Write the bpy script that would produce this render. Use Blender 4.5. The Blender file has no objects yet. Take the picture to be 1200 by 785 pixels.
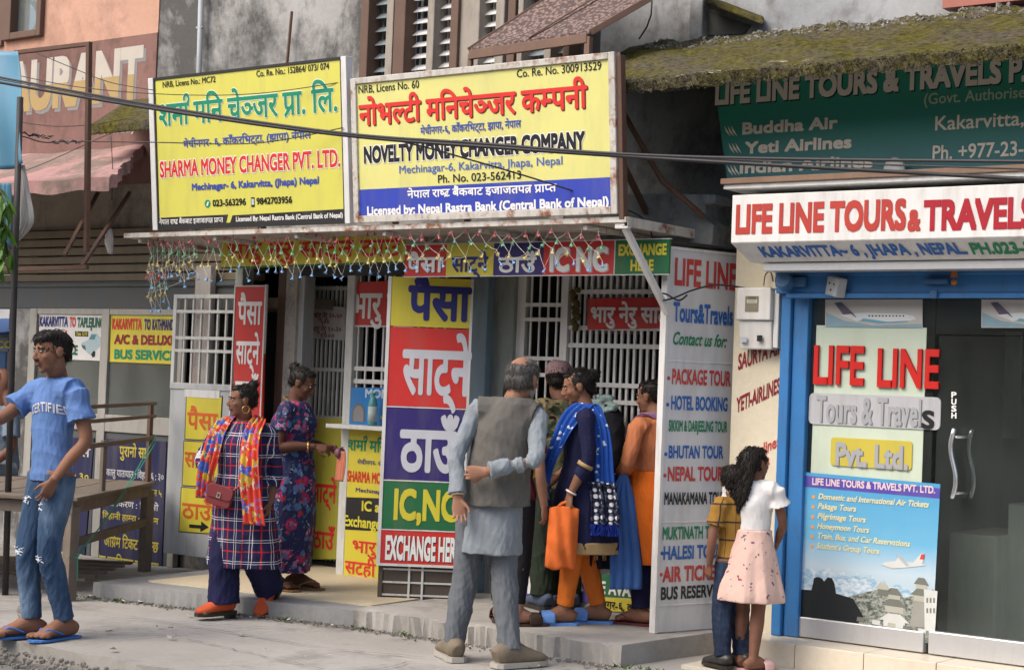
import bpy, bmesh, math, random
import numpy as np
from mathutils import Vector, Matrix
scene = bpy.context.scene
COL = scene.collection
random.seed(7); RNG = np.random.default_rng(7)

# ------------------------------------------------------------------ camera
F_PX, YAW, PITCH, ROLL, CAM_H = 2000.0, 36.7, 1.7, 2.2, 1.55
_ps, _th, _ro = [math.radians(a) for a in (YAW, PITCH, ROLL)]
FWD = np.array([-math.sin(_ps)*math.cos(_th), math.cos(_ps)*math.cos(_th), math.sin(_th)])
_r0 = np.array([math.cos(_ps), math.sin(_ps), 0.0]); _u0 = np.cross(_r0, FWD)
UP = math.cos(_ro)*_u0 - math.sin(_ro)*_r0
RIGHT = math.cos(_ro)*_r0 + math.sin(_ro)*_u0
CAM = np.array([0.0, 0.0, CAM_H])
cam_data = bpy.data.cameras.new('camera'); cam = bpy.data.objects.new('camera', cam_data); COL.objects.link(cam)
cam_data.sensor_width = 36.0; cam_data.lens = F_PX/1200*36; cam_data.clip_start = 0.1; cam_data.clip_end = 600
_m = Matrix([[RIGHT[i], UP[i], -FWD[i], CAM[i]] for i in range(3)] + [[0, 0, 0, 1]])
cam.matrix_world = _m
scene.camera = cam

# ------------------------------------------------------------------ light
SUN_EL, SUN_AZ = 47.0, 203.0          # azimuth measured from +Y clockwise
world = bpy.data.worlds.new('World'); scene.world = world; world.use_nodes = True
_nt = world.node_tree; _bg = _nt.nodes['Background']
_sky = _nt.nodes.new('ShaderNodeTexSky'); _sky.sky_type = 'NISHITA'; _sky.sun_disc = False
_sky.sun_elevation = math.radians(SUN_EL); _sky.sun_rotation = math.radians(SUN_AZ)
_sky.air_density = 1.0; _sky.dust_density = 5.0; _sky.ozone_density = 1.0
_nt.links.new(_sky.outputs[0], _bg.inputs[0]); _bg.inputs[1].default_value = 0.15
sun_data = bpy.data.lights.new('sun', 'SUN'); sun = bpy.data.objects.new('sun', sun_data); COL.objects.link(sun)
sun_data.energy = 0.85; sun_data.angle = math.radians(34); sun_data.color = (1.0, 0.95, 0.88)
_az, _el = math.radians(SUN_AZ), math.radians(SUN_EL)
_sd = Vector((math.sin(_az)*math.cos(_el), math.cos(_az)*math.cos(_el), math.sin(_el)))
sun.rotation_euler = _sd.to_track_quat('Z', 'Y').to_euler(); sun.location = (0, 0, 30)
scene.view_settings.view_transform = 'Standard'; scene.view_settings.look = 'None'
scene.view_settings.gamma = 1.0; scene.view_settings.use_curve_mapping = False
scene.view_settings.exposure = 0.8
scene.cycles.max_bounces = 8; scene.cycles.transparent_max_bounces = 12
scene.cycles.use_denoising = True

# ------------------------------------------------------------------ helpers
def V3(p): return np.array([float(p[0]), float(p[1]), float(p[2])])
def ray(u, v): return FWD*F_PX + RIGHT*(u-600) - UP*(v-392.5)
def at(u, v, y=None, z=None, x=None):
    d = ray(u, v)
    t = (y-CAM[1])/d[1] if y is not None else (z-CAM[2])/d[2] if z is not None else (x-CAM[0])/d[0]
    return CAM + d*t
def unit(v):
    v = np.asarray(v, float); n = np.linalg.norm(v); return v/n if n > 1e-9 else v

class MB:
    def __init__(s): s.v = []; s.f = []; s.n = 0
    def add(s, verts, faces):
        verts = np.asarray(verts, float).reshape(-1, 3); b = s.n
        s.v.append(verts); s.f.extend([[i+b for i in f] for f in faces]); s.n += len(verts); return s
    def box(s, lo, hi):
        (a, b, c), (d, e, f) = lo, hi
        return s.add([(a,b,c),(d,b,c),(d,e,c),(a,e,c),(a,b,f),(d,b,f),(d,e,f),(a,e,f)],
              [(0,3,2,1),(4,5,6,7),(0,1,5,4),(1,2,6,5),(2,3,7,6),(3,0,4,7)])
    def hexa(s, p):      # 8 points, bottom loop then top loop
        return s.add(p, [(0,3,2,1),(4,5,6,7),(0,1,5,4),(1,2,6,5),(2,3,7,6),(3,0,4,7)])
    def obox(s, P, u0, v0, u1, v1, d0, d1):   # box in plane coordinates
        q = [P.w(u, v, d) for d in (d0, d1) for u, v in ((u0,v0),(u1,v0),(u1,v1),(u0,v1))]
        return s.hexa(q)
    def prism(s, P, poly, d0, d1):
        n = len(poly)
        a = [P.w(u, v, d0) for u, v in poly] + [P.w(u, v, d1) for u, v in poly]
        return s.add(a, [list(range(n))[::-1], list(range(n, 2*n))] + [[i, (i+1) % n, n+(i+1) % n, n+i] for i in range(n)])
    def bar(s, a, b, w, h=None, ref=(0, 0, 1)):
        h = w if h is None else h
        a, b = V3(a), V3(b); t = unit(b-a); r = np.asarray(ref, float)
        if abs(t@r) > .95: r = np.array([0, 1.0, 0])
        x = unit(np.cross(t, r)); y = np.cross(x, t)
        q = [p + x*sx*w/2 + y*sy*h/2 for p in (a, b) for sx, sy in ((-1,-1),(1,-1),(1,1),(-1,1))]
        return s.hexa(q)
    def tube(s, pts, r, n=6):
        pts = [V3(p) for p in pts]; m = len(pts); rr = r if hasattr(r, '__len__') else [r]*m
        vs = []; nrm = None
        for i, p in enumerate(pts):
            t = unit(pts[min(i+1, m-1)] - pts[max(i-1, 0)])
            if nrm is None:
                nrm = unit(np.cross(t, [0, 0, 1] if abs(t[2]) < .9 else [0, 1, 0]))
            nrm = unit(nrm - t*(nrm@t)); bn = np.cross(t, nrm)
            for k in range(n):
                a = 2*math.pi*k/n; vs.append(p + rr[i]*(math.cos(a)*nrm + math.sin(a)*bn))
        fs = [[i*n+k, i*n+(k+1) % n, (i+1)*n+(k+1) % n, (i+1)*n+k] for i in range(m-1) for k in range(n)]
        fs += [list(range(n))[::-1], [(m-1)*n+k for k in range(n)]]
        return s.add(vs, fs)
    def lathe(s, c, prof, n=16, axis=(0, 0, 1)):
        c = V3(c); ax = unit(axis); x = unit(np.cross(ax, [0, 1, 0] if abs(ax[1]) < .9 else [1, 0, 0])); y = np.cross(ax, x)
        vs = [c + ax*h + r*(math.cos(2*math.pi*k/n)*x + math.sin(2*math.pi*k/n)*y) for r, h in prof for k in range(n)]
        m = len(prof)
        fs = [[i*n+k, i*n+(k+1) % n, (i+1)*n+(k+1) % n, (i+1)*n+k] for i in range(m-1) for k in range(n)]
        fs += [list(range(n))[::-1], [(m-1)*n+k for k in range(n)]]
        return s.add(vs, fs)
    def ell(s, c, r, R=None, n=16, m=10):
        c = V3(c); r = np.asarray(r if hasattr(r, '__len__') else (r, r, r), float); R = np.eye(3) if R is None else R
        vs = [c + R @ (r*np.array([0, 0, -1.0]))]
        for i in range(1, m):
            a = -math.pi/2 + math.pi*i/m
            for k in range(n):
                b = 2*math.pi*k/n
                vs.append(c + R @ (r*np.array([math.cos(a)*math.cos(b), math.cos(a)*math.sin(b), math.sin(a)])))
        vs.append(c + R @ (r*np.array([0, 0, 1.0])))
        fs = [[0, 1+(k+1) % n, 1+k] for k in range(n)]
        for i in range(m-2):
            for k in range(n):
                fs.append([1+i*n+k, 1+i*n+(k+1) % n, 1+(i+1)*n+(k+1) % n, 1+(i+1)*n+k])
        l = len(vs)-1; b = 1+(m-2)*n
        fs += [[b+k, b+(k+1) % n, l] for k in range(n)]
        return s.add(vs, fs)
    def mesh(s, name):
        me = bpy.data.meshes.new(name)
        vs = np.concatenate(s.v) if s.v else np.zeros((0, 3))
        me.from_pydata(vs.tolist(), [], s.f); me.update(); return me

class Plane:
    def __init__(s, o, ex=(1, 0, 0), ey=(0, 0, 1)):
        s.o = V3(o); s.ex = unit(ex); ey = np.asarray(ey, float); s.ey = unit(ey - s.ex*(ey@s.ex)); s.n = np.cross(s.ex, s.ey)
    def w(s, u, v, d=0.0): return s.o + s.ex*u + s.ey*v + s.n*d
    def L(s, u, v):
        d = ray(u, v); t = ((s.o-CAM)@s.n)/(d@s.n); p = CAM+d*t-s.o
        return np.array([p@s.ex, p@s.ey])

def obj(name, mb, mat, parent=None, bevel=0, smooth=False, loc=None):
    me = mb.mesh(name) if isinstance(mb, MB) else mb
    o = bpy.data.objects.new(name, me); COL.objects.link(o)
    for m in (mat if isinstance(mat, (list, tuple)) else [mat]): me.materials.append(m)
    if parent is not None: o.parent = parent
    if smooth: me.polygons.foreach_set('use_smooth', [True]*len(me.polygons))
    if bevel:
        b = o.modifiers.new('bevel', 'BEVEL'); b.width = bevel; b.segments = 2; b.limit_method = 'ANGLE'
    return o
def tag(o, label=None, cat=None, group=None, kind=None):
    if label: o['label'] = label
    if cat: o['category'] = cat
    if group: o['group'] = group
    if kind: o['kind'] = kind
    return o
def thing(name, label, cat, group=None, loc=(0, 0, 0)):
    # an Empty at the thing's base; parts keep world coordinates through the inverse
    o = bpy.data.objects.new(name, None); COL.objects.link(o); o.empty_display_size = .1
    return tag(o, label, cat, group)

# ------------------------------------------------------------------ materials
def _lin(c): return tuple(c)+(1.0,)
_MC = {}
class NT:
    def __init__(s, name):
        s.m = bpy.data.materials.new(name); s.m.use_nodes = True; s.t = s.m.node_tree; s.b = s.t.nodes['Principled BSDF']
    def n(s, kind, **kw):
        nd = s.t.nodes.new('ShaderNode'+kind)
        for k, v in kw.items(): setattr(nd, k, v)
        return nd
    def l(s, a, b): s.t.links.new(a, b)
    def set(s, sock, v):
        if hasattr(v, 'is_output'): s.l(v, sock)
        else: sock.default_value = v
    def coord(s, scale=(1, 1, 1), kind='Object', rot=(0, 0, 0)):
        tc = s.n('TexCoord'); mp = s.n('Mapping'); s.l(tc.outputs[kind], mp.inputs[0]); mp.inputs[3].default_value = scale; mp.inputs[2].default_value = rot
        return mp.outputs[0]
    def noise(s, co, scale, detail=4, rough=.55, dist=0):
        nd = s.n('TexNoise'); s.l(co, nd.inputs['Vector']); nd.inputs['Scale'].default_value = scale; nd.inputs['Detail'].default_value = detail
        nd.inputs['Roughness'].default_value = rough; nd.inputs['Distortion'].default_value = dist; return nd.outputs[0]
    def ramp(s, fac, stops, interp='LINEAR'):
        r = s.n('ValToRGB'); s.l(fac, r.inputs[0]); e = r.color_ramp; e.interpolation = interp
        while len(e.elements) < len(stops): e.elements.new(.5)
        for i, (p, c) in enumerate(stops):
            e.elements[i].position = p; e.elements[i].color = (c, c, c, 1) if not hasattr(c, '__len__') else _lin(c)
        return r.outputs[0]
    def mix(s, f, a, b, mode='MIX'):
        x = s.n('Mix', data_type='RGBA', blend_type=mode)
        s.set(x.inputs[0], f)
        for k, v in ((6, a), (7, b)):
            s.set(x.inputs[k], _lin(v) if isinstance(v, tuple) and len(v) == 3 else v)
        return x.outputs[2]
    def math(s, op, a, b=None):
        x = s.n('Math', operation=op); s.set(x.inputs[0], a)
        if b is not None: s.set(x.inputs[1], b)
        return x.outputs[0]
    def bump(s, h, strength, dist=.01):
        b = s.n('Bump'); s.l(h, b.inputs['Height']); b.inputs['Strength'].default_value = strength; b.inputs['Distance'].default_value = dist
        s.l(b.outputs[0], s.b.inputs['Normal'])
    def out(s, col=None, rough=None, metal=None, spec=None):
        if col is not None: s.set(s.b.inputs['Base Color'], _lin(col) if isinstance(col, tuple) else col)
        if rough is not None: s.set(s.b.inputs['Roughness'], rough)
        if metal is not None: s.b.inputs['Metallic'].default_value = metal
        if spec is not None: s.b.inputs['Specular IOR Level'].default_value = spec
        return s.m

def paint(name, col, rough=.5, var=.12, scale=5, dirt=.25, dirtcol=(.12, .09, .06), bump=.05, metal=0, spec=.4, rust=0):
    """a coloured surface with uneven tone, grime streaks and optional rust patches"""
    if name in _MC: return _MC[name]
    t = NT(name); co = t.coord(); n1 = t.noise(co, scale); n2 = t.noise(t.coord((6, 6, 1.2)), scale*.6, 6, .65)
    lo = tuple(c*(1-var) for c in col); hi = tuple(min(1, c*(1+var)) for c in col)
    c = t.mix(n1, lo, hi)
    c = t.mix(t.math('MULTIPLY', t.ramp(n2, [(.48, 0.0), (.75, 1.0)]), dirt), c, dirtcol)
    if rust:
        n3 = t.noise(co, 9, 8, .7); c = t.mix(t.ramp(n3, [(1-rust-.08, 0.0), (1-rust+.04, 1.0)]), c, t.mix(n1, (.13, .045, .018), (.28, .11, .05)))
    r = t.math('ADD', t.math('MULTIPLY', n2, .25), rough-.12)
    t.bump(t.noise(co, scale*12, 3), bump, .004)
    _MC[name] = t.out(c, r, metal, spec); return _MC[name]

def ink(name, col, rough=.45):
    if name in _MC: return _MC[name]
    t = NT(name); n = t.noise(t.coord(), 14, 3)
    _MC[name] = t.out(t.mix(n, tuple(c*.88 for c in col), tuple(min(1, c*1.08) for c in col)), rough, spec=.3); return _MC[name]

def stained(name, cols, stain, scale=1.2, thr=.55, rough=.85, bump=.35, streak=(1, 1, .45), fine=30):
    """weathered plaster or concrete: two base tones, dark stain patches of their own shape"""
    if name in _MC: return _MC[name]
    t = NT(name); co = t.coord(); n1 = t.noise(co, scale*1.6, 6, .6)
    c = t.mix(t.ramp(n1, [(.3, 0.0), (.7, 1.0)]), cols[0], cols[1])
    n2 = t.noise(t.coord(streak), scale*1.3, 9, .72, .4); n3 = t.noise(co, scale*9, 6, .7)
    s = t.ramp(t.math('ADD', t.math('MULTIPLY', n2, .75), t.math('MULTIPLY', n3, .25)), [(thr-.06, 0.0), (thr+.05, 1.0)])
    c = t.mix(t.math('MULTIPLY', s, .85), c, stain)
    n4 = t.noise(co, fine, 5, .65); c = t.mix(.18, c, t.mix(n4, (.02, .02, .02), (.9, .9, .9)), 'OVERLAY')
    t.bump(n4, bump, .006)
    _MC[name] = t.out(c, rough, spec=.25); return _MC[name]

def cloth(name, col, var=.15, wr=.35, scale=5, rough=.85, col2=None, spec=.15, sheen=0):
    if name in _MC: return _MC[name]
    t = NT(name); co = t.coord(); n = t.noise(co, scale, 4)
    c = t.mix(t.ramp(n, [(.3, 0.0), (.7, 1.0)]), tuple(x*(1-var) for x in col), col2 or tuple(min(1, x*(1+var)) for x in col))
    w = t.noise(t.coord((1, 1, .45)), 13, 4, .5, .6); f = t.noise(co, 180, 2)
    t.bump(t.math('ADD', w, t.math('MULTIPLY', f, .15)), wr, .02)
    _MC[name] = t.out(c, rough, spec=spec); return _MC[name]

# ------------------------------------------------------------------ lettering
_GC = {}
def _text_mesh(s, off=0.0):
    k = (s, off)
    if k in _GC: return _GC[k]
    c = bpy.data.curves.new('t', 'FONT'); c.body = s; c.offset = off; c.resolution_u = 3
    o = bpy.data.objects.new('t', c); COL.objects.link(o)
    dg = bpy.context.evaluated_depsgraph_get(); dg.update()
    e = o.evaluated_get(dg); me = e.to_mesh()
    v = np.array([x.co[:2] for x in me.vertices]).reshape(-1, 2); f = [list(p.vertices) for p in me.polygons]
    e.to_mesh_clear(); bpy.data.objects.remove(o); bpy.data.curves.remove(c)
    _GC[k] = (v, f); return _GC[k]
_W = {}
def _adv(ch):
    if ch not in _W:
        h = _text_mesh('H')[0][:, 0].max(); _W[ch] = _text_mesh(ch+'H')[0][:, 0].max() - h
    return _W[ch]
def _clip(v, f, xc):
    out_v, out_f = [], []
    for p in f:
        q = [v[i] for i in p]; r = []
        for i in range(len(q)):
            a, b = q[i-1], q[i]
            ina, inb = a[0] <= xc, b[0] <= xc
            if ina != inb:
                t = (xc-a[0])/(b[0]-a[0]); r.append(a+(b-a)*t)
            if inb: r.append(b)
        if len(r) >= 3:
            k = len(out_v); out_v += r; out_f.append(list(range(k, k+len(r))))
    return np.array(out_v).reshape(-1, 2), out_f
HALF = set('पमनलसञषचतकभणगखघजथधबयवश')
VIR, IM = '\u094d', '\u093f'
def deva(s):
    """lays out Devanagari: reorders the short i, half forms, reph and rakar"""
    if ('D', s) in _GC: return _GC[('D', s)]
    pre = []; cl = []           # reorder short i before its consonant cluster
    for ch in s:
        if ch == IM:
            i = len(pre)-1
            while i >= 2 and pre[i-1] == VIR: i -= 2
            if i == 0 or pre[i] == ' ': i = max(i, 0)
            pre.insert(i, IM)
        else: pre.append(ch)
    V, F, G, x, n = [], [], [], 0.0, 0
    def put(v, f, dx, dy=0):
        nonlocal n
        if len(v) == 0: return
        G.append(np.full(len(v), len(G) % 5)); V.append(v+np.array([dx, dy])); F.extend([[i+n for i in p] for p in f]); n += len(v)
    top = _text_mesh('प')[0][:, 1].max()
    i = 0; reph = False
    while i < len(pre):
        ch = pre[i]; nx = pre[i+1] if i+1 < len(pre) else ''; nn = pre[i+2] if i+2 < len(pre) else ''
        if ch == 'र' and nx == VIR and nn not in ('', ' '):
            reph = True; i += 2; continue
        if ch == ' ': x += .26; i += 1; continue
        v, f = _text_mesh(ch)
        w = _adv(ch)
        if nx == VIR and nn == 'र' and ch in 'पतटगबकभ':
            put(v, f, x)
            q = np.array([(w-.16, .23), (w-.16, .31), (w-.50, .02), (w-.46, -.05)]); put(q, [[0, 1, 2, 3]], x)
            x += w; i += 3
        elif nx == VIR and ch in HALF and nn not in ('', ' '):
            cut = w-.175
            if ch == 'क': cut = w-.08
            a, b = _clip(v, f, cut); put(a, b, x); x += cut-.005; i += 2
        else:
            put(v, f, x); x += w; i += 1
            if reph and ch not in 'ि':
                nxt = pre[i] if i < len(pre) else ''
                hx = x-.10 if nxt != 'ा' else x+_adv('ा')-.10
                th = np.linspace(-.35*math.pi, 1.05*math.pi, 9); R0, R1 = .10, .165
                ar = [(hx+R0*math.cos(a)*.9, top+.12+R0*math.sin(a)) for a in th] + [(hx+R1*math.cos(a)*.9, top+.12+R1*math.sin(a)) for a in th]
                put(np.array(ar), [[j, j+1, 10+j, 9+j] for j in range(8)], 0); reph = False
    v = np.concatenate(V) if V else np.zeros((0, 2))
    _GC[('D', s)] = (v, F, np.concatenate(G)); return _GC[('D', s)]
def is_deva(s): return any('\u0900' <= c <= '\u097f' for c in s)

class Sign:
    """a thing with a flat face; lettering is gathered per colour and linked as children"""
    def __init__(s, name, label, cat, plane, group=None, root=None):
        s.root = root or thing(name, label, cat, group); s.P = plane; s.t = {}; s.k = 0; s.lname = 'lettering'
    def part(s, name, mb, mat, bevel=0): return obj(name, mb, mat, s.root, bevel)
    def rect(s, tl, br): # local rectangle from two pixel corners
        a, b = s.P.L(*tl), s.P.L(*br); return a[0], b[1], b[0], a[1]
    def board(s, px, mat, th=.02, name='board', d0=0.0, bevel=.002):
        poly = [s.P.L(*p) for p in px]; m = MB().prism(s.P, poly[::-1] if 0 else poly, d0-th, d0)
        return s.part(name, m, mat, bevel)
    def patch(s, px, mat, d=.0012, name='printed_field'):
        poly = [s.P.L(*p) for p in px]; return s.part(name, MB().prism(s.P, poly, d-.001, d), mat)
    def text(s, txt, a, b, h, mat, bold=.05, outline=None, italic=0, d=.003, free=0.0, shadow=None):
        A, B = s.P.L(*a), s.P.L(*b); mx, my = (a[0]+b[0])/2, (a[1]+b[1])/2
        hh = abs(s.P.L(mx, my-h)[1] - s.P.L(mx, my)[1])
        g = 0; r = bold*hh*.62; D_ = is_deva(txt)
        if D_: v, f, g = deva(txt); cap = _text_mesh('प')[0][:, 1].max()
        else: v, f = _text_mesh(txt, 0.0); cap = _text_mesh('H')[0][:, 1].max()
        x0, x1 = v[:, 0].min(), v[:, 0].max(); s.g = g; s.D_ = D_
        W = B[0]-A[0]; q_ = min(1.0, (W/(x1-x0))/(hh/cap)); s.q_ = q_; sx = (W-2*r*q_)/(x1-x0); sy = (hh-2*r)/cap
        base = (A[1]+B[1])/2; sl = (B[1]-A[1])/W*free
        X = A[0]+r*q_+(v[:, 0]-x0)*sx; Y = base+r+v[:, 1]*sy + (X-A[0]-W/2)*sl
        X = X + italic*(Y-base)
        s.k += 1
        if shadow: s._lay(X+shadow[1]*hh, Y-shadow[2]*hh, f, r, d-.0014, shadow[0])
        if outline: s._lay(X, Y, f, r+outline[1]*hh, d-.0008, outline[0])
        s._lay(X, Y, f, r, d, mat)
    def _lay(s, X, Y, f, r, d, mat):
        mb = s.t.setdefault(mat.name, (MB(), mat))[0]
        q = s.q_; k8 = [(math.cos(a), math.sin(a)) for a in np.arange(8)*math.pi/4] if s.D_ else [(1, 1), (1, 0), (1, -1), (0, -1), (-1, -1), (-1, 0), (-1, 1), (0, 1)]
        offs = [(0, 0)] if r <= 1e-6 else [(r*q*a, r*b) for a, b in k8] + [(0, 0)]
        for k, (dx, dy) in enumerate(offs):
            dd = d+k*.00006
            P = s.P.o + np.outer(X+dx, s.P.ex) + np.outer(Y+dy, s.P.ey) + np.outer(dd+s.g*.000012+X*0, s.P.n)
            mb.add(P, f)
    def done(s):
        for mb, mat in s.t.values(): obj(s.lname, mb, mat, s.root)
        return s.root
def rotm0(a, b, c):
    a, b, c = [math.radians(q) for q in (a, b, c)]
    return np.array(Matrix.Rotation(a, 3, 'Z') @ Matrix.Rotation(b, 3, 'X') @ Matrix.Rotation(c, 3, 'Y'))
# ------------------------------------------------------------------ shared materials
M_CONC = stained('grey_concrete', ((.27,.26,.24),(.385,.37,.345)), (.175,.166,.148), .55, .57, .85, .4, (1, 1, 1))
M_PLINTH = stained('plinth_cement', ((.20,.205,.21),(.29,.295,.29)), (.09,.09,.085), 1.2, .62, .85, .4)
M_ROAD = stained('road_grit', ((.13,.125,.115),(.22,.205,.185)), (.07,.07,.06), 1.5, .6, .95, .6)
M_TAN = stained('tan_floor', ((.50,.43,.30),(.58,.51,.37)), (.33,.28,.2), 1.0, .66, .6, .1)
M_TILE = stained('beige_tile', ((.58,.52,.42),(.66,.60,.49)), (.42,.36,.28), .8, .7, .35, .05)
M_STAIN = stained('mouldy_plaster', ((.25,.25,.25),(.40,.395,.385)), (.05,.05,.046), .75, .505, .9, .35, (1, 1, .55))
M_PALEWALL = stained('pale_cement_wall', ((.27,.285,.30),(.40,.41,.42)), (.15,.145,.14), .9, .54, .9, .25)
M_ORANGE = stained('orange_plaster', ((.47,.27,.19),(.55,.335,.25)), (.34,.20,.15), .9, .58, .85, .15)
M_MAROON = stained('maroon_plaster', ((.185,.10,.088),(.25,.14,.12)), (.12,.075,.062), .9, .55, .85, .2)
M_PINK = stained('pink_cement', ((.36,.20,.19),(.46,.28,.265)), (.17,.14,.115), 1.3, .52, .85, .4)
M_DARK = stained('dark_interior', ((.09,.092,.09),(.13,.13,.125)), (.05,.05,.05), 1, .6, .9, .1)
M_SHADEWALL = stained('shade_toned_wall', ((.06,.065,.07),(.10,.105,.11)), (.03,.03,.03), 1.2, .58, .9, .3)  # shade of the recesses put into the wall colour
M_WHITE = paint('white_paint', (.64,.64,.63), .45, .06, 4, .3)
M_GRILLE = paint('pale_grille_paint', (.56,.57,.55), .45, .08, 6, .35)
M_GRILLE2 = paint('white_grille_paint', (.70,.70,.67), .45, .06, 6, .3)
M_GREYDOOR = paint('grey_door_paint', (.42,.44,.45), .45, .08, 3, .35)
M_POSTGREEN = paint('grey_green_post', (.27,.31,.29), .5, .1, 5, .5)
M_POSTBLUE = paint('dull_blue_post', (.19,.28,.35), .5, .1, 5, .5, rust=.25)
M_BLUE = paint('bright_blue_paint', (.035,.17,.42), .42, .16, 4, .5, (.05,.07,.10), rust=.16)
M_RUST = paint('rusty_steel', (.105,.055,.038), .75, .35, 8, .5, bump=.3)
M_RUSTWHITE = paint('rusty_white_angle', (.52,.50,.46), .5, .1, 5, .55, rust=.40)
M_WOOD = paint('old_grey_wood', (.17,.14,.11), .8, .3, 7, .5, bump=.3)
M_BROWNWOOD = paint('red_brown_wood', (.12,.07,.05), .65, .3, 6, .5, bump=.2)
M_ALU = paint('aluminium', (.58,.59,.60), .38, .06, 4, .12, metal=.55)
M_ALUDULL = paint('dull_aluminium', (.36,.35,.32), .5, .08, 4, .35, metal=.2)
M_BLACKRUB = ink('black_cable', (.012,.012,.014), .5)
M_SHUTTER = paint('brown_shutter', (.17,.135,.085), .55, .15, 3, .5)
M_SHUTGREY = paint('slate_shutter_box', (.075,.085,.09), .55, .15, 3, .5)

def moss_mat():
    t = NT('mossy_concrete'); co = t.coord(); n1 = t.noise(co, 2.6, 8, .7, .4); n2 = t.noise(co, 26, 8, .75); n3 = t.noise(t.coord((.55, 1.6, 1.6)), 2.0, 8, .68, .5); n5 = t.noise(co, 7, 6, .7)
    moss = t.mix(t.ramp(n2, [(.35, 0.0), (.65, 1.0)]), (.030,.028,.008), (.15,.135,.030))
    soil = t.mix(t.ramp(n2, [(.35, 0.0), (.65, 1.0)]), (.035,.030,.021), (.15,.13,.095))
    c = t.mix(t.ramp(t.math('ADD', t.math('MULTIPLY', n1, .6), t.math('MULTIPLY', n5, .4)), [(.44, 0.0), (.58, 1.0)]), moss, soil)
    c = t.mix(t.ramp(n3, [(.635, 0.0), (.66, 1.0)]), c, t.mix(n2, (.30,.29,.26), (.66,.65,.62)))
    t.bump(t.math('ADD', n2, t.math('MULTIPLY', t.noise(co, 90, 4, .7), .6)), .7, .025); return t.out(c, .97, spec=.08)
M_MOSS = moss_mat()
def glass_mat(name, tint, film=.1, rough=.03):
    t = NT(name); t.b.inputs['Transmission Weight'].default_value = 1.0; t.b.inputs['IOR'].default_value = 1.45
    n = t.noise(t.coord((1, 1, .5)), 2.2, 6, .6); t.out(t.mix(n, tint, tuple(min(1, c*1.1) for c in tint)), t.math('MULTIPLY', n, rough*2))
    d = t.n('BsdfDiffuse'); d.inputs[0].default_value = (.33, .36, .34, 1); mx = t.n('MixShader')   # pale film painted for the haze of street reflections
    t.l(t.ramp(n, [(.3, film*.45), (.75, film*1.7)]), mx.inputs[0]); t.l(t.b.outputs[0], mx.inputs[1]); t.l(d.outputs[0], mx.inputs[2])
    t.l(mx.outputs[0], t.t.nodes['Material Output'].inputs[0]); return t.m
M_GLASS = glass_mat('smoky_glass', (.44,.50,.48), .05)
M_GLASS2 = glass_mat('hazed_window_glass', (.5,.55,.55), .22, .08)

# ------------------------------------------------------------------ ground
def struct(name, mb, mat, bevel=0): return tag(obj(name, mb, mat, None, bevel), kind='structure')
struct('ground', MB().box((-120, -80, -.5), (80, 120, -.15)), M_ROAD)
struct('road', MB().box((-60, -14, -.149), (40, 6.3, -.115)), M_ROAD)

def slab_grid(name, mat, poly_fn, nx, ny, zt, zb, amp, rough_edge=0.0):
    """a slab whose top is a displaced grid; poly_fn(s,t) gives x,y; front edge t=0 may crumble"""
    mb = MB(); vs = []
    ph = RNG.uniform(0, 6.28, 12)
    def nz(x, y): return sum(math.sin(x*k*1.7+y*k*1.1+ph[k])*math.cos(y*k*1.3-x*.6*k+ph[k+5])/k for k in range(1, 6))/2
    for j in range(ny+1):
        for i in range(nx+1):
            x, y = poly_fn(i/nx, j/ny)
            e = rough_edge*max(0, 1-j/ny*6)
            vs.append((x, y+e*nz(x*5, 3.1)*.5+e*RNG.uniform(-.3, .3), zt+amp*nz(x, y) - (e*.5*abs(nz(x*7, 1)) if j == 0 else 0)))
    n = (nx+1)*(ny+1); fs = [[j*(nx+1)+i, j*(nx+1)+i+1, (j+1)*(nx+1)+i+1, (j+1)*(nx+1)+i] for j in range(ny) for i in range(nx)]
    # skirt
    loop = [i for i in range(nx+1)] + [j*(nx+1)+nx for j in range(1, ny+1)] + [ny*(nx+1)+i for i in range(nx-1, -1, -1)] + [j*(nx+1) for j in range(ny-1, 0, -1)]
    m = len(loop)
    for k in loop: vs.append((vs[k][0], vs[k][1] + (RNG.uniform(-.4, .4)*rough_edge), zb))
    fs += [[loop[k], n+k, n+(k+1) % m, loop[(k+1) % m]] for k in range(m)]
    return obj(name, mb.add(vs, fs), mat)
tag(slab_grid('pavement', M_CONC, lambda s, t: (-40+55*s, 6.17+(16-6.17)*t), 220, 40, 0.0, -.14, .005, .06), kind='structure')
# hairline joints scratched in the pavement: thin dark filler strips
mbj = MB()
for (x0, y0, x1, y1) in ((-9.3, 7.25, -3.5, 7.32), (-7.7, 6.3, -7.5, 7.6), (-5.9, 6.25, -6.05, 7.3), (-4.3, 6.2, -4.2, 8.6), (-9.0, 6.3, -9.1, 7.6), (-8.4, 7.1, -7.2, 7.75), (-7.4, 6.9, -6.2, 6.75), (-6.6, 7.3, -5.3, 7.75), (-8.2, 6.5, -7.6, 6.95), (-5.2, 6.8, -4.4, 7.9), (-9.1, 7.0, -8.5, 6.55)):
    n = 24; p = [(x0+(x1-x0)*i/n+RNG.uniform(-.012, .012), y0+(y1-y0)*i/n+RNG.uniform(-.012, .012)) for i in range(n+1)]
    for a, b in zip(p[:-1], p[1:]):
        d = unit(np.array([b[0]-a[0], b[1]-a[1], 0])); w = np.array([-d[1], d[0], 0])*RNG.uniform(.001, .005)
        A, B = V3((*a, .0125)), V3((*b, .0125)); mbj.add([A-w, B-w, B+w, A+w], [(0, 1, 2, 3)])
struct('pavement_cracks', mbj, ink('crack_dirt', (.14,.132,.118), .95))
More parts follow.
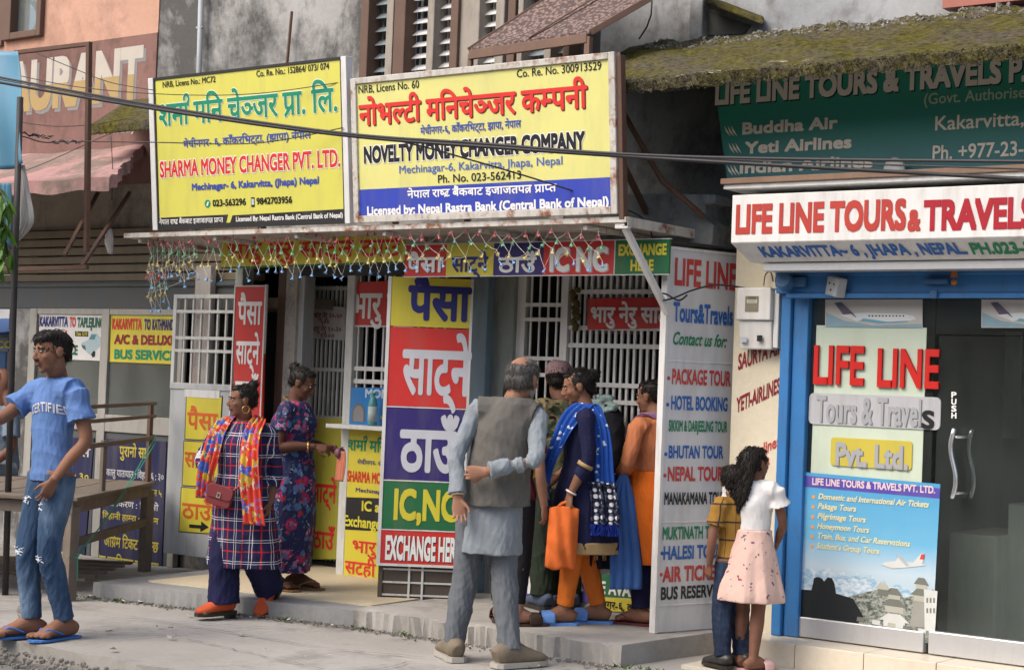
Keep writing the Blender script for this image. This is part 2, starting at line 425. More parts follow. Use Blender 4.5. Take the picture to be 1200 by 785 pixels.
# money changer plinths
def pl(s, t): return (-9.2+(2.04)*s - .22*t*(1-s), 7.69+.37*s + t*(9.75-7.69-.37*s))
struct_pl = tag(slab_grid('shop_platform', M_PLINTH, pl, 60, 24, .108, -.02, .003, .012), kind='structure')
pin = lambda s, t: (-9.0+1.80*s - .1*t, 8.0+.27*s + t*(9.7-8.0-.27*s))
tag(slab_grid('platform_floor', M_TAN, pin, 30, 10, .118, .09, .0008), kind='structure')
tag(slab_grid('shop_platform', M_CONC, lambda s, t: (-7.155+(1.95+.16*t)*s, 8.06+.06*s+t*(9.75-8.12)), 70, 30, .122, -.02, .003, .045), kind='structure')
# right shop step, tiled
mb = MB(); xs = np.arange(-4.87, 2.0, .42)
for a, b in zip(xs[:-1], xs[1:]): mb.box((a+.002, 8.75, -.02), (b-.002, 9.02, .158))
struct('tiled_step', mb, M_TILE, .004)
struct('step_riser', MB().box((-4.86, 8.765, -.03), (2.0, 11.8, .145)), M_PLINTH)
struct('tiled_apron', MB().box((-4.95, 8.35, -.03), (2.0, 8.747, .022)), stained('apron_cement', ((.47,.43,.36),(.56,.52,.44)), (.34,.3,.25), 1.2, .62, .8, .2), .004)
# weeds and grit along the kerb and the plinth
mb = MB()
for k in range(900):
    x = RNG.uniform(-9.2, -5.2); s = (x+9.2)/2.04
    y = (7.69+.37*s if s < 1 else 8.07)-abs(RNG.normal(0, .05))-.01; r = RNG.uniform(.003, .012)
    mb.ell((x, y, .006+r*.4), (r, r*RNG.uniform(.6, 1.2), r*.7), None, 5, 3)
for k in range(700):
    x = RNG.uniform(-10, -5); y = 6.12-abs(RNG.normal(0, .06)); r = RNG.uniform(.004, .02)
    mb.ell((x, y, -.11+r*.4+max(0, y-6.05)*.8), (r, r*RNG.uniform(.6, 1.2), r*.8), None, 5, 3)
lt = MB()
for k in range(70):    # scraps of paper, dry leaves and wrappers trodden into the pavement
    x = RNG.uniform(-9.5, -4.2); y = RNG.choice([RNG.uniform(6.3, 8.0), 7.69+.37*min(1, (x+9.2)/2.04)-RNG.uniform(.03, .15)]); r = RNG.uniform(.008, .026); a = RNG.uniform(0, 6.28); d = np.array([math.cos(a), math.sin(a), 0])*r; e = np.array([-d[1], d[0], 0])*RNG.uniform(.3, .8); c_ = V3((x, y, .016))
    lt.add([c_-d-e, c_+d-e+[0, 0, .006], c_+d+e+[0, 0, .002], c_-d+e+[0, 0, .010]], [(0, 1, 2, 3)])
tl = NT('trodden_scraps'); nl_ = tl.noise(tl.coord(), 3.5, 2); LT = tl.out(tl.ramp(nl_, [(.40, (.10,.07,.04)), (.47, (.45,.43,.38)), (.53, (.16,.11,.05)), (.6, (.30,.33,.30))], 'CONSTANT'), .8)
tag(obj('litter', lt, LT), 'scraps of paper and dry leaves trodden on the pavement', 'litter', kind='stuff')
tag(obj('gravel', mb, M_ROAD), 'loose grit and pebbles along the kerb and the plinth edge', 'gravel', kind='stuff')
mb = MB()
for c in ((-9.15, 7.62), (-8.9, 7.66), (-7.05, 8.0), (-6.7, 8.02), (-7.6, 7.9), (-5.15, 8.05), (-5.0, 8.1)):
    for k in range(16):
        a = RNG.uniform(0, 6.28); l = RNG.uniform(.012, .038); b = V3((c[0]+RNG.normal(0, .05), c[1]+RNG.normal(0, .012), .008)); d = np.array([math.cos(a), math.sin(a), 0])
        w = np.array([-d[1], d[0], 0])*.006; mb.add([b-w, b+w, b+d*l*.5+w*.6+[0, 0, l*.6], b+d*l+[0, 0, l*.8]], [(0, 1, 2), (1, 3, 2), (0, 2, 3)])
tag(obj('weeds', mb, cloth('weed_green', (.06,.11,.025))), 'small weeds sprouting along the plinth foot', 'weeds', kind='stuff')

# ------------------------------------------------------------------ left: restaurant and bus office building
def px_x(u, v, y): return at(u, v, y=y)[0]
def px_z(u, v, y): return at(u, v, y=y)[2]
XL = px_x(185, 40, 9.4)      # junction of the orange and grey upper walls
YW = 9.4
R1 = thing('restaurant_building', 'orange and maroon restaurant building with a bus ticket office below', 'building')
zmar = px_z(100, 50, YW); zpink = px_z(90, 178, YW)
wl, wr, wb = px_x(17, 30, YW), px_x(47, 30, YW), px_z(30, 38, YW)
mb = MB().box((-24, YW, zmar), (wl-.12, YW+.25, 7)).box((wr+.06, YW, zmar), (XL, YW+.25, 7)).box((wl-.12, YW, zmar), (wr+.06, YW+.25, wb-.06)).box((wl-.12, YW, wb+1.0), (wr+.06, YW+.25, 7))
obj('upper_wall', mb, M_ORANGE, R1)
obj('painted_band', MB().box((-24, YW-.004, zpink-.3), (XL-.002, YW+.24, zmar-.002)), M_MAROON, R1)
w = obj('window', MB().box((wl-.12, YW-.05, wb-.06), (wl, YW+.1, wb+1)).box((wr, YW-.05, wb-.06), (wr+.06, YW+.1, wb+1)).box((wl, YW-.05, wb-.06), (wr, YW+.1, wb)).box((wl-.6, YW-.03, wb-.1), (wl-.14, YW+.1, wb+1)), M_BROWNWOOD, R1, .006)
obj('pane', MB().box((wl, YW+.03, wb), (wr, YW+.036, wb+1)), M_GLASS2, w)
mbq = MB(); n = 14
vs = [(wl+.12+.035*math.sin(i*.9)+(.10+.03*math.sin(i*1.7+1))*k, YW+.1+.03*math.sin(i+k*2), wb+.05+.06*i) for i in range(n) for k in range(4)]
mbq.add(vs, [[i*4+k, i*4+k+1, i*4+k+5, i*4+k+4] for i in range(n-1) for k in range(3)])
c = obj('curtain', mbq, cloth('white_curtain', (.75,.75,.73)), w); c.modifiers.new('s', 'SOLIDIFY').thickness = .01
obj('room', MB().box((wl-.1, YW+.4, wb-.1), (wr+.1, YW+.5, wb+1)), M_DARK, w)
# painted letters on the maroon band
PB = Plane((-14, YW-.004, 3))
sg = Sign('painted_name', '', '', PB, root=R1)
cream = ink('cream_letter', (.47,.43,.37)); ochre = ink('ochre_letter', (.38,.27,.11)); greylet = ink('grey_letter_shadow', (.22,.21,.21))
_t = 'RESTAURANT'
sg.text(_t, (-64, 142), (166, 116), 60, cream, .10, free=.6, d=.003, shadow=(greylet, .07, .07))
sg.text('Monday', (114, 159), (160, 154), 7, ink('white_scrawl', (.6,.58,.55)), .03, d=.003)
sg.done()
# ochre lower half of the letters: same letters clipped lower down
def clip_low(txt, a, b, h, keep, mat, bold, free):
    s2 = Sign('painted_name', '', '', PB, root=R1); s2.text(txt, a, b, h, mat, bold, d=.0042, free=free); (m, mt), = s2.t.values()
    A, B = PB.L(*a), PB.L(*b); V = np.concatenate(m.v); q = V-PB.o; U = q@PB.ex; W = q@PB.ey
    base = (A[1]+B[1])/2 + (U-(A[0]+B[0])/2)*(B[1]-A[1])/(B[0]-A[0])*free
    hh = abs(PB.L((a[0]+b[0])/2, (a[1]+b[1])/2-h)[1]-PB.L((a[0]+b[0])/2, (a[1]+b[1])/2)[1])
    # clip triangles against the slanted half-height line
    out = MB(); S = W-base-hh*keep
    vs, fs = [], []
    for f in m.f:
        r = []
        for i in range(len(f)):
            p, q2 = f[i-1], f[i]
            if (S[p] <= 0) != (S[q2] <= 0):
                t = S[p]/(S[p]-S[q2]); r.append(V[p]+(V[q2]-V[p])*t)
            if S[q2] <= 0: r.append(V[q2])
        if len(r) >= 3: k = len(vs); vs += r; fs.append(list(range(k, k+len(r))))
    obj('lettering', out.add(vs, fs), mat, R1)
clip_low(_t, (-64, 142), (166, 116), 60, .48, ochre, .10, .6)
# pink sunshade slab, broken at its right end
y0, y1 = 8.35, YW
zf = px_z(60, 216, y0)
xa, xb = -20, px_x(128, 216, y0)
def pk(s, t):
    xr = xb + (px_x(165, 178, YW)-xb)*t
    return (xa+(xr-xa)*s, y0+(y1-y0)*t)
ph = RNG.uniform(0, 6.28, 9); mb = MB(); nx, ny = 90, 14; vs = []
for layer in (0, 1):
    for j in range(ny+1):
        for i in range(nx+1):
            x, y = pk(i/nx, j/ny); e = max(0, (i/nx-.9)/.1)
            x += e*(.025*math.sin(j*1.1+ph[0])+.02*math.sin(j*3.1+ph[1])+RNG.normal(0, .008)); z = zf+.03+(zpink-zf-.02)*(j/ny)**1.1+.008*math.sin(x*9)+e*.01*math.sin(j*2.3)
            vs.append((x, y+(.006*math.sin(x*14+ph[2])+.004*math.sin(x*31)) * (j == 0), z - (.10+.008*math.sin(x*11)*(j == 0))*layer))
n = (nx+1)*(ny+1); q = lambda l, j, i: l*n+j*(nx+1)+i
fs = [[q(0, j, i), q(0, j, i+1), q(0, j+1, i+1), q(0, j+1, i)] for j in range(ny) for i in range(nx)] + [[q(1, j, i), q(1, j+1, i), q(1, j+1, i+1), q(1, j, i+1)] for j in range(ny) for i in range(nx)]
fs += [[q(0, 0, i), q(1, 0, i), q(1, 0, i+1), q(0, 0, i+1)] for i in range(nx)] + [[q(0, j, nx), q(1, j, nx), q(1, j+1, nx), q(0, j+1, nx)] for j in range(ny)]
obj('sunshade_slab', mb.add(vs, fs), M_PINK, R1)
# small mossy ledge above, by the corner
za, zb_ = px_z(140, 143, 8.8), px_z(140, 118, YW)
xq0, xq1 = px_x(104, 145, 8.8), px_x(182, 135, 8.8)
mb = MB().hexa([(xq0, 8.8, za-.09), (xq1+.15, 8.8, za-.09), (xq1-.1, YW, zb_-.12), (px_x(150, 120, YW), YW, zb_-.12), (xq0, 8.8, za), (xq1+.15, 8.8, za), (xq1-.1, YW, zb_), (px_x(150, 120, YW), YW, zb_)])
obj('mossy_ledge', mb, M_MOSS, R1, .02)
# wall under the slab, shutter rolls
zs0, zs1, zs2 = px_z(90, 268, YW), px_z(90, 330, YW), px_z(90, 362, YW)
XO1 = px_x(214, 420, YW)
obj('cream_wall', MB().box((-16, YW+.05, zs0), (-9.4, YW+.3, zpink-.28)), stained('cream_lintel', ((.28,.25,.20),(.36,.32,.26)), (.14,.12,.1), 1, .58), R1)
mb = MB(); n = 6
for k in range(n):
    z0, z1 = zs1+(zs0-zs1)*k/n, zs1+(zs0-zs1)*(k+1)/n; mb.box((-16, YW+.0-.01*(k % 2), z0), (-9.5, YW+.1, z1-.012))
obj('roller_shutter', mb, M_SHUTTER, R1, .006)
obj('shutter_box', MB().box((-16, YW-.03, zs2), (-9.6, YW+.12, zs1-.004)).box((-16, YW-.05, zs1-.05), (-9.6, YW-.035, zs1-.02)), M_SHUTGREY, R1, .008)
# bus office glazed front
xo = [px_x(u, 420, YW) for u in (36, 44, 120, 129, 209, 216)]
zt, zb0 = px_z(120, 362, YW), px_z(120, 510, YW)
zfl = px_z(150, 668, YW)
mb = MB()
for a, b in ((xo[0], xo[1]), (xo[2], xo[3]), (xo[4], xo[5])): mb.box((a, YW-.03, .0), (b, YW+.03, zt))
mb.box((xo[1], YW-.027, zt-.05), (xo[2], YW+.027, zt)).box((xo[3], YW-.027, zt-.05), (xo[4], YW+.027, zt))
zc0, zc1 = px_z(150, 507, YW), px_z(150, 487, YW)
mb.box((xo[1], YW-.027, zc0), (xo[2], YW+.027, zc1)).box((xo[3], YW-.027, zc0), (xo[4], YW+.027, zc1))
fr = obj('office_front', mb, M_ALUDULL, R1, .004)
obj('pane', MB().box((xo[1], YW-.003, zc1), (xo[2], YW+.003, zt-.05)), M_GLASS2, fr)
obj('pane', MB().box((xo[3], YW-.003, zc1), (xo[4], YW+.003, zt-.05)), M_GLASS2, fr)
obj('lower_panel', MB().box((xo[1], YW-.01, 0), (xo[2], YW+.02, zc0)).box((xo[3], YW-.01, 0), (xo[4], YW+.02, zc0)), M_SHUTGREY, R1)
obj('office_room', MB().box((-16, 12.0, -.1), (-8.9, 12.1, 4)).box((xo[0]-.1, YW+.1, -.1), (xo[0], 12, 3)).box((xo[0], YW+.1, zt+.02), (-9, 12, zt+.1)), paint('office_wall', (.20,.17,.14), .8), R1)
obj('wall', MB().box((xo[0]-.25, YW-.02, 0), (xo[0]-.002, YW+.3, zs2)), M_STAIN, R1)
mb = MB()
for k in range(7): mb.box((xo[0]+.2+k*.42, 10.6, .2), (xo[0]+.5+k*.42, 10.9, 1.25+.1*(k % 3)))
obj('stored_goods', mb, paint('brown_goods', (.16,.10,.07), .8, .5, 1.5), R1)

# ------------------------------------------------------------------ middle: money changer building
B2 = thing('money_changer_building', 'mould stained building with a flat metal canopy over two money changer counters', 'building')
x_w0, x_w1 = px_x(427, 40, YW), px_x(668, 20, YW)
zcan = 2.53
XR = px_x(1400, 60, YW)
zsill = px_z(520, 92, YW)
obj('upper_wall', MB().box((XL, YW+.01, 2.45), (x_w0, YW+.25, 7)).box((x_w0, YW+.01, 2.45), (x_w1, YW+.25, zsill)), M_STAIN, B2)
# downpipe, rebar stub
obj('downpipe', MB().tube([at(236, -20, y=YW-.06), at(233, 90, y=YW-.06), (at(233, 90, y=YW-.06)[0], YW-.06, 2.6)], .022, 10).tube([at(234, 33, y=YW-.06)+[-.035, 0, 0], at(234, 33, y=YW-.06)+[.035, 0, 0]], .012), paint('pvc_grey', (.33,.35,.37), .5), B2, smooth=True)
obj('rebar_stub', MB().tube([at(342, 14, y=YW-.05), at(335, 90, y=YW-.05)], .012), M_RUST, B2)
# upper windows: timber posts, louvre slats, dark room behind
def up(u0, u1, name, mat, y=YW-.04, v0=-25, v1=92):
    a, b = px_x(u0, 40, y), px_x(u1, 40, y); return MB().box((a, y, zsill-.02), (b, y+.14, 6.2)), name, mat
M_GREYWOOD = paint('weathered_post', (.30,.27,.235), .8, .2, 6, .5, bump=.3)
for u0, u1, m, y in ((422, 431, M_BROWNWOOD, YW-.05), (452, 460, M_GREYWOOD, YW-.05), (461, 474, M_BROWNWOOD, YW-.06), (500, 508, M_GREYWOOD, YW-.04), (527, 536, M_BROWNWOOD, YW-.06), (537, 561, M_GREYWOOD, YW-.03), (580, 590, M_GREYWOOD, YW-.05), (594, 603, M_BROWNWOOD, YW-.04), (606, 612, M_GREYWOOD, YW-.05), (638, 646, M_GREYWOOD, YW-.05), (660, 668, M_BROWNWOOD, YW-.05)):
    a, b = px_x(u0, 40, y), px_x(u1, 40, y); obj('window_post', MB().box((a, y, zsill-.02), (b, y+.14, 6.2)), m, B2, .006)
M_LOUV = paint('blue_grey_louvre', (.24,.28,.30), .35, .2, 5, .4)
for u0, u1, st in ((431, 452, .10), (474, 500, .085), (508, 527, .085), (561, 580, .085), (612, 638, .1), (646, 660, .1)):
    a, b = px_x(u0, 40, YW), px_x(u1, 40, YW); mb = MB(); z = zsill
    while z < 6.1:
        mb.hexa([(a, YW+.03, z), (b, YW+.03, z), (b, YW+.09, z+.045), (a, YW+.09, z+.045), (a, YW+.03, z+.006), (b, YW+.03, z+.006), (b, YW+.09, z+.051), (a, YW+.09, z+.051)]); z += st
    for k in range(1, 3): mb.box((a+(b-a)*k/3-.006, YW+.10, zsill), (a+(b-a)*k/3+.006, YW+.115, 6.1))
    obj('louvre', mb, M_LOUV if st > .09 else M_WHITE, B2)
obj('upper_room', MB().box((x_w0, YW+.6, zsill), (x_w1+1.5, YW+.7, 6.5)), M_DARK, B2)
obj('window_sill', MB().box((x_w0-.05, YW-.09, zsill-.07), (x_w1, YW+.1, zsill-.021)), M_GREYWOOD, B2, .006)
# rusty corrugated awning over the second window
a0, a1, a2, a3 = at(552, 60, y=8.75), at(690, 40, y=8.75), at(830, -40, y=YW), at(690, -30, y=YW)
def lat_mat():
    t = NT('rusty_mesh'); co = t.coord((40, 40, 40)); b = t.n('TexVoronoi'); t.l(co, b.inputs[0]); b.inputs['Scale'].default_value = 1.0
    n = t.noise(t.coord(), 5, 6); c = t.mix(t.ramp(b.outputs['Distance'], [(.3, 0.0), (.6, 1.0)]), t.mix(n, (.15,.10,.085), (.28,.20,.17)), (.07,.045,.04)); t.bump(b.outputs['Distance'], .5, .01); return t.out(c, .8)
aw = obj('window_awning', MB().hexa([a0, a1, a2, a3, a0+[0, 0, .02], a1+[0, 0, .02], a2+[0, 0, .02], a3+[0, 0, .02]]), lat_mat(), B2)
mid = (a0+a1)/2; midb = (a2+a3)/2
obj('awning_frame', MB().bar(a0-[0, .01, .03], a1-[0, .01, .03], .03, .06).bar(a1+[.02, 0, .01], a2+[.02, 0, .01], .05, .04).bar(a0+[-.02, 0, .01], a3+[-.02, 0, .01], .03).bar(mid+[0, 0, .03], midb+[0, 0, .03], .02, .01).bar(a0-[0, 0, .02], (a0[0], a0[1], zsill-.3), .03).bar(a1-[0, 0, .02], (a1[0], a1[1], zsill-.35), .04), paint('rusty_frame', (.16,.095,.07), .7, .3, 7, .4), B2, .003)
# canopy: thin sheet on angle frame
CX0, CX1, CY0, CY1 = -9.62, -5.34, 8.2, 9.36
mb = MB(); nx = 40; vs = []
for l in (0, 1):
    for j in range(9):
        for i in range(nx+1):
            x = CX0+(CX1-CX0)*i/nx; y = CY0+.02+(CY1-CY0-.02)*j/8
            vs.append((x, y, zcan-.012*math.sin(x*5)*math.sin(j*.8)-.02*l))
n = 9*(nx+1); q = lambda l, j, i: l*n+j*(nx+1)+i
fs = [[q(0, j, i), q(0, j, i+1), q(0, j+1, i+1), q(0, j+1, i)] for j in range(8) for i in range(nx)] + [[q(1, j, i), q(1, j+1, i), q(1, j+1, i+1), q(1, j, i+1)] for j in range(8) for i in range(nx)]
fs += [[q(0, 0, i), q(1, 0, i), q(1, 0, i+1), q(0, 0, i+1)] for i in range(nx)] + [[q(0, j, nx), q(1, j, nx), q(1, j+1, nx), q(0, j+1, nx)] for j in range(8)]
can = obj('canopy', mb.add(vs, fs), stained('dull_sheet', ((.40,.37,.34),(.50,.46,.42)), (.25,.2,.17), 1.5, .58, .6, .1), B2)
mb = MB().box((CX0-.02, CY0-.012, zcan-.022), (CX1+.02, CY0+.015, zcan+.012)).box((CX1, CY0, zcan-.045), (CX1+.025, CY1, zcan+.012))
for x in np.linspace(CX0+.1, CX1-.3, 6): mb.box((x, CY0+.02, zcan-.055), (x+.03, CY1, zcan-.026))
obj('canopy_frame', mb, M_RUSTWHITE, can, .003)
# brace at the right end of the canopy
b0 = at(730, 262, y=CY0+.01); b1 = at(783, 368, y=8.62)
obj('canopy_brace', MB().bar(b0, b1, .035, .035).box(b0-[.05, .01, .03], b0+[.04, .03, .02]), paint('pale_angle', (.60,.59,.57), .45, rust=.2), can, .004)
# shop front plane: posts
YF = YW
def post(u0, u1, v, z0, z1, mat, y=YF, dep=.12, name='post'):
    a, b = px_x(u0, v, y), px_x(u1, v, y); return obj(name, MB().box((a, y, z0), (b, y+dep, z1)), mat, B2, .006)
post(268, 277, 500, 0, zcan-.03, M_POSTGREEN, YF-.12)
post(319, 328, 500, .1, zcan-.03, M_BROWNWOOD, YF-.02)
post(328, 341, 500, .1, zcan-.03, stained('scraped_wall', ((.40,.37,.33),(.5,.47,.42)), (.15,.16,.2), 3, .55), YF-.03)
post(341, 350, 500, .1, 2.32, M_GREYDOOR, YF)
post(400, 409, 500, .1, 2.32, M_GRILLE, YF)
post(545, 566, 500, .1, zcan-.03, M_POSTBLUE, YF-.1)
post(573, 597, 500, .1, zcan-.03, M_POSTGREEN, YF-.02)
post(597, 609, 500, .1, 2.34, M_GRILLE2, YF+.02, .08)
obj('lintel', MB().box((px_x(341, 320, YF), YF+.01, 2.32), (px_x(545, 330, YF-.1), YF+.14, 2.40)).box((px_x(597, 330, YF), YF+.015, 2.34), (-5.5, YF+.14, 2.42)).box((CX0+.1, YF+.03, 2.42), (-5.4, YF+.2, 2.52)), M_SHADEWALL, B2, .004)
# folding grille door leaf on the left
DL0, DL1 = at(191, 650, y=9.2), at(266, 655, y=9.2)
dz1 = px_z(240, 345, 9.2); dzm = px_z(228, 452, 9.2); dz0 = px_z(228, 652, 9.2)
xa, xb = DL0[0], DL1[0]
door = obj('door', MB().box((xa, 9.2, dz0), (xb, 9.23, dzm)).box((xa, 9.19, dzm-.03), (xb, 9.235, dzm+.02)), M_GREYDOOR, B2, .005)
mb = MB().box((xa, 9.195, dzm+.021), (xa+.035, 9.232, dz1)).box((xb-.04, 9.195, dzm+.021), (xb, 9.232, dz1)).box((xa+.036, 9.195, dz1-.03), (xb-.041, 9.232, dz1))
for k in range(1, 7): x = xa+.03+(xb-xa-.07)*k/7; mb.box((x-.008, 9.205, dzm+.021), (x+.008, 9.222, dz1-.031))
for v in (365, 396, 411): z = px_z(228, v, 9.2); mb.box((xa+.036, 9.198, z-.012), (xb-.041, 9.204, z+.012))
obj('door_grille', mb, M_GRILLE, door)
obj('door_notice', MB().box((px_x(217, 460, 9.2), 9.192, px_z(238, 466, 9.2)), (px_x(258, 460, 9.2), 9.199, px_z(238, 456, 9.2))), M_WHITE, door)
# rough base and wall behind the folded leaf
obj('side_wall', MB().box((px_x(213, 600, YF)-.05, YF+.05, 0), (px_x(320, 600, YF), YF+.2, 1.0)), M_STAIN, B2)
obj('folded_shutter', MB().box((px_x(232, 380, 9.35), 9.3, .3), (px_x(250, 380, 9.35), 9.36, 2.4)), paint('paint_marked_strip', (.45,.42,.38), .6, .15, 5, .6, (.35, .1, .06)), B2, .005)
# interior of both shops: back, sides, ceiling, floor
mb = MB().box((-10.2, 12.4, 0), (-5.0, 12.5, 2.6)).box((-10.2, YF+.21, 0), (-10.1, 12.4, 2.6)).box((-5.25, YF+.3, 0), (-5.15, 12.4, 2.6)).box((-10.2, YF+.21, 2.56), (-5.1, 12.4, 2.64))
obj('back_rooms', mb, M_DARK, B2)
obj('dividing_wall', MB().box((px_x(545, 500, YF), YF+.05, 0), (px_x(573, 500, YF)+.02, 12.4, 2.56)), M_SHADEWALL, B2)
# shop 1 open inner grille gate, set back
yg = 9.78
ga, gb = px_x(343, 500, yg), px_x(403, 500, yg); mb = MB()
gz1 = px_z(370, 335, yg)
for k in range(13):
    x = ga+(gb-ga)*k/12; mb.box((x-.009, yg, .15), (x+.009, yg+.016, gz1))
for z in (.3, .9, 1.25, 1.62, gz1-.02): mb.box((ga, yg-.008, z-.014), (gb, yg-.001, z+.014))
obj('inner_grille', mb, M_GRILLE, B2)
obj('inner_counter', MB().box((ga, yg+.3, .1), (gb+1.5, yg+.7, 1.0)), paint('counter_dark', (.06,.055,.05), .5), B2)
mb = MB()
for k in range(8):
    x = ga+.05+(gb-ga+.6)*k/8; mb.box((x, yg+.9, 1.2+.05*(k % 2)), (x+.1, yg+1.0, 1.55+.1*(k % 3)))
obj('shelf_goods', mb, paint('red_packets', (.28,.04,.035), .6, .6, 3), B2)
mb = MB()
for k in range(9):
    x = ga-.2+.11*k; mb.box((x, yg+1.1, 1.65), (x+.08, yg+1.2, 1.95+.05*(k % 3)))
obj('shelf_goods', mb, paint('blue_packets', (.05,.10,.22), .6, .5, 3), B2)
# shop 1 right grille bay
ha, hb = px_x(409, 430, YF), px_x(520, 430, YF); hz0, hz1, hzt = px_z(430, 455, YF), px_z(430, 383, YF), 2.32
mb = MB()
for k in range(11):
    x = ha+(hb-ha)*(k+.5)/11; mb.box((x-.007, YF+.04, hz0), (x+.007, YF+.054, hzt))
for v in (432, 447): z = px_z(430, v, YF); mb.box((ha, YF+.028, z-.016), (hb, YF+.039, z+.016))
obj('grille', mb, M_GRILLE2, B2)
obj('counter_ledge', MB().box((px_x(388, 500, YF-.1), YF-.16, px_z(420, 503, YF-.1)), (hb, YF+.05, px_z(420, 498, YF-.1))), M_GRILLE, B2, .005)
obj('counter_wall', MB().box((ha, YF+.02, .1), (hb, YF+.1, hz0)), M_GREYDOOR, B2)
# shop 2 window: hinged grille shutter and barred bay
def wx(u, v=400): return px_x(u, v, YF)
wz = lambda v: px_z(600, v, YF)
sa, sb = wx(609), wx(659)
wtop, wbot = 2.34, 1.0
mb = MB().box((sa, YF+.01, wbot), (sa+.03, YF+.045, wtop)).box((sb-.03, YF+.01, wbot), (sb, YF+.045, wtop))
for k in range(1, 5): x = sa+(sb-sa)*k/5; mb.box((x-.006, YF+.02, wbot), (x+.006, YF+.032, wtop))
for v in (357, 374, 419, 438): mb.box((sa+.031, YF+.008, wz(v)-.013), (sb-.031, YF+.019, wz(v)+.013))
obj('window_shutter', mb, M_GRILLE2, B2)
ba, bb = wx(663), -5.62
mb = MB().box((ba-.03, YF-.01, wbot), (ba+.012, YF+.05, wtop))
n = 19
for k in range(n): x = ba+.03+(bb-ba-.03)*k/(n-1); mb.box((x-.009, YF+.02, wbot), (x+.009, YF+.036, wtop))
for v in (342, 383, 403, 447, 466): z = wz(v)-.0; mb.box((ba+.013, YF+.006, z-.015), (bb, YF+.019, z+.015))
obj('grille', mb, M_GRILLE2, B2)
obj('counter_wall', MB().box((wx(597), YF+.022, .1), (-5.5, YF+.14, 1.0)).box((wx(640), YF-.2, .1), (-5.45, YF+.02, .2)), M_GREYDOOR, B2, .005)
obj('counter_ledge', MB().box((wx(597), YF-.14, 1.0), (-5.5, YF+.15, 1.035)), M_GRILLE2, B2, .005)
obj('inner_board', MB().box((wx(612)-.1, YF+.9, 1.95), (wx(668), YF+.92, 2.45)), paint('dim_white_board', (.34,.34,.33), .6), B2)
obj('inner_board', MB().box((wx(612)-.3, YF+1.6, .3), (wx(690), YF+1.65, 1.6)), paint('dim_green_board', (.06,.09,.085), .6), B2)
# stub wall, dark recess and bracket to the right of the signs
xs0, xs1 = px_x(700, 200, YW), px_x(842, 250, YW)
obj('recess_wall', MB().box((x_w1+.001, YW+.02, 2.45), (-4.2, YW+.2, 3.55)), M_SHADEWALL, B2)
PBk = Plane((0, 8.95, 0))
br = [PBk.L(u, v) for u, v in ((700, 300), (700, 226), (838, 228), (838, 238), (826, 240), (826, 256), (836, 263), (834, 287), (775, 282))]
obj('concrete_bracket', MB().prism(PBk, br[::-1], -.4, 0), stained('blue_grey_plaster', ((.10,.13,.16),(.22,.22,.20)), (.06,.07,.08), 1.6, .55), B2, .006)
obj('rusty_strut', MB().tube([at(722, 118, y=8.5), at(776, 212, y=8.75), at(826, 255, y=8.9)], .018, 8), M_RUST, B2, smooth=True)

# ------------------------------------------------------------------ mossy sunshade slab and wall above the right shop
B3 = thing('travel_agency_building', 'travel agency building with mossy sunshade slab and bright blue glazed front', 'building')
sy0, sy1 = 8.2, 9.55; sz0 = px_z(960, 84, sy0)-.02; sz1 = sz0+.060; 
szb = px_z(960, 33, sy1)
sx0, sx1 = -6.2, 2.2
nx, ny = 240, 26; vs = []; ph = RNG.uniform(0, 6.28, 20)
def nz(x, y, f): return math.sin(x*f+ph[0]+1.3*math.sin(y*f*.7))+.7*math.sin(x*f*2.3+y*f*1.9+ph[1])+.5*math.sin(x*f*4.1-y*f*3.3+ph[2])
for l in (0, 1):
    for j in range(ny+1):
        for i in range(nx+1):
            x = sx0+(sx1-sx0)*i/nx; t = j/ny; y = sy0+(sy1-sy0)*t
            if l == 0: z = sz1+(szb-sz1)*t+.008*nz(x, y, 6)+RNG.normal(0, .004)+(.012*abs(nz(x, 2, 9)) if j > ny-3 else 0)
            else: z = sz0+(szb-sz1)*t*.9+(.005*nz(x, 0, 17)+RNG.normal(0, .006) if j == 0 else 0)
            vs.append((x, y+(.005*nz(x, l, 11)+RNG.normal(0, .004) if j == 0 else 0), z))
n = (nx+1)*(ny+1); q = lambda l, j, i: l*n+j*(nx+1)+i
fs = [[q(0, j, i), q(0, j, i+1), q(0, j+1, i+1), q(0, j+1, i)] for j in range(ny) for i in range(nx)] + [[q(1, j, i), q(1, j+1, i), q(1, j+1, i+1), q(1, j, i+1)] for j in range(ny) for i in range(nx)]
fs += [[q(0, 0, i), q(1, 0, i), q(1, 0, i+1), q(0, 0, i+1)] for i in range(nx)] + [[q(0, j, e), q(1, j, e), q(1, j+1, e), q(0, j+1, e)] for j in range(ny) for e in (0, nx)]
slab = obj('sunshade_slab', MB().add(vs, fs), M_MOSS, B3)
mb = MB()
for k in range(9000):   # ragged moss tufts along the lip
    x = RNG.uniform(sx0+.3, 1.0); z = RNG.uniform(sz0-.015, sz1+.012); l = RNG.uniform(.005, .016); w = RNG.uniform(.002, .006)
    p = V3((x, sy0-.004+.005*nz(x, 1, 11)+RNG.normal(0, .004), z)); d = unit([RNG.normal(0, .6), -abs(RNG.normal(.5, .4)), RNG.normal(-.5, .6)]); e = unit(np.cross(d, RNG.normal(0, 1, 3)))*w
    mb.add([p-e, p+e, p+d*l], [(0, 1, 2)])
obj('moss_fringe', mb, paint('dark_moss', (.034,.031,.016), .95, .5, 9, .3, bump=.4), slab)
mb = MB()
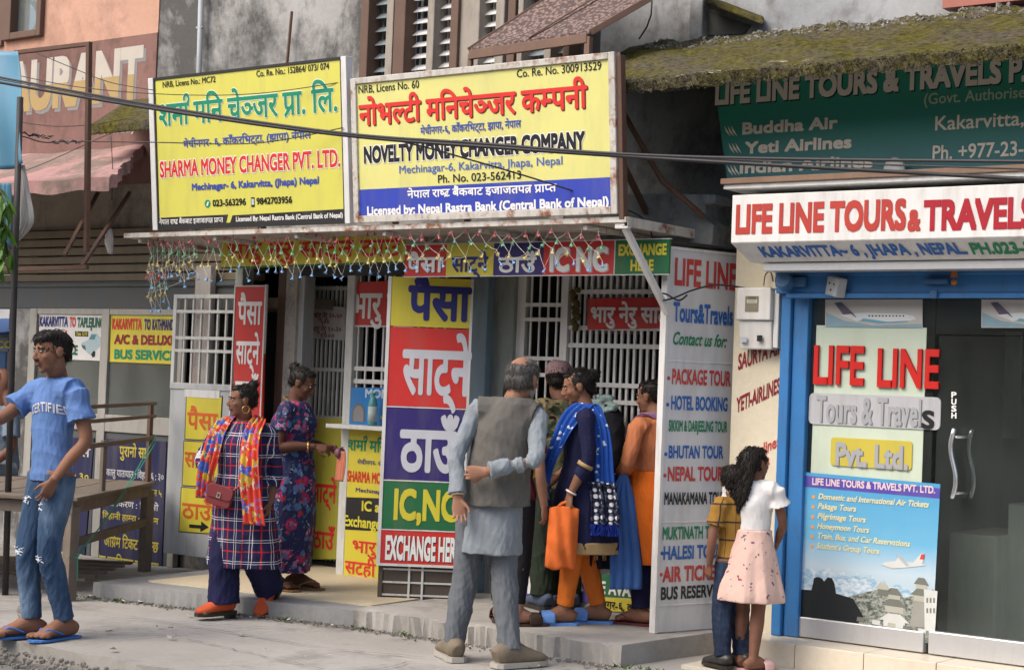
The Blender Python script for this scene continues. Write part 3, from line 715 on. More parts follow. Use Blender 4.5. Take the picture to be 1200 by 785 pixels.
for k in range(1700):    # angular mortar chips along the back of the slab
    x = RNG.uniform(sx0+.2, 1.5); r = min(.022, abs(RNG.normal(0, .006))+.003); y = sy1-.03-abs(RNG.normal(0, .10)); t_ = (y-sy0)/(sy1-sy0); R_ = rotm0(RNG.uniform(0, 360), RNG.uniform(0, 180), RNG.uniform(0, 180))
    q = np.array([(sx_*RNG.uniform(.5, 1.2), sy_*RNG.uniform(.4, 1), sz_*RNG.uniform(.3, .8)) for sz_ in (-1, 1) for sx_, sy_ in ((-1, -1), (1, -1), (1, 1), (-1, 1))])*r
    mb.hexa([np.array([x, y, sz1+(szb-sz1)*t_+.010*nz(x, y, 6)+r*.3+(.012*abs(nz(x, 2, 9)) if y > sy1-.08 else 0)])+R_@v for v in q])
obj('rubble', mb, stained('pale_rubble', ((.16,.155,.135),(.33,.315,.285)), (.09,.085,.05), 9, .52), slab)
obj('upper_wall', MB().box((x_w1+.02, 9.75, 3.3), (2.5, 9.95, 7)), M_PALEWALL, B3)
xq = px_x(815, 20, 9.74)
obj('wall_pilaster', MB().box((xq, 9.66, 3.3), (xq+.10, 9.749, 7)), M_PALEWALL, B3, .01)
# flat dark patch painted as the shade of a recess, under a mossy sloped hood
PH = Plane((0, 9.74, 0))
hp = [PH.L(u, v) for u, v in ((827, 42), (827, 12), (880, 30), (872, 40))]
obj('recess_shade', MB().prism(PH, hp, -.005, .004), M_DARK, B3)
hp = [at(827, 4, y=9.5), at(895, 30, y=9.5), at(895, 27, y=9.74), at(827, 1, y=9.74)]
obj('vent_hood', MB().hexa([p for p in hp]+[p+[0, 0, .04] for p in hp]), M_MOSS, B3, .01)
obj('wall_cable', MB().tube([at(764, 2, y=9.72), at(763, 18, y=9.7), at(758, 32, y=9.7), at(749, 46, y=9.71)], .006), M_BLACKRUB, B3)
obj('corner_roof', MB().box((px_x(1112, 10, 9.7), 9.6, px_z(1112, 14, 9.7)), (1.5, 9.72, 4.6)), paint('red_roof_sheet', (.34,.12,.09), .6), B3)
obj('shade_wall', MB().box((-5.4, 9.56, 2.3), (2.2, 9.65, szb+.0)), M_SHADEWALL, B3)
# wooden ledge under the green board
z0 = px_z(1000, 209, 8.55)
obj('ledge', MB().box((px_x(848, 212, 8.55), 8.55, z0-.03), (2, 9.3, z0-.004)), M_WHITE, B3, .004)
obj('ledge_edge', MB().box((px_x(848, 212, 8.55)-.01, 8.53, z0-.0035), (2, 8.62, z0+.03)), paint('bare_wood', (.22,.14,.095), .7, .25, 6, .3), B3, .004)
# blue front: frame, beam, glazing
YR = 9.0
fz0 = .16
fx = [px_x(u, 520, YR) for u in (915, 926, 930, 944)]
obj('blue_post', MB().box((fx[0], YR-.05, fz0), (fx[1], YR+.12, px_z(922, 330, YR))), M_BLUE, B3, .006)
obj('blue_post', MB().box((fx[1]+.004, YR-.02, fz0), (fx[3], YR+.12, px_z(934, 330, YR))), M_BLUE, B3, .006)
bz0, bz1 = px_z(1050, 351, YR), px_z(1050, 312, YR)
mb = MB().box((fx[0]-.02, YR-.09, bz0+.03), (2, YR-.02, bz1)).box((fx[1], YR-.12, bz0), (2, YR-.091, bz0+.03)).box((fx[0]-.02, YR-.105, bz1-.06), (2, YR-.091, bz1-.03))
obj('blue_beam', mb, M_BLUE, B3, .006)
mb = MB().box((px_x(914, 322, 8.88)-.02, 8.86, px_z(920, 336, 8.88)), (px_x(945, 322, 8.88), 8.905, px_z(920, 325, 8.88)))
mb.lathe((px_x(924, 320, 8.88), 8.88, bz1-.1), [(.05, 0), (.05, .08)], 14, (0, -1, .2)).box((px_x(1083, 325, 8.88), 8.86, px_z(1083, 333, 8.88)), (px_x(1112, 325, 8.88), 8.905, px_z(1083, 327, 8.88))).box((px_x(1090, 344, 8.87), 8.855, px_z(1090, 350, 8.87)), (px_x(1099, 344, 8.87), 8.88, px_z(1090, 340, 8.87)))
obj('shutter_latch', mb, paint('blue_steel', (.03,.11,.25), .45), B3, .006)
mb = MB().tube([at(1118, 312, y=8.86), at(1118, 325, y=8.86)], [.012, .02], 8).ell(at(1118, 331, y=8.86), .016)
tag(obj('door_garland', mb, cloth('dried_marigold', (.42,.15,.05))), 'small dried orange garland hanging from the blue beam', 'garland')
# glazing: fixed panel and door leaf
gx = [px_x(u, 560, YR+.03) for u in (944, 1091, 1097)]; gzb = fz0+.005
gt = bz0+.02
ps = obj('side_window', MB().box((gx[0], YR+.025, gzb+.115), (gx[1], YR+.033, gt)), M_GLASS, B3)
obj('window_rail', MB().box((gx[0], YR-.005, gzb), (gx[1], YR+.05, gzb+.115)), M_ALU, ps, .006)
dr = obj('glass_door', MB().box((gx[2], YR+.018, gzb+.125), (gx[2]+1.0, YR+.026, gt-.22)), M_GLASS, B3)
obj('door_rail', MB().box((gx[2], YR-.012, gzb), (gx[2]+1.0, YR+.045, gzb+.125)), M_ALU, dr, .006)
obj('transom', MB().box((gx[1]+.004, YR+.025, gt-.212), (2, YR+.033, gt)), M_GLASS, B3)
mb = MB()
hx = at(1118, 540, y=YR-.05)
for dx, yy in ((0, YR-.06), (.045, YR-.045+.13)):
    pts = []
    for k in range(13):
        t = k/12; z = px_z(1120, 584, YR-.05)+(px_z(1120, 502, YR-.05)-px_z(1120, 584, YR-.05))*t
        pts.append((hx[0]+.0+dx+.018*math.sin(t*math.pi*2), yy, z))
    mb.tube(pts, .013, 10)
for v in (512, 578):
    z = px_z(1120, v, YR-.05); mb.tube([(hx[0]+.01, YR-.06, z), (hx[0]+.04, YR+.09, z)], .007, 8)
obj('door_handle', mb, paint('chrome', (.75,.76,.77), .22, .04, 4, .05, metal=.9), dr, smooth=True)
# interior
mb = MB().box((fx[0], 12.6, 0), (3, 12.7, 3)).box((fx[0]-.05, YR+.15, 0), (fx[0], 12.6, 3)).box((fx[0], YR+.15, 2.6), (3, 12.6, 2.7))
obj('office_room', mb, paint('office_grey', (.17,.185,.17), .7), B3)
obj('office_floor', MB().box((fx[0], YR+.06, .1), (3, 12.6, .15)), M_TAN, B3)
obj('office_counter', MB().box((px_x(1112, 640, 9.5), 9.5, .15), (px_x(1168, 640, 9.5), 10.2, .80)), paint('grey_counter', (.60,.62,.57), .5), B3, .01)
obj('office_counter', MB().box((px_x(1180, 640, 9.7), 9.7, .15), (-.5, 10.4, .98)), paint('grey_counter', (.60,.62,.57), .5), B3, .01)
obj('wall_chart', MB().box((px_x(1125, 520, 12.5), 12.55, 1.3), (px_x(1190, 520, 12.5), 12.59, 2.1)), paint('pale_chart', (.6,.62,.6), .5), B3)
# narrow cream wall strip left of the blue front, box fascia above
YB = 9.06
obj('wall_strip', MB().box((px_x(858, 450, YB), YB, 0), (fx[0]-.003, YB+.2, 2.45)), stained('cream_plaster', ((.62,.56,.42),(.70,.64,.50)), (.42,.36,.28), 1.2, .66, .8, .12), B3)

# unseen row across the street, added to give the shop glass a dim reflection
B4 = thing('unseen_building', 'plain unseen two storey building across the street added for reflections in the shop glass', 'building')
mb = MB().box((-26, -9.4, -.12), (6, -9, 6.2)); obj('wall', mb, M_PALEWALL, B4)
for k in range(8):
    x = -25+k*3.9
    obj('opening', MB().box((x, -8.98, -.1), (x+2.6, -8.96, 2.3)), [M_SHADEWALL, M_SHUTTER, M_DARK][k % 3], B4); obj('window', MB().box((x+.5, -8.98, 3.6), (x+1.9, -8.96, 4.9)), M_SHADEWALL, B4)
obj('awning', MB().hexa([(-26, -8.0, 2.45), (6, -8.0, 2.45), (6, -9, 2.75), (-26, -9, 2.75), (-26, -8.0, 2.5), (6, -8.0, 2.5), (6, -9, 2.8), (-26, -9, 2.8)]), M_RUST, B4)
# ------------------------------------------------------------------ inks
I_BLACK = ink('black_ink', (.015,.015,.018)); I_WHITE = ink('white_ink', (.78,.78,.77)); I_RED = ink('red_ink', (.62,.035,.03)); I_NAVY = ink('navy_ink', (.025,.025,.16))
I_YEL = ink('yellow_ink', (.62,.56,.05)); I_GREEN = ink('green_ink', (.01,.24,.12)); I_BLUE = ink('blue_ink', (.03,.06,.34)); I_TEXTBLUE = ink('text_blue', (.05,.08,.36)); I_GREY = ink('grey_ink', (.42,.44,.47)); I_MAROON = ink('maroon_ink', (.25,.02,.03))
def vinyl(name, col, fade=.16, dirt=.24): return paint(name, col, .42, fade, 1.9, dirt, (.22,.19,.14), bump=.05, spec=.35)
V_YELLOW = vinyl('yellow_vinyl', (.60,.52,.05)); V_PALEYEL = vinyl('sun_faded_yellow', (.64,.62,.22), .10); V_BLUE = vinyl('blue_vinyl', (.035,.06,.40)); V_RED = vinyl('red_vinyl', (.55,.035,.03)); V_NAVY = vinyl('navy_vinyl', (.035,.025,.15))
V_DNAVY = vinyl('dark_navy_vinyl', (.016,.018,.07)); V_GREEN = vinyl('green_vinyl', (.02,.14,.055)); V_WHITE = vinyl('white_vinyl', (.64,.64,.63)); V_BLACK = vinyl('black_vinyl', (.02,.02,.02)); V_SKYBLUE = vinyl('cyan_blue_vinyl', (.02,.19,.50))

# ------------------------------------------------------------------ the two big yellow boards on the canopy
def big_board(label, tl, tr, br, bl, frame_mat, fw, rods=True):
    o = at(*bl, y=8.18); o2 = at(*br, y=8.18); ex = o2-o
    P = Plane(o, (ex[0], 0, 0), (0, -.10, 1))
    S = Sign('signboard', label, 'sign', P, 'billboards on the canopy')
    q = [P.L(*p) for p in (bl, br, tr, tl)]
    # true rectangle
    u0, u1 = (q[0][0]+q[3][0])/2, (q[1][0]+q[2][0])/2; v0, v1 = (q[0][1]+q[1][1])/2, (q[2][1]+q[3][1])/2
    S.R = (u0, v0, u1, v1)
    return S
S = big_board('yellow money changer billboard with green Nepali heading, left one on the canopy', (175, 93), (408, 65), (410, 262), (180, 270), None, 0)
u0, v0, u1, v1 = S.R; P = S.P
S.part('panel', MB().obox(P, u0+.055, v0+.035, u1-.05, v1-.02, -.02, 0), vinyl('lemon_vinyl', (.60,.575,.11), .08))
S.part('frame', MB().obox(P, u0, v0, u0+.05, v1, -.05, .012).obox(P, u1-.045, v0, u1, v1, -.05, .012), M_WHITE, .003)
S.part('edging', MB().obox(P, u0+.051, v0, u1-.046, v0+.034, -.04, .006).obox(P, u0+.051, v1-.019, u1-.046, v1, -.04, .006).obox(P, u0+.051, v0+.035, u0+.063, v1-.02, -.03, .006).obox(P, u1-.058, v0+.035, u1-.046, v1-.02, -.03, .006), ink('black_edging', (.03,.03,.03)))
S.part('back_brace', MB().bar(P.w(u0+.3, v1-.1, -.06), P.w(u0+.3, v0, -.8), .03).bar(P.w(u1-.3, v1-.1, -.06), P.w(u1-.3, v0, -.8), .03), M_RUST)
S.patch([(184.5, 255.5), (267.5, 251.5), (264.5, 263.5), (185, 267)], V_BLACK); S.patch([(272.5, 252.5), (403.5, 245), (404, 258), (269, 263.5)], V_BLACK)
S.text('NRB, Licens No.: MC72', (191, 102.7), (253, 96.9), 7, I_BLACK, .03)
S.text('Co. Re. No.: 152864/ 073/ 074', (300.8, 90.4), (386, 81.6), 7.5, I_BLACK, .03)
S.text('शर्मा मनि चेञ्जर प्रा. लि.', (187, 148), (396, 132), 27, I_GREEN, .055, (I_WHITE, .03))
S.text('मेचीनगर- ६, काँकरभिट्टा, (झापा) नेपाल', (215, 172.5), (365, 163.5), 8.5, I_TEXTBLUE, .05)
S.text('SHARMA MONEY CHANGER PVT. LTD.', (188, 208.5), (399, 196), 20, I_RED, .06, (I_WHITE, .05))
S.text('Mechinagar- 6, Kakarvitta, (Jhapa) Nepal', (225.3, 223.6), (374, 215.4), 8.5, I_TEXTBLUE, .075)
S.text('023-563296', (249.6, 242.4), (288.5, 240.3), 8, I_BLACK, .06); S.text('9842703956', (301, 240), (342.7, 238), 8, I_BLACK, .06)
S.text('नेपाल राष्ट्र बैंकबाट इजाजतपत्र प्राप्त', (187, 263.5), (262, 260.3), 5.5, I_WHITE, .03)
S.text('Licensed By: Nepal Rastra Bank (Central Bank of Nepal)', (277, 260.5), (402, 254.5), 6, I_WHITE, .05)
c = P.L(243.4, 239); th = np.linspace(0, 2*math.pi, 15)[:-1]
S.part('phone_icon', MB().prism(P, [(c[0]+.028*math.cos(a), c[1]+.028*math.sin(a)) for a in th], 0, .002), I_GREEN)
S.part('phone_icon', MB().prism(P, [(c[0]-.012, c[1]-.012), (c[0]+.002, c[1]-.016), (c[0]+.014, c[1]+.012), (c[0]+.004, c[1]+.016)], .002, .003), I_WHITE)
c = P.L(296.5, 237); S.part('phone_icon', MB().prism(P, [(c[0]-.016, c[1]-.032), (c[0]+.016, c[1]-.032), (c[0]+.016, c[1]+.032), (c[0]-.016, c[1]+.032)], 0, .002), I_BLACK); S.part('phone_icon', MB().prism(P, [(c[0]-.011, c[1]-.018), (c[0]+.011, c[1]-.018), (c[0]+.011, c[1]+.022), (c[0]-.011, c[1]+.022)], .002, .003), ink('pale_screen', (.45,.55,.65)))
S.done()

S = big_board('yellow and blue money changer billboard with red Nepali heading, right one on the canopy', (410, 92), (718, 62), (728, 250), (418, 262), None, 0)
u0, v0, u1, v1 = S.R; P = S.P
S.part('panel', MB().obox(P, u0+.045, v0+.045, u1-.045, v1-.04, -.02, 0), V_PALEYEL)
S.part('frame', MB().obox(P, u0, v0, u0+.044, v1, -.05, .015).obox(P, u1-.044, v0, u1, v1, -.05, .015).obox(P, u0+.0445, v0, u1-.0445, v0+.044, -.05, .014).obox(P, u0+.0445, v1-.039, u1-.0445, v1, -.05, .014), M_RUSTWHITE, .004)
S.part('side_angle', MB().obox(P, u1+.001, v0-.03, u1+.035, v1-.02, -.05, .0), M_RUST, .003)
S.part('back_brace', MB().bar(P.w(u0+.3, v1-.1, -.06), P.w(u0+.3, v0, -.8), .03).bar(P.w(u1-.3, v1-.1, -.06), P.w(u1-.3, v0, -.8), .03), M_RUST)
a, b = P.L(421, 222.5), P.L(721, 207.5); bh = (a[1]+b[1])/2
S.part('printed_field', MB().prism(P, [(u0+.046, v0+.046), (u1-.046, v0+.046), (u1-.046, bh), (u0+.046, bh)], .0004, .0012), V_BLUE)
S.text('NRB, Licens No. 60', (420.5, 109.5), (491.4, 103.8), 9, I_BLACK, .015); S.text('Co. Re. No. 300913529', (606, 91), (705, 82.2), 9.5, I_BLACK, .015)
S.text('नोभल्टी मनिचेञ्जर कम्पनी', (421, 147.5), (689, 128), 26, I_RED, .065, shadow=(ink('dark_shadow_ink', (.10,.02,.02)), .05, .05))
S.text('मेचीनगर-६, काँकरभिट्टा, झापा, नेपाल', (493, 158), (611, 150), 8.5, I_TEXTBLUE, .05)
S.text('NOVELTY MONEY CHANGER COMPANY', (427, 192), (686, 176.5), 21.5, I_BLACK, .10, (I_WHITE, .05))
S.text('Mechinagar-6, Kakarvitta, Jhapa, Nepal', (468.3, 203.6), (659.4, 192.9), 9.5, ink('mid_text_blue', (.08,.14,.42)), .02); S.text('Ph. No. 023-562413', (513.7, 215), (611, 209.3), 9.5, I_BLACK, .02)
S.text('नेपाल राष्ट्र बैंकबाट इजाजतपत्र प्राप्त', (477.7, 232.3), (652.6, 225), 9, I_WHITE, .06)
S.text('Licensed by: Nepal Rastra Bank (Central Bank of Nepal)', (430.8, 252), (713.6, 242.3), 11, I_WHITE, .07)
S.done()

# ------------------------------------------------------------------ boards under the canopy
PS = Plane((-8, 8.56, 2.3))
S = Sign('fascia_board', 'long five coloured money exchange fascia under the right half of the canopy', 'sign', PS)
ue = [PS.L(u, 303)[0] for u in (474.5, 523, 578.5, 636.5, 720.5, 784)]; t0, b0 = PS.L(628, 283)[1], PS.L(628, 323.5)[1]
for k, m in enumerate((V_RED, V_YELLOW, V_NAVY, V_RED, V_GREEN)):
    S.part('panel', MB().obox(PS, ue[k]+.001, b0+.006, ue[k+1]-.001, t0-.006, -.02, 0), m)
S.part('edging', MB().obox(PS, ue[0]-.006, b0, ue[-1]+.006, b0+.005, -.02, .003).obox(PS, ue[0]-.006, t0-.005, ue[-1]+.006, t0, -.02, .003).obox(PS, ue[4]-.003, b0+.0055, ue[4]+.003, t0-.0055, .0002, .003), M_WHITE)
S.text('पैसा', (476.5, 320), (519.5, 319.2), 18, I_WHITE, .07, shadow=(I_BLACK, .05, .05)); S.text('साट्ने', (529, 319.5), (572, 318.5), 18, I_NAVY, .07)
S.text('ठाउँ', (583.5, 320), (630.5, 319.2), 18, I_WHITE, .07); S.text('IC NC', (644, 319), (712, 317.5), 29, I_WHITE, .09, shadow=(I_GREY, .05, .04))
S.text('EXCHANGE', (725, 300.3), (781.4, 298.6), 13.5, I_YEL, .09); S.text('HERE', (739, 318.2), (766, 317.3), 13.5, I_YEL, .09)
S.done()
PS2 = Plane((-9, 8.60, 2.3))
S = Sign('fascia_board', 'yellow fascia with red Nepali lettering behind the string lights', 'sign', PS2)
S.board([(259, 313), (474, 306), (474, 270), (259, 278)], V_YELLOW); S.board([(259, 315), (474, 308), (474, 306.2), (259, 313.2)], V_GREEN, name='edging')
S.text('भारु नेरु साट्ने ठाउँ', (266, 305), (472, 299), 19, I_RED, .06); S.done()

# tall leaning panel on an open folding leaf
o = at(443, 665, y=8.60); oe = at(541, 660.5, y=8.93)
PT_ = Plane(o, (oe[0]-o[0], oe[1]-o[1], 0), (.12, .14, 2.0))
S = Sign('tall_signboard', 'tall multicoloured exchange panel leaning on a folded shutter leaf', 'sign', PT_)
u0, u1 = PT_.L(443, 665)[0], PT_.L(541, 660)[0]
vv = [PT_.L(*p)[1] for p in ((494, 662), (496, 621.5), (500, 564), (506, 478), (511, 384.5), (517, 326))]
for k, m in enumerate((V_RED, V_GREEN, V_NAVY, V_RED, V_YELLOW)): S.part('panel', MB().obox(PT_, u0+.012, vv[k]+.005, u1-.012, vv[k+1]-.001, -.018, 0), m)
S.part('edging', MB().obox(PT_, u0-.012, vv[0]-.012, u0+.011, vv[-1], -.025, .004).obox(PT_, u1-.011, vv[0]-.012, u1+.006, vv[-1], -.025, .003).obox(PT_, u0+.0115, vv[0]-.012, u1-.0115, vv[0]+.0045, -.025, .003), M_WHITE)
for k in (1, 2, 3): S.part('edging', MB().obox(PT_, u0+.0115, vv[k]-.004, u1-.0115, vv[k]+.003, .0004, .0025), M_WHITE)
lv = vv[0]-.016; lb = lv-.26
S.part('shutter_leaf', MB().obox(PT_, u0, lb, u0+.03, vv[-1]-.1, -.06, -.027).obox(PT_, u1-.03, lb, u1, vv[-1]-.1, -.06, -.027).obox(PT_, u0+.031, lb, u1-.031, lv, -.05, -.04), paint('dark_leaf', (.075,.06,.05), .7, .3, 6, .4, rust=.3), .003)
mb = MB()
for f in (.3, .62, .95): mb.obox(PT_, u0+.031, lb+.26*f-.012, u1-.031, lb+.26*f, -.039, -.03)
for f in (.36, .52): uu = u0+(u1-u0)*f; mb.obox(PT_, uu, lb, uu+.014, lv, -.038, -.026)
S.part('leaf_bar', mb, M_GRILLE)
S.part('leaf_foot', MB().bar(PT_.w(u0+.015, lb, -.045), PT_.w(u0+.012, lb-.06, -.045), .02), M_RUST)
S.text('पैसा', (477, 374), (552, 379), 41, I_NAVY, .085); S.text('साट्ने', (470, 461), (551, 466), 53, I_GREY if 0 else ink('grey_white_ink', (.55,.57,.62)), .075); S.text('ठाउँ', (467, 551), (536, 557), 50, ink('grey_white_ink', (.55,.57,.62)), .085)
S.text('IC,NC', (461, 609), (536, 611.5), 37, I_YEL, .08); S.text('EXCHANGE HERE', (451, 658), (539, 656.5), 29, I_WHITE, .09, shadow=(I_BLACK, .03, .03)); S.done()

# red hanging boards
P1 = Plane((-9.5, 9.17, 1.5))
S = Sign('hanging_board', 'narrow vertical red board with white Nepali words beside the folded door', 'sign', P1)
S.board([(271, 470+95), (305, 470+97), (311, 335), (276.5, 336)], V_RED); 
a = P1.L(276.5, 336); b = P1.L(311, 335); 
S.part('edging', MB().obox(P1, a[0]-.012, a[1]-1.32, a[0], a[1]+.01, -.02, .004).obox(P1, b[0], b[1]-1.32, b[0]+.012, b[1]+.01, -.02, .004).obox(P1, a[0]+.0005, a[1], b[0]-.0005, a[1]+.01, -.02, .004), M_WHITE)
S.text('पैसा', (278.4, 380.6), (306.5, 380.6), 27, I_WHITE, .06); S.text('साट्ने', (276.2, 426), (303.8, 428), 27, I_WHITE, .06); S.text('ठाउँ', (275, 471), (302, 473), 25, I_WHITE, .06); S.done()
P2 = Plane((-8.5, YF+.025, 2))
S = Sign('hanging_board', 'red board with white Nepali words above the left grille counter', 'sign', P2)
S.board([(408.5, 381.5), (486, 381), (486, 328), (409.5, 331)], V_RED); S.text('भारु नेरु', (412, 374), (480, 373.5), 30, I_WHITE, .06)
S.part('edging', MB().obox(P2, P2.L(408.5, 381)[0]-.012, P2.L(408.5, 381)[1]-.012, P2.L(484, 381)[0], P2.L(408.5, 381)[1], -.015, .003).obox(P2, P2.L(408.5, 381)[0]-.012, P2.L(408.5, 381)[1]+.0005, P2.L(408.5, 381)[0], P2.L(409.5, 331)[1], -.015, .003), M_WHITE); S.done()
P3 = Plane((-6.5, YF-.01, 2))
S = Sign('hanging_board', 'red board with white Nepali words on the white window bars, right counter', 'sign', P3)
S.board([(688, 386), (800, 384), (800, 348), (688.5, 350)], V_RED); S.text('भारु नेरु साट्ने', (692, 378.5), (795, 378), 18, I_WHITE, .06, shadow=(I_GREY, .03, .03)); S.done()
# notice deep in the left shop
P4 = Plane((-9, 9.75, 2))
S = Sign('notice_board', 'small white handwritten rate notice hung inside the left shop doorway', 'sign', P4)
S.board([(361, 396), (404, 399), (405, 360), (362, 357)], paint('notice_white', (.55,.54,.52), .6)); 
for k, (tx, a, b) in enumerate((('भारु नेरु २०-५०', (368, 372), (401, 374)), ('५००', (376, 380), (386, 380.5)), ('भारु नेरु १०-२०', (366, 388), (400, 390)), ('१०००', (376, 396), (392, 397)))): S.text(tx, a, b, 6, I_MAROON, .04)
S.done()
# posters on the left grille counter
P5 = Plane((-8.5, YF+.005, 1))
S = Sign('counter_poster', 'blue money poster with arched slot under the left grille', 'poster', P5)
S.board([(404, 499), (486, 499), (488, 454), (406, 454)], V_SKYBLUE, .01); S.text('MONEY', (428, 466.5), (470, 467), 10.5, ink('pale_blue_white', (.5,.6,.7)), .08); S.text('.C', (446, 492), (476, 492), 16, I_YEL, .1)
c = P5.L(420, 494); th = np.linspace(0, math.pi, 12)
arch = lambda w, h: [(c[0]-w, c[1])]+[(c[0]-w*math.cos(a), c[1]+h*.45+h*.55*math.sin(a)) for a in th]+[(c[0]+w, c[1])]
S.part('slot_frame', MB().prism(P5, arch(.062, .135)[::-1], 0, .003), ink('slot_rim', (.16,.14,.12))); S.part('slot', MB().prism(P5, arch(.05, .118)[::-1], .003, .004), ink('slot_grey', (.24,.23,.23))); S.done()
S = Sign('counter_poster', 'tall yellow and black exchange poster below the blue one, left counter', 'poster', P5)
S.board([(395, 677), (480, 687), (486, 503), (405, 503)], V_YELLOW, .012); S.patch([(401, 582), (484, 585), (481, 624), (399, 620)], V_BLACK)
S.text('शर्मा मनि चेञ्जर', (408, 529), (492, 532), 13, I_GREEN, .06); S.text('मेचीनगर- ६, काँकरभिट्टा', (419, 545), (480, 547), 5, I_NAVY, .03); S.text('SHARMA MONEY', (407, 565), (460, 567), 13, I_RED, .06); S.text('Mechinagar- 6', (417, 577), (462, 579), 5, I_NAVY, .04)
S.text('IC and NC', (424, 600), (482, 602), 12, I_YEL, .06); S.text('Exchange', (403, 617), (446, 619), 13, I_YEL, .06); S.text('भारु', (413, 647), (441, 649), 14, I_RED, .05); S.text('सटही', (404, 672), (440, 675), 15, I_RED, .05); S.done()
S = Sign('counter_poster', 'olive yellow poster with red Nepali words inside the left shop doorway', 'poster', Plane((-9, 9.70, 1)))
S.board([(355, 655), (400, 655), (404, 490), (360, 490)], paint('olive_yellow', (.42,.38,.05), .5), .012); S.text('साट्ने', (364, 588), (394, 590), 22, I_RED, .06); S.text('ठाउँ', (366, 642), (392, 644), 20, I_RED, .06); S.done()
# banners on the right counter
P6 = Plane((-6.5, YF-.005, .6))
S = Sign('counter_banner', 'yellow blue and red banner hung under the white bars of the right counter', 'banner', P6)
S.board([(600, 512), (800, 512), (800, 560), (600, 560)], V_YELLOW, .01); S.board([(600, 561), (800, 561), (800, 590), (600, 590)], vinyl('dark_red_vinyl', (.25,.02,.02)), .01, 'panel'); S.board([(600, 591), (800, 591), (800, 640), (600, 640)], V_NAVY, .01, 'panel')
S.text('नेपाल राष्ट्र बैंक', (690, 524), (745, 526), 7, I_BLACK, .04); S.text('मनिचेञ्जर', (708, 553), (790, 557), 20, I_NAVY, .06); S.done()
P7 = Plane((-6.5, YF-.212, .4))
S = Sign('counter_banner', 'blue green and yellow strip banner along the foot of the right counter', 'banner', P7)
S.board([(600, 703), (690, 706), (692, 640), (600, 640)], vinyl('violet_blue', (.06,.05,.25)), .01); S.patch([(618, 695), (637, 696), (639, 662), (620, 660)], V_WHITE)
S.board([(690.5, 698), (800, 704), (800, 676), (690.5, 672)], V_GREEN, .01, 'panel'); S.board([(690.5, 714), (800, 722), (800, 704.5), (690.5, 698.5)], V_YELLOW, .01, 'panel'); S.board([(612, 664), (690, 668), (690, 640), (612, 640)], V_YELLOW, .004, 'panel', .004)
S.text('SERVICE AVAILABLE', (664, 694), (778, 700), 15, I_WHITE, .07); S.text('मेचीनगर-६, काँकरभिट्टा', (690, 713), (782, 719), 9, I_BLACK, .05); S.done()
S = Sign('inside_sign', 'dim white board with black name seen through the white window bars', 'sign', Plane((-7, YF+.898, 2.2)))
S.text('NOVELTY', (612, 344), (664, 344), 14, I_BLACK, .06); S.text('मनिचेञ्जर', (612, 374), (662, 374), 13, I_BLACK, .06)
S.board([(602, 350), (672, 350), (672, 322), (602, 322)], paint('dim_white_board', (.34,.34,.33), .6), .008); S.done()
# yellow stickers on the folded door
P8 = Plane((-9.9, 9.196, 1))
for tx, q, ta, tb, h, lab in (('पैसा', [(217, 514), (257, 516), (260, 465), (219, 464)], (219, 503), (255, 504.5), 20, 'top yellow sticker with red Nepali word on the grey folded door'),
        ('साट्ने', [(214, 568), (254, 571), (257, 519), (216, 517)], (216, 547), (253, 550), 18, 'middle yellow sticker on the grey folded door'),
        ('ठाउँ', [(210, 622), (250, 625), (254, 574), (213, 571)], (213, 607), (249, 610), 18, 'bottom yellow sticker with a black arrow on the grey folded door')):
    S = Sign('sticker', lab, 'sticker', P8, 'yellow stickers on the folded door'); S.board([(q[0][0]-1, q[0][1]+1), (q[1][0]+1, q[1][1]+1), (q[2][0]+1, q[2][1]-1), (q[3][0]-1, q[3][1]-1)], V_BLACK, .002); S.patch(q, V_YELLOW); S.text(tx, ta, tb, h, ink('orange_red_ink', (.58,.12,.03)), .06)
    if 'arrow' in lab:
        c = [P8.L(*p) for p in ((222, 614), (236, 615), (236, 610.5), (245, 617.5), (235, 623), (235, 619), (222, 618))]; S.part('arrow', MB().prism(P8, c[::-1], .002, .0032), I_BLACK)
    S.done()

# ------------------------------------------------------------------ bus office boards
P9 = Plane((-11.5, YW-.012, 1.8)); office = 'boards in the bus office window'
S = Sign('window_board', 'white bus route board with a small car picture, left bus office window', 'sign', P9, office)
S.board([(45, 420), (118.5, 423), (122, 367.5), (46, 366)], V_WHITE, .01)
S.text('KAKARVITTA', (46.5, 382.3), (79.5, 383.3), 12, I_NAVY, .08); S.text('TO', (81.5, 383.3), (88.7, 383.5), 12, I_RED, .07); S.text('TAPLEJUNG', (90.6, 383.5), (121.5, 384.5), 12, ink('dark_green_ink', (.02,.13,.07)), .08)
S.text('DAILY', (48, 398.4), (78.4, 399.2), 11, I_RED, .08); S.text('BUS SERVICE', (47, 414.5), (91, 416.2), 11.5, ink('dark_green_ink', (.02,.13,.07)), .08)
S.patch([(88, 394), (103.5, 394.5), (103.5, 388.5), (88, 388)], V_BLACK); S.text('Tata 1210', (89.5, 393), (102.5, 393.2), 4, I_YEL, .04)
car = [(95, 402), (97, 408), (104, 415), (110, 418), (111, 412), (118, 405), (118, 396), (114, 391), (107, 390.5), (104, 398)]
S.part('car_picture', MB().prism(P9, [P9.L(*p) for p in car], 0, .0015), ink('car_print', (.36,.47,.50)))
S.part('car_picture', MB().prism(P9, [P9.L(*p) for p in [(104.5, 397.5), (107.5, 392), (113, 392), (111, 398)]], .0015, .002), ink('car_glass_print', (.08,.22,.26)))
S.part('car_picture', MB().prism(P9, [P9.L(*p) for p in [(95.5, 404), (97, 408), (101, 410.5), (100, 405)]], .0015, .002), ink('car_grille_print', (.08,.10,.11)))
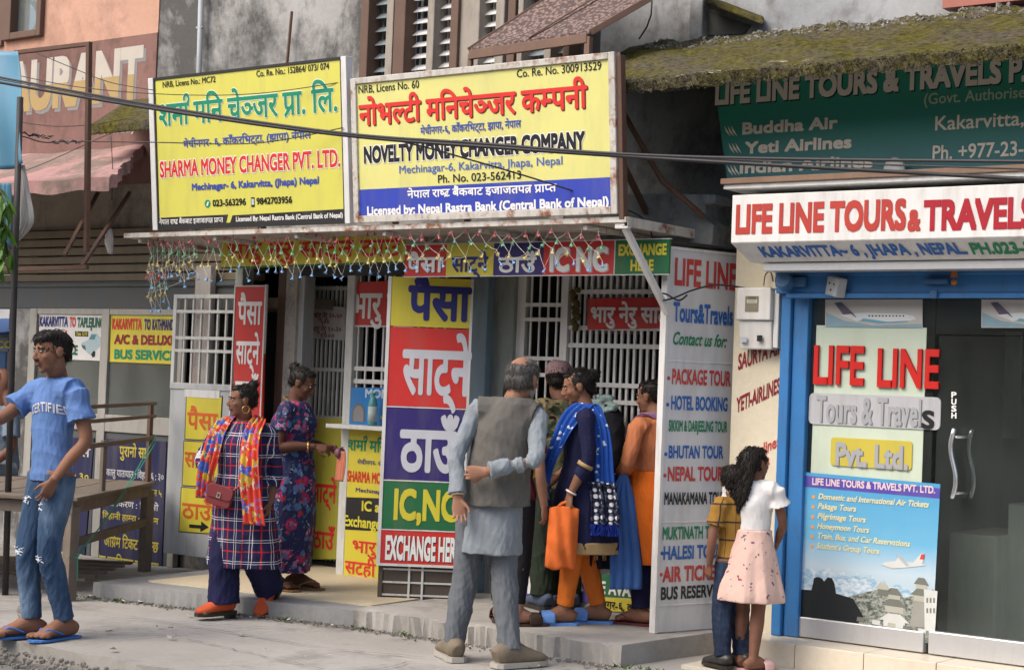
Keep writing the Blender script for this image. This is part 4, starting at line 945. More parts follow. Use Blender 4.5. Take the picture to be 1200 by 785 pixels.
S.part('car_picture', MB().prism(P9, [P9.L(*p) for p in [(107, 415), (108.5, 419), (111.5, 417.5), (112, 412), (109.5, 411)]], .0015, .002), I_BLACK); S.done()
S = Sign('window_board', 'yellow deluxe bus service board in the right bus office window', 'sign', P9, office)
S.board([(128.5, 424), (207.5, 427), (209, 367), (130, 366.3)], V_YELLOW, .01)
S.text('KAKARVITTA', (131.5, 386), (166, 386.6), 13, I_RED, .08); S.text('TO', (169, 386.6), (176.4, 386.8), 13, I_NAVY, .08); S.text('KATHMANDU', (178.5, 386.8), (206.5, 387.2), 13, I_NAVY, .08)
S.text('A/C & DELUXE', (134, 403.5), (205.5, 404.5), 11.5, I_MAROON, .09); S.text('BUS SERVICE', (134, 421), (205.5, 422), 11.5, I_GREEN, .09); S.done()
S = Sign('bus_poster', 'dark blue poster with yellow and white Nepali bus times behind the wooden rail', 'poster', Plane((-10.8, YW-.02, .6)), 'blue posters under the bus office window')
S.board([(104, 664), (189, 670), (195, 517), (112, 513)], V_DNAVY, .01)
GY = ink('worn_yellow_ink', (.50,.42,.06)); GW = ink('worn_white_ink', (.5,.5,.52))
for tx, a, b, h, m in (('पुरानो साथ', (140, 535), (178, 537), 12, GY), ('मकालु यातायात : विहान ६ : ३०', (121, 558), (192, 562), 8, GW), ('सगरमाथा यातायात : विहान ५', (117, 576), (190, 580), 7, GY), ('मेची किरण : दिउसो', (120, 593), (186, 597), 7, GW), ('विहानी हाम्रा : विहान', (120, 609), (186, 612), 7, GY), ('अग्रिम टिकट पाइन्छ', (122, 641), (186, 646), 12, GY), ('सिट सुरक्षित गर्नुहोला', (110, 664), (186, 669), 12, GY)): S.text(tx, a, b, h, m, .05)
S.done()
S = Sign('bus_poster', 'dark blue poster half hidden behind the man in the ripped jeans', 'poster', Plane((-11.5, YW-.02, .6)), 'blue posters under the bus office window')
S.board([(46, 662), (98, 664), (110, 513), (46, 512)], V_DNAVY, .01)
for tx, a, b, h, m in (('रात्रि बस', (52, 532), (106, 535), 10, GW), ('विहान ८ : ३०', (52, 560), (104, 563), 9, GY), ('फिदिम बस', (55, 633), (92, 636), 12, GW), ('फुङलिङ को बस', (50, 656), (96, 660), 12, GY)): S.text(tx, a, b, h, m, .05)
S.done()

# ------------------------------------------------------------------ right shop signs
PG = Plane((-4.5, 8.92, 3))
S = Sign('airline_signboard', 'dark green travel agency board with cream lettering under the mossy slab', 'sign', PG)
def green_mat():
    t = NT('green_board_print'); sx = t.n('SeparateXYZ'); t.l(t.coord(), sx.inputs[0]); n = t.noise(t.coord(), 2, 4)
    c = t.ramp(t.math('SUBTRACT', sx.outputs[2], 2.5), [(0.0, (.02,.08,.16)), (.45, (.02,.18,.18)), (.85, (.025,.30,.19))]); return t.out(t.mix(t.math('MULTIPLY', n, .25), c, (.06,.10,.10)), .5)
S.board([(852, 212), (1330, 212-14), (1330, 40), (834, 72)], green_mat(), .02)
CR = ink('cream_print', (.76,.70,.60)); SH = ink('board_shadow_ink', (.01,.03,.03))
S.text('LIFE LINE TOURS & TRAVELS P.', (838, 124), (1203, 96), 28, CR, .095, shadow=(SH, .05, .06)); S.text('(Govt. Authorised)', (1083, 123.5), (1216, 113), 13, ink('sage_print', (.42,.55,.38)), .02)
S.text('Kakarvitta, Jhapa', (1096, 153.5), (1262, 143), 17, CR, .025); S.text('Ph. +977-23-562', (1093, 186.5), (1232, 182), 17, CR, .03)
for tx, a, b in (('Buddha Air', (870, 158.3), (981.7, 151)), ('Yeti Airlines', (873, 181), (998, 173.5)), ('Indian Airlines', (867, 204), (1023, 196.5))): S.text(tx, a, b, 14.5, CR, .085)
for k, (cx, cy) in enumerate(((855, 155), (860, 175), (858, 201))):   # bird marks
    for j in range(3):
        q = [PG.L(*p) for p in ((cx-6+j*4, cy-7), (cx-4+j*4, cy), (cx+j*4+1, cy+5), (cx-2+j*4, cy-1))]; S.part('bird_mark', MB().prism(PG, q, .0, .002), CR)
S.part('wall_lamp', MB().lathe(at(1050, 198, y=8.86), [(.03, 0), (.06, .01), (.06, .03), (.04, .04)], 16, (0, -1, 0)), M_GRILLE); S.done()
# white box fascia
fy = 8.5
f0 = at(859, 229, y=fy); f1 = at(856.5, 282.5, y=fy); f2 = at(868, 307, y=fy+.14)
xe = 1.9
zt_, zm_, zb_ = f0[2], px_z(1030, 281, fy), px_z(1030, 305, fy+.14)
PF = Plane((f1[0], fy, zm_)); nl = np.array([0, .14, zb_-zm_])
S = Sign('fascia_sign', 'white box fascia with red hand painted travel agency name above the blue front', 'sign', PF)
xa = f1[0]
S.part('box', MB().hexa([(xa, fy, zm_), (xe, fy, zm_), (xe, YR+.02, zm_), (xa, YR+.02, zm_), (xa, fy, zt_), (xe, fy, zt_), (xe, YR+.02, zt_+.02), (xa, YR+.02, zt_+.02)]), M_WHITE, .004)
S.part('sloped_lip', MB().hexa([(xa+.05, fy+.14, zb_), (xe, fy+.14, zb_), (xe, YR+.0, zb_), (xa+.05, YR, zb_), (xa, fy, zm_-.0008), (xe, fy, zm_-.0008), (xe, YR, zm_-.0008), (xa, YR, zm_-.0008)]), M_WHITE, .003)
S.part('trim', MB().box((xa+.12, fy+.17, zb_-.05), (xe, fy+.3, zb_-.004)), M_ALU, .003)
RG = t_ = None
t = NT('hand_painted_red'); n_ = t.noise(t.coord((1, 1, 1)), 3, 5); RG = t.out(t.mix(n_, (.30,.012,.012), (.46,.035,.014)), .5)
S.text('LIFE LINE TOURS', (862, 273.5), (1061.5, 271.5), 36, RG, .095); S.text('&', (1063.5, 271.5), (1079, 271), 26, RG, .09); S.text('TRAVELS', (1082, 271), (1212, 268), 37, ink('deep_hand_red', (.34,.010,.022)), .095)
S.done()
S = Sign('fascia_sign', '', '', Plane((xa, fy, zm_-.0008), (1, 0, 0), (0, -.14, zm_-zb_)), root=S.root)
HB = ink('hand_blue', (.03,.13,.42)); HG = ink('hand_green', (.02,.22,.10)); HR = ink('hand_red', (.52,.06,.05)); HK = ink('hand_black', (.03,.03,.03))
S.text('KAKARVITTA~ 6 , JHAPA , NEPAL.', (896, 300.5), (1136, 298.5), 13.5, HB, .08, italic=-.12); S.text('PH.023-562', (1141, 298.5), (1232, 296), 14, HG, .09); S.done()
# projecting white board between the shops
B0, B1 = at(767, 742, z=.124), at(858, 735, z=.124)
PJ = Plane(B0, (B1[0]-B0[0], B1[1]-B0[1], 0))
S = Sign('side_board', 'tall white hand lettered tour list board standing between the two shops', 'sign', PJ)
w_ = PJ.L(858, 735)[0]; tj0, tj1 = PJ.L(787, 287)[1], PJ.L(866, 302)[1]; tj = (tj0+tj1)/2
GB = paint('greyish_white_board', (.60,.61,.63), .5, .05, 2, .25)
S.part('panel', MB().obox(PJ, .021, .005, w_-.012, tj-.01, -.02, 0), GB)
S.part('frame', MB().obox(PJ, -.004, 0, .02, tj, -.045, .006).obox(PJ, w_-.011, 0, w_+.01, tj, -.045, .006).obox(PJ, .0205, tj-.0095, w_-.0115, tj+.008, -.04, .006).obox(PJ, .0205, PJ.L(815, 424)[1]-.006, w_-.0115, PJ.L(815, 424)[1]+.004, .0004, .004).obox(PJ, .0205, PJ.L(810, 611)[1]-.006, w_-.0115, PJ.L(810, 611)[1]+.004, .0004, .004).obox(PJ, .0205, PJ.L(810, 707)[1]-.006, w_-.0115, PJ.L(810, 707)[1]+.004, .0004, .004), M_WHITE, .002)
S.part('foot', MB().obox(PJ, .0, -.09, .012, -.001, -.03, -.015), M_WHITE)
for tx, a, b, h, m in (('LIFE LINE', (790, 333), (862, 342), 32, HR), ('Tours&Travels', (788.5, 374.4), (858, 384), 23, HB), ('PACKAGE TOUR', (787, 449.3), (855.5, 453.5), 18, HR), ('HOTEL BOOKING', (786, 479.6), (852, 482.4), 16.5, HB), ('SIKKIM & DARJEELING TOUR', (783, 504.5), (851.5, 507), 13, HG),
        ('BHUTAN TOUR', (783, 537), (847, 537), 15, HB), ('NEPAL TOUR', (782, 563), (847, 564), 17, HR), ('MANAKAMANA TOUR', (778, 589.5), (849, 592), 14.5, HK), ('MUKTINATH TOUR', (776, 630.5), (848, 632), 15, HG), ('HALESI TOUR', (777, 653.7), (848, 655), 16, HB), ('AIR TICKET', (776, 679.5), (846, 681), 18, HR), ('BUS RESERVED', (774, 700.5), (848, 700.5), 15, HK)):
    S.text(tx, a, b, h, m, .07)
S.text('Contact us for:', (787, 402.5), (849.8, 408.3), 15, HG, .05, italic=.25)
for v, m in ((443, HR), (474, HB), (532, HB), (557, HR), (648, HB), (673, HR)):
    c = PJ.L(783.5-(v-443)*.038, v); S.part('bullet', MB().prism(PJ, [(c[0]+.012*math.cos(a), c[1]+.012*math.sin(a)) for a in th*2], 0, .002), m)
S.done()
# dark red airline names painted on the cream strip
PW = Plane((-4.8, YB, 1.8)); S = Sign('painted_names', '', '', PW, root=B3)
S.text('SAURYA AIR', (865, 434), (917, 414), 19, I_MAROON, .06, free=1); S.text('YETI-AIRLINES', (863, 484), (914, 460), 18, I_MAROON, .06, free=1); S.text('Airlines', (880, 540), (914, 522), 14, HR, .04, free=1); S.text('Buddha', (866, 556), (902, 544), 14, HR, .04, free=1); S.done()

# glass front lettering and posters
PGl = Plane((-4.3, YR+.020, 1.4))
S = Sign('glass_sign', 'pale green backing sheet with raised red agency name on the shop glass', 'sign', PGl)
S.board([(950, 556), (1080, 568), (1086, 384), (957, 381)], vinyl('pale_green_sheet', (.50,.58,.47)), .004, bevel=0)
t = NT('raised_red'); R3 = t.out((.52,.02,.015), .3)
for ch, a, b in (('LIFE', (954.5, 449.5), (1013, 452.5)), ('LINE', (1029, 453), (1101, 456.5))):
    for k in range(6): S.text(ch, a, b, 46, R3, .055, d=.004+.003*k)
S.done()
S = Sign('glass_plate', 'grey rounded plate with raised tour lettering on the shop glass', 'sign', Plane((-4.3, YR+.012, 1.2)))
def rrect(P, tl, br, r=.03):
    a, b = P.L(*tl), P.L(*br); x0, x1, y0, y1 = a[0], b[0], b[1], a[1]; o = []
    for cx, cy, s0 in ((x1-r, y0+r, -.5), (x1-r, y1-r, 0), (x0+r, y1-r, .5), (x0+r, y0+r, 1)):
        for k in range(5): q = math.pi*(s0+.125*k); o.append((cx+r*math.cos(q), cy+r*math.sin(q)))
    return o
S.part('plate', MB().prism(S.P, rrect(S.P, (948.5, 460), (1101.5, 504)), -.012, 0), paint('plate_grey', (.42,.43,.45), .4)); PGY = ink('raised_grey', (.34,.35,.37))
S.text('Tours & Travel', (956, 495), (1079, 499.2), 32, PGY, .05, shadow=(ink('plate_shadow', (.14,.15,.16)), .035, .03)); S.text('s', (1080, 502), (1095, 503), 32, I_BLACK, .035); S.done()
S = Sign('glass_plate', 'yellow rounded plate with raised grey company suffix on the shop glass', 'sign', Plane((-4.3, YR+.012, 1.0)))
S.part('plate', MB().prism(S.P, rrect(S.P, (974, 512), (1068, 551), .02), -.012, 0), vinyl('plate_yellow', (.50,.42,.06))); S.text('Pvt. Ltd.', (979, 546.5), (1064, 549.5), 28, PGY, .07, shadow=(ink('plate_shadow', (.14,.15,.16)), .035, .03)); S.done()
S = Sign('glass_sign', 'small white vertical push letters on the glass door', 'sign', Plane((-3.8, YR+.017, 1.4)))
for k, ch in enumerate('PUSH'): S.text(ch, (1115, 466+k*8), (1121, 466.2+k*8), 7, I_WHITE, .08)
S.done()
# travel poster
PP = Plane((-4.3, YR+.012, .8))
S = Sign('travel_poster', 'big blue travel poster with white aeroplane, temples and a dark couple on the glass', 'poster', PP)
def post_sky():
    t = NT('poster_sky'); sx = t.n('SeparateXYZ'); t.l(t.coord(), sx.inputs[0]); n = t.noise(t.coord((3, 3, 6)), 3, 5)
    c = t.ramp(t.math('SUBTRACT', sx.outputs[2], .2), [(.0, (.30,.40,.46)), (.38, (.46,.58,.66)), (.55, (.12,.40,.62)), (.95, (.03,.27,.52))]); return t.out(t.mix(t.math('MULTIPLY', n, .12), c, (.5,.6,.66)), .35)
S.board([(935, 727), (1092, 754), (1102, 567), (943, 553)], post_sky(), .004, bevel=0); 
def pp(pts, mat, d, name='print'): S.part(name, MB().prism(PP, [PP.L(*p) for p in pts], d-.0008, d), mat)
S.patch([(943, 570), (1101, 584), (1101.5, 572), (943.5, 557)], vinyl('poster_violet', (.08,.06,.36)))
S.text('LIFE LINE TOURS & TRAVELS PVT. LTD.', (952, 566.5), (1096, 579.5), 8.5, ink('pinkish_white', (.72,.55,.58)), .07)
for k, (tx, u1) in enumerate((('Domestic and International Air Tickets', 1088), ('Pakage Tours', 1003), ('Pilgrimage Tours', 1014), ('Honeymoon Tours', 1018), ('Train, Bus, and Car Reservations', 1066), ('Student\u2019s Group Tours', 1030))):
    v = 584+k*11.7; S.text(tx, (959-k*.4, v), (u1, v+(u1-959)*.085), 7, ink('poster_cream', (.70,.68,.42)), .05, italic=.25)
    c = PP.L(953.5-k*.4, v-2); S.part('bullet', MB().prism(PP, [(c[0]+.011*math.cos(a), c[1]+.011*math.sin(a)) for a in th*2], 0, .002), ink('poster_orange', (.7,.3,.1)))
SNOW = ink('poster_snow', (.62,.68,.72)); 
rg = [(937, 690), (937, 671)]+[(940+8*k, 671+k*1.5-[3, 9, 4, 8, 12, 6, 10, 5, 12, 8, 14, 6, 9, 4, 8, 5, 3, 4, 2, 3][k]) for k in range(19)]+[(1097, 702), (1096, 715)]
t = NT('poster_snow_peaks'); nn = t.noise(t.coord((8, 8, 14)), 3, 6, .7); MTN = t.out(t.mix(t.ramp(nn, [(.4, 0.0), (.6, 1.0)]), (.22,.40,.55), (.62,.68,.72)), .4)
pp(rg, MTN, .0016)
t = NT('poster_town'); nn = t.noise(t.coord((26, 26, 40)), 1.6, 4, .7); TOWN = t.out(t.mix(t.ramp(nn, [(.4, 0.0), (.58, 1.0)]), (.05,.07,.06), (.34,.36,.32)), .4)
pp([(975, 734), (978, 706), (1000, 697), (1030, 690), (1060, 700), (1094, 690), (1092, 753)], TOWN, .0021)
BL_ = ink('poster_black', (.015,.018,.02))
coup = [(935.5, 726), (937, 690), (951, 691), (953, 683), (954, 677), (958, 675.5), (963, 677), (966, 681), (970, 676), (975, 677), (978, 683), (980, 695), (1000, 701), (1012, 722), (1002, 735)]
pp(coup, BL_, .0027)
ST = ink('poster_stone', (.42,.42,.36)); RF = ink('poster_roof', (.16,.17,.15)); RG2 = ink('poster_pale', (.58,.60,.58))
def pag(cx, by, w, tiers, m1=ST, m2=RF):
    y = by
    for k in range(tiers):
        ww = w*(1-.32*k); h = 9*(1-.15*k)
        pp([(cx-ww*.35, y), (cx+ww*.35, y+ww*.1), (cx+ww*.35, y-h+ww*.1), (cx-ww*.35, y-h)], m1, .0030); pp([(cx-ww*.5, y-h+1), (cx+ww*.5, y-h+1+ww*.15), (cx+ww*.2, y-h-6+ww*.05), (cx-ww*.2, y-h-6)], m2, .0036); y -= h+5
pag(1048, 733, 36, 1, RG2, RG2); pag(1048, 716, 30, 2); pag(1080, 704, 26, 2); pag(1035, 697, 18, 1, RF, ST)
pp([(1066, 733), (1072, 703), (1083, 705), (1084, 735)], ink('poster_steps', (.30,.30,.27)), .0042); pp([(1084, 738), (1083, 690), (1099, 692), (1096, 740)], RG2, .0044)
for k in range(6): pp([(1086+4*(k % 3), 700+12*(k//3)), (1088+4*(k % 3), 700.2+12*(k//3)), (1088+4*(k % 3), 706+12*(k//3)), (1086+4*(k % 3), 705.8+12*(k//3))], RF, .005)
for k in range(5): pp([(1005+k*18, 722+k*3.4), (1014+k*18, 723.6+k*3.4), (1013+k*18, 729+k*3.4), (1004+k*18, 727+k*3.4)], [RF, RG2, ST][k % 3], .0046)
# aeroplane print
pp([(1033, 661), (1038, 658), (1050, 657), (1053, 652), (1057, 652), (1056, 657.5), (1070, 659), (1080, 648), (1084, 649), (1081, 660), (1085, 662), (1070, 664), (1046, 666)], RG2, .0030, 'aeroplane')
pp([(1050, 650), (1054, 649), (1066, 662), (1062, 663)], ink('poster_wing', (.40,.44,.47)), .0036, 'aeroplane'); pp([(1080, 649), (1084, 649), (1083, 655), (1078, 655)], HR, .0036, 'aeroplane'); S.done()
# aeroplane strips at the top of the glass
for k, (x0, x1) in enumerate(((967, 1081), (1150, 1262))):
    PA = Plane((-4.3, YR+.015, 2.1)); S = Sign('airline_strip', ['white aeroplane picture strip at the top of the fixed shop window', 'white aeroplane picture strip at the top of the glass door'][k], 'poster', PA, 'aeroplane strips on the shop glass')
    S.board([(x0, 383+k), (x1, 384.5), (x1, 351), (x0, 351)], vinyl('strip_grey', (.50,.48,.45)), .003, bevel=0); o_ = x0-967
    P_ = lambda pts, m, d: S.part('aeroplane', MB().prism(PA, [PA.L(u+o_, v) for u, v in pts], d-.0008, d), m)
    P_([(968, 383), (968, 366), (990, 376), (1022, 381), (1080, 379.5), (1080, 384)], ink('strip_blue', (.22,.34,.40)), .0016)
    P_([(994, 372), (1000, 367), (1016, 366.5), (1060, 368), (1070, 370), (1074, 373.5), (1066, 376), (1040, 377), (1010, 375.5)], ink('strip_white', (.66,.68,.68)), .0024)
    P_([(978, 355), (986, 354), (1000, 367), (1004, 372), (990, 371)], ink('strip_purple', (.12,.10,.15)), .003); P_([(1012, 373), (1040, 377), (1066, 375.8), (1062, 377.5), (1030, 379), (1008, 376)], ink('strip_cyan', (.15,.36,.45)), .0032)
    P_([(985, 369), (998, 368), (1008, 376), (1004, 376.5)], ink('strip_white', (.66,.68,.68)), .0034)
    for j in range(11): P_([(1018+4*j, 369.4), (1019.8+4*j, 369.45), (1019.8+4*j, 371), (1018+4*j, 370.95)], I_BLACK, .0038)
    S.done()
# ------------------------------------------------------------------ people
def skin_mat(name, col):
    if name in _MC: return _MC[name]
    t = NT(name); co = t.coord(); n = t.noise(co, 9, 5, .6); f = t.noise(co, 120, 2)
    c = t.mix(t.ramp(n, [(.3, 0.0), (.7, 1.0)]), tuple(x*.82 for x in col), tuple(x*1.15 for x in col))
    t.bump(f, .12, .003); t.b.inputs['Subsurface Weight'].default_value = .06; t.b.inputs['Subsurface Radius'].default_value = (.012, .005, .003)
    _MC[name] = t.out(c, .62, spec=.22); return _MC[name]
def hair_mat():
    if 'black_hair' in _MC: return _MC['black_hair']
    t = NT('black_hair'); n = t.noise(t.coord((1, 1, .25)), 70, 4, .6); c = t.mix(n, (.005,.0045,.004), (.020,.016,.014)); t.bump(n, .55, .006)
    _MC['black_hair'] = t.out(c, .55, spec=.22); return _MC['black_hair']
def catmull(P, sub):
    P = np.asarray(P, float)
    if len(P) < 3 or sub <= 1: return P
    out = []
    for i in range(len(P)-1):
        p0, p1, p2, p3 = P[max(i-1, 0)], P[i], P[i+1], P[min(i+2, len(P)-1)]
        for k in range(sub):
            t = k/sub; out.append(.5*((2*p1)+(-p0+p2)*t+(2*p0-5*p1+4*p2-p3)*t*t+(-p0+3*p1-3*p2+p3)*t**3))
    return np.array(out+[P[-1]])
def loft(mb, C, A, B=None, side=(1, 0, 0), n=18, sub=4, fold=None, axes=None):
    """closed tube through centres C; A = radius along side, B = radius across; fold(theta, t) scales"""
    C = np.asarray(C, float); A = np.asarray(A, float)*np.ones(len(C)); B = A if B is None else np.asarray(B, float)*np.ones(len(C))
    D = catmull(np.column_stack([C, A, B]), sub); C, A, B = D[:, :3], np.maximum(D[:, 3], .002), np.maximum(D[:, 4], .002)
    m = len(C); vs = []; sd = np.asarray(side, float)
    for i in range(m):
        t = unit(C[min(i+1, m-1)]-C[max(i-1, 0)]) if axes is None else np.asarray(axes, float)
        x = unit(sd-t*(sd@t)); y = np.cross(t, x)
        for k in range(n):
            a = 2*math.pi*k/n; s = fold(a, i/(m-1)) if fold else 1
            vs.append(C[i]+s*(A[i]*math.cos(a)*x+B[i]*math.sin(a)*y))
    fs = [[i*n+k, i*n+(k+1) % n, (i+1)*n+(k+1) % n, (i+1)*n+k] for i in range(m-1) for k in range(n)]
    c0, c1 = len(vs), len(vs)+1; vs += [C[0], C[-1]]
    fs += [[c0, (k+1) % n, k] for k in range(n)]+[[c1, (m-1)*n+k, (m-1)*n+(k+1) % n] for k in range(n)]
    mb.add(vs, fs); return mb
def remesh(mb, vox, smooth=2, noise=0.0, freq=9.0, seed=0):
    me = mb.mesh('tmp'); o = bpy.data.objects.new('tmp', me); COL.objects.link(o)
    r = o.modifiers.new('r', 'REMESH'); r.mode = 'VOXEL'; r.voxel_size = vox; r.use_smooth_shade = True
    if smooth: s = o.modifiers.new('s', 'SMOOTH'); s.factor = .5; s.iterations = smooth
    dg = bpy.context.evaluated_depsgraph_get(); dg.update()
    out = bpy.data.meshes.new_from_object(o.evaluated_get(dg)); bpy.data.objects.remove(o); bpy.data.meshes.remove(me)
    if noise:
        n = len(out.vertices); co = np.empty(n*3); out.vertices.foreach_get('co', co); co = co.reshape(-1, 3)
        no = np.empty(n*3); out.vertex_normals.foreach_get('vector', no); no = no.reshape(-1, 3)
        rg = np.random.default_rng(seed+11); h = np.zeros(n)
        for k in range(9):
            d = rg.normal(0, 1, 3)*np.array([1, 1, .33]); d = d/np.linalg.norm(d)*freq*(1+k*.55); w_ = np.abs(np.sin(co@d*math.pi+rg.uniform(0, 6.28)+1.6*np.sin(co@rg.normal(0, 1, 3)*freq*.7))); h += (1.1-2.2*w_**.7)/(1+k*.45)
        co += no*(noise*h*.34)[:, None]; out.vertices.foreach_set('co', co.ravel())
    out.polygons.foreach_set('use_smooth', [True]*len(out.polygons)); out.update(); return out

def rotm(yaw=0, pitch=0, roll=0):   # yaw + = turn to own left, pitch + = look down, roll + = tip to own right
    y, p, r = [math.radians(a) for a in (yaw, -pitch, roll)]
    Rz = np.array([[math.cos(y), -math.sin(y), 0], [math.sin(y), math.cos(y), 0], [0, 0, 1]])
    Rx = np.array([[1, 0, 0], [0, math.cos(p), -math.sin(p)], [0, math.sin(p), math.cos(p)]])
    Ry = np.array([[math.cos(r), 0, math.sin(r)], [0, 1, 0], [-math.sin(r), 0, math.cos(r)]])
    return Rz@Rx@Ry
DEF = dict(pel=(0, 0, .52), wai=(0, .004, .61), che=(0, .004, .72), nek=(0, -.004, .835), hed=(0, .018, .922),
    shL=(-.106, -.004, .803), elL=(-.135, -.018, .625), wrL=(-.142, .02, .478), shR=(.106, -.004, .803), elR=(.135, -.018, .625), wrR=(.142, .02, .478),
    hiL=(-.05, 0, .505), knL=(-.055, .012, .28), anL=(-.058, -.01, .048), hiR=(.05, 0, .505), knR=(.055, .012, .28), anR=(.058, -.01, .048))
class Person:
    def __init__(s, label, pos, face, H, skin, J=None, head=(0, 0, 0), hands=None, build=1.0, female=False, feet=(None, None), footyaw=(0, 0), footpitch=(0, 0), headscale=1.0, vox=.005, toes=True, group=None, arm=1.0):
        s.arm = arm
        s.H = H; s.J = {k: np.array(v, float)*H for k, v in {**DEF, **(J or {})}.items()}; s.b = build; s.fem = female
        s.HS = .1385*H*headscale; s.R = rotm(*head); s.skin = skin; J = s.J
        mb = MB(); s.mb = mb
        s.torso(mb, -.010); s.headmesh(mb)
        for e, sg in (('L', -1), ('R', 1)):
            sh, el, wr = J['sh'+e], J['el'+e], J['wr'+e]; k = H*build**.5*(.92 if female else 1); ka = np.array([1, arm, arm, arm, arm, 1])
            loft(mb, [J['che']*.5+sh*.5, sh, sh*.6+el*.4, el, el*.55+wr*.45, wr], np.array([.030, .0285, .0275, .0235, .0235, .0165])*k*ka, np.array([.028, .0285, .028, .0245, .0225, .0135])*k*ka, side=(1, .3, .2), n=14)
            hd = (hands or {}).get(e, {})
            s.hand(mb, wr, unit(hd.get('d', wr-el)), np.array(hd.get('p', (-sg*1.0, .2, 0)), float), sg, hd.get('curl', .35), hd.get('L', .104*H))
            hi, kn, an = J['hi'+e], J['kn'+e], J['an'+e]; k = H*build**.5
            loft(mb, [hi+[0, 0, .03*H], hi*.7+kn*.3, kn, kn*.72+an*.28, an+[0, 0, .015*H], an-[0, 0, .01*H]], np.array([.052, .047, .034, .034, .0225, .023])*k, np.array([.054, .049, .035, .038, .024, .027])*k, n=14)
            s.foot(mb, an, footyaw[0 if e == 'L' else 1], footpitch[0 if e == 'L' else 1], sg)
        me = remesh(mb, vox, 2); s.root = obj('person', me, skin, None)
        s.root.location = pos; s.root.rotation_euler = (0, 0, math.atan2(-face[0], face[1])); tag(s.root, label, 'person', group)
        s.face()
    def c(s, z):       # spine centre at height z (in metres)
        J = s.J; zs = [0, J['pel'][2], J['wai'][2], J['che'][2], J['nek'][2]]
        xs = [(J['anL']+J['anR'])/2*np.array([1, 1, 0]), J['pel'], J['wai'], J['che'], J['nek']]
        xs = np.array(xs); return np.array([np.interp(z, zs, xs[:, 0]), np.interp(z, zs, xs[:, 1]), z])
    def side(s): d = s.J['shR']-s.J['shL']; return unit([d[0], d[1], 0])
    def torso(s, mb, e, z0=.455, st=None, fold=None):
        H, b = s.H, s.b; J = s.J
        if st is None:
            if s.fem: st = [(.455, .085, .065), (.50, .100, .078), (.54, .099, .076), (.615, .078, .062), (.68, .084, .067), (.735, .090, .078), (.785, .090, .062), (.82, .072, .048), (.84, .034, .036)]
            else: st = [(.455, .076, .056), (.50, .084, .062), (.55, .080, .059), (.615, .074, .056), (.68, .080, .060), (.74, .087, .064), (.785, .088, .056), (.82, .070, .046), (.84, .036, .038)]
        st = [x for x in st if x[0] >= z0]
        k = H*b
        loft(mb, [s.c(x[0]*H) for x in st], [x[1]*k+e*H for x in st], [x[2]*k+e*H for x in st], side=s.side(), n=28, fold=fold, axes=(0, 0, 1))
        loft(mb, [s.J['shL']+[0, 0, -.004*H], s.c(.80*H), s.J['shR']+[0, 0, -.004*H]], [(.037+e)*H]*3, [(.034+e)*H]*3, side=(0, 1, 0), n=14)
    def hp(s, x, y, z): return s.J['hed']+s.R@(np.array([x, y, z])*s.HS)
    def headmesh(s, mb):
        h, R, hp = s.HS, s.R, s.hp
        E = lambda c, r, n=16, m=10: mb.ell(hp(*c), np.array(r)*h, R, n, m)
        E((0, -.06, .13), (.335, .42, .36), 20, 14); E((0, .10, -.08), (.275, .30, .36)); E((0, .12, -.31), (.205, .215, .17)); E((0, .255, -.42), (.095, .085, .075))
        for sx in (-1, 1):
            E((sx*.155, .235, -.11), (.10, .11, .10)); E((sx*.12, .345, .105), (.10, .045, .032)); E((sx*.042, .42, -.145), (.038, .045, .032))
            E((sx*.335, -.03, -.02), (.038, .09, .135)); E((sx*.35, -.055, .03), (.03, .075, .07))
        loft(mb, [hp(0, .35, .09), hp(0, .405, -.02), hp(0, .452, -.115), hp(0, .42, -.15)], np.array([.045, .042, .055, .04])*h, np.array([.04, .045, .05, .03])*h, side=R@[1, 0, 0], n=10)
        E((0, .375, -.235), (.10, .045, .028)); E((0, .37, -.285), (.085, .045, .032))
        nk = s.J['nek']; k = h*(.215 if s.fem else .245)*s.b**.4
        loft(mb, [hp(0, -.09, 0), hp(0, -.07, -.3), nk+[0, 0, .012*s.H], nk-[0, 0, .02*s.H]], np.array([.9, 1, 1.05, 1.35])*k, np.array([1, 1.05, 1.1, 1.3])*k, n=16)
    def hand(s, mb, W, d, p, sg, curl, L):
        d = unit(d); p = unit(p-d*(p@d)); lat = unit(np.cross(d, p))     # across the palm
        if (lat@np.array([0, 1, 0])) < 0: lat = -lat                       # thumb side forward by default
        q = W+d*.06*L
        loft(mb, [W-d*.06*L, q, W+d*.30*L, W+d*.50*L], np.array([.15, .17, .225, .215])*L, np.array([.11, .09, .085, .065])*L, side=lat, n=12)
        ln = [.37, .43, .40, .31]; of = [.155, .052, -.052, -.15]
        for k in range(4):
            b = W+d*(.47-.02*abs(k-1))*L+lat*of[k]*L; a = 0; pts = [b-d*.1*L, b]; dd = unit(d+lat*of[k]*.95)
            for sgm, fr in enumerate((.46, .30, .24)):
                a += curl*(.9 if sgm == 0 else 1.1)+.06*k; pts.append(pts[-1]+(dd*math.cos(a)+p*math.sin(a))*ln[k]*L*fr)
            loft(mb, pts, np.array([.044, .043, .041, .037, .030])*L, n=8, sub=2, side=lat)
        b = W+d*.13*L+lat*.12*L+p*.03*L; t1 = unit(d*.75+lat*.62+p*.25); t2 = unit(d*1.0+lat*.22+p*(.25+curl*.4))
        loft(mb, [b-t1*.05*L, b+t1*.16*L, b+t1*.28*L+t2*.02*L, b+t1*.28*L+t2*.20*L], np.array([.07, .062, .052, .038])*L, n=8, sub=2, side=lat)
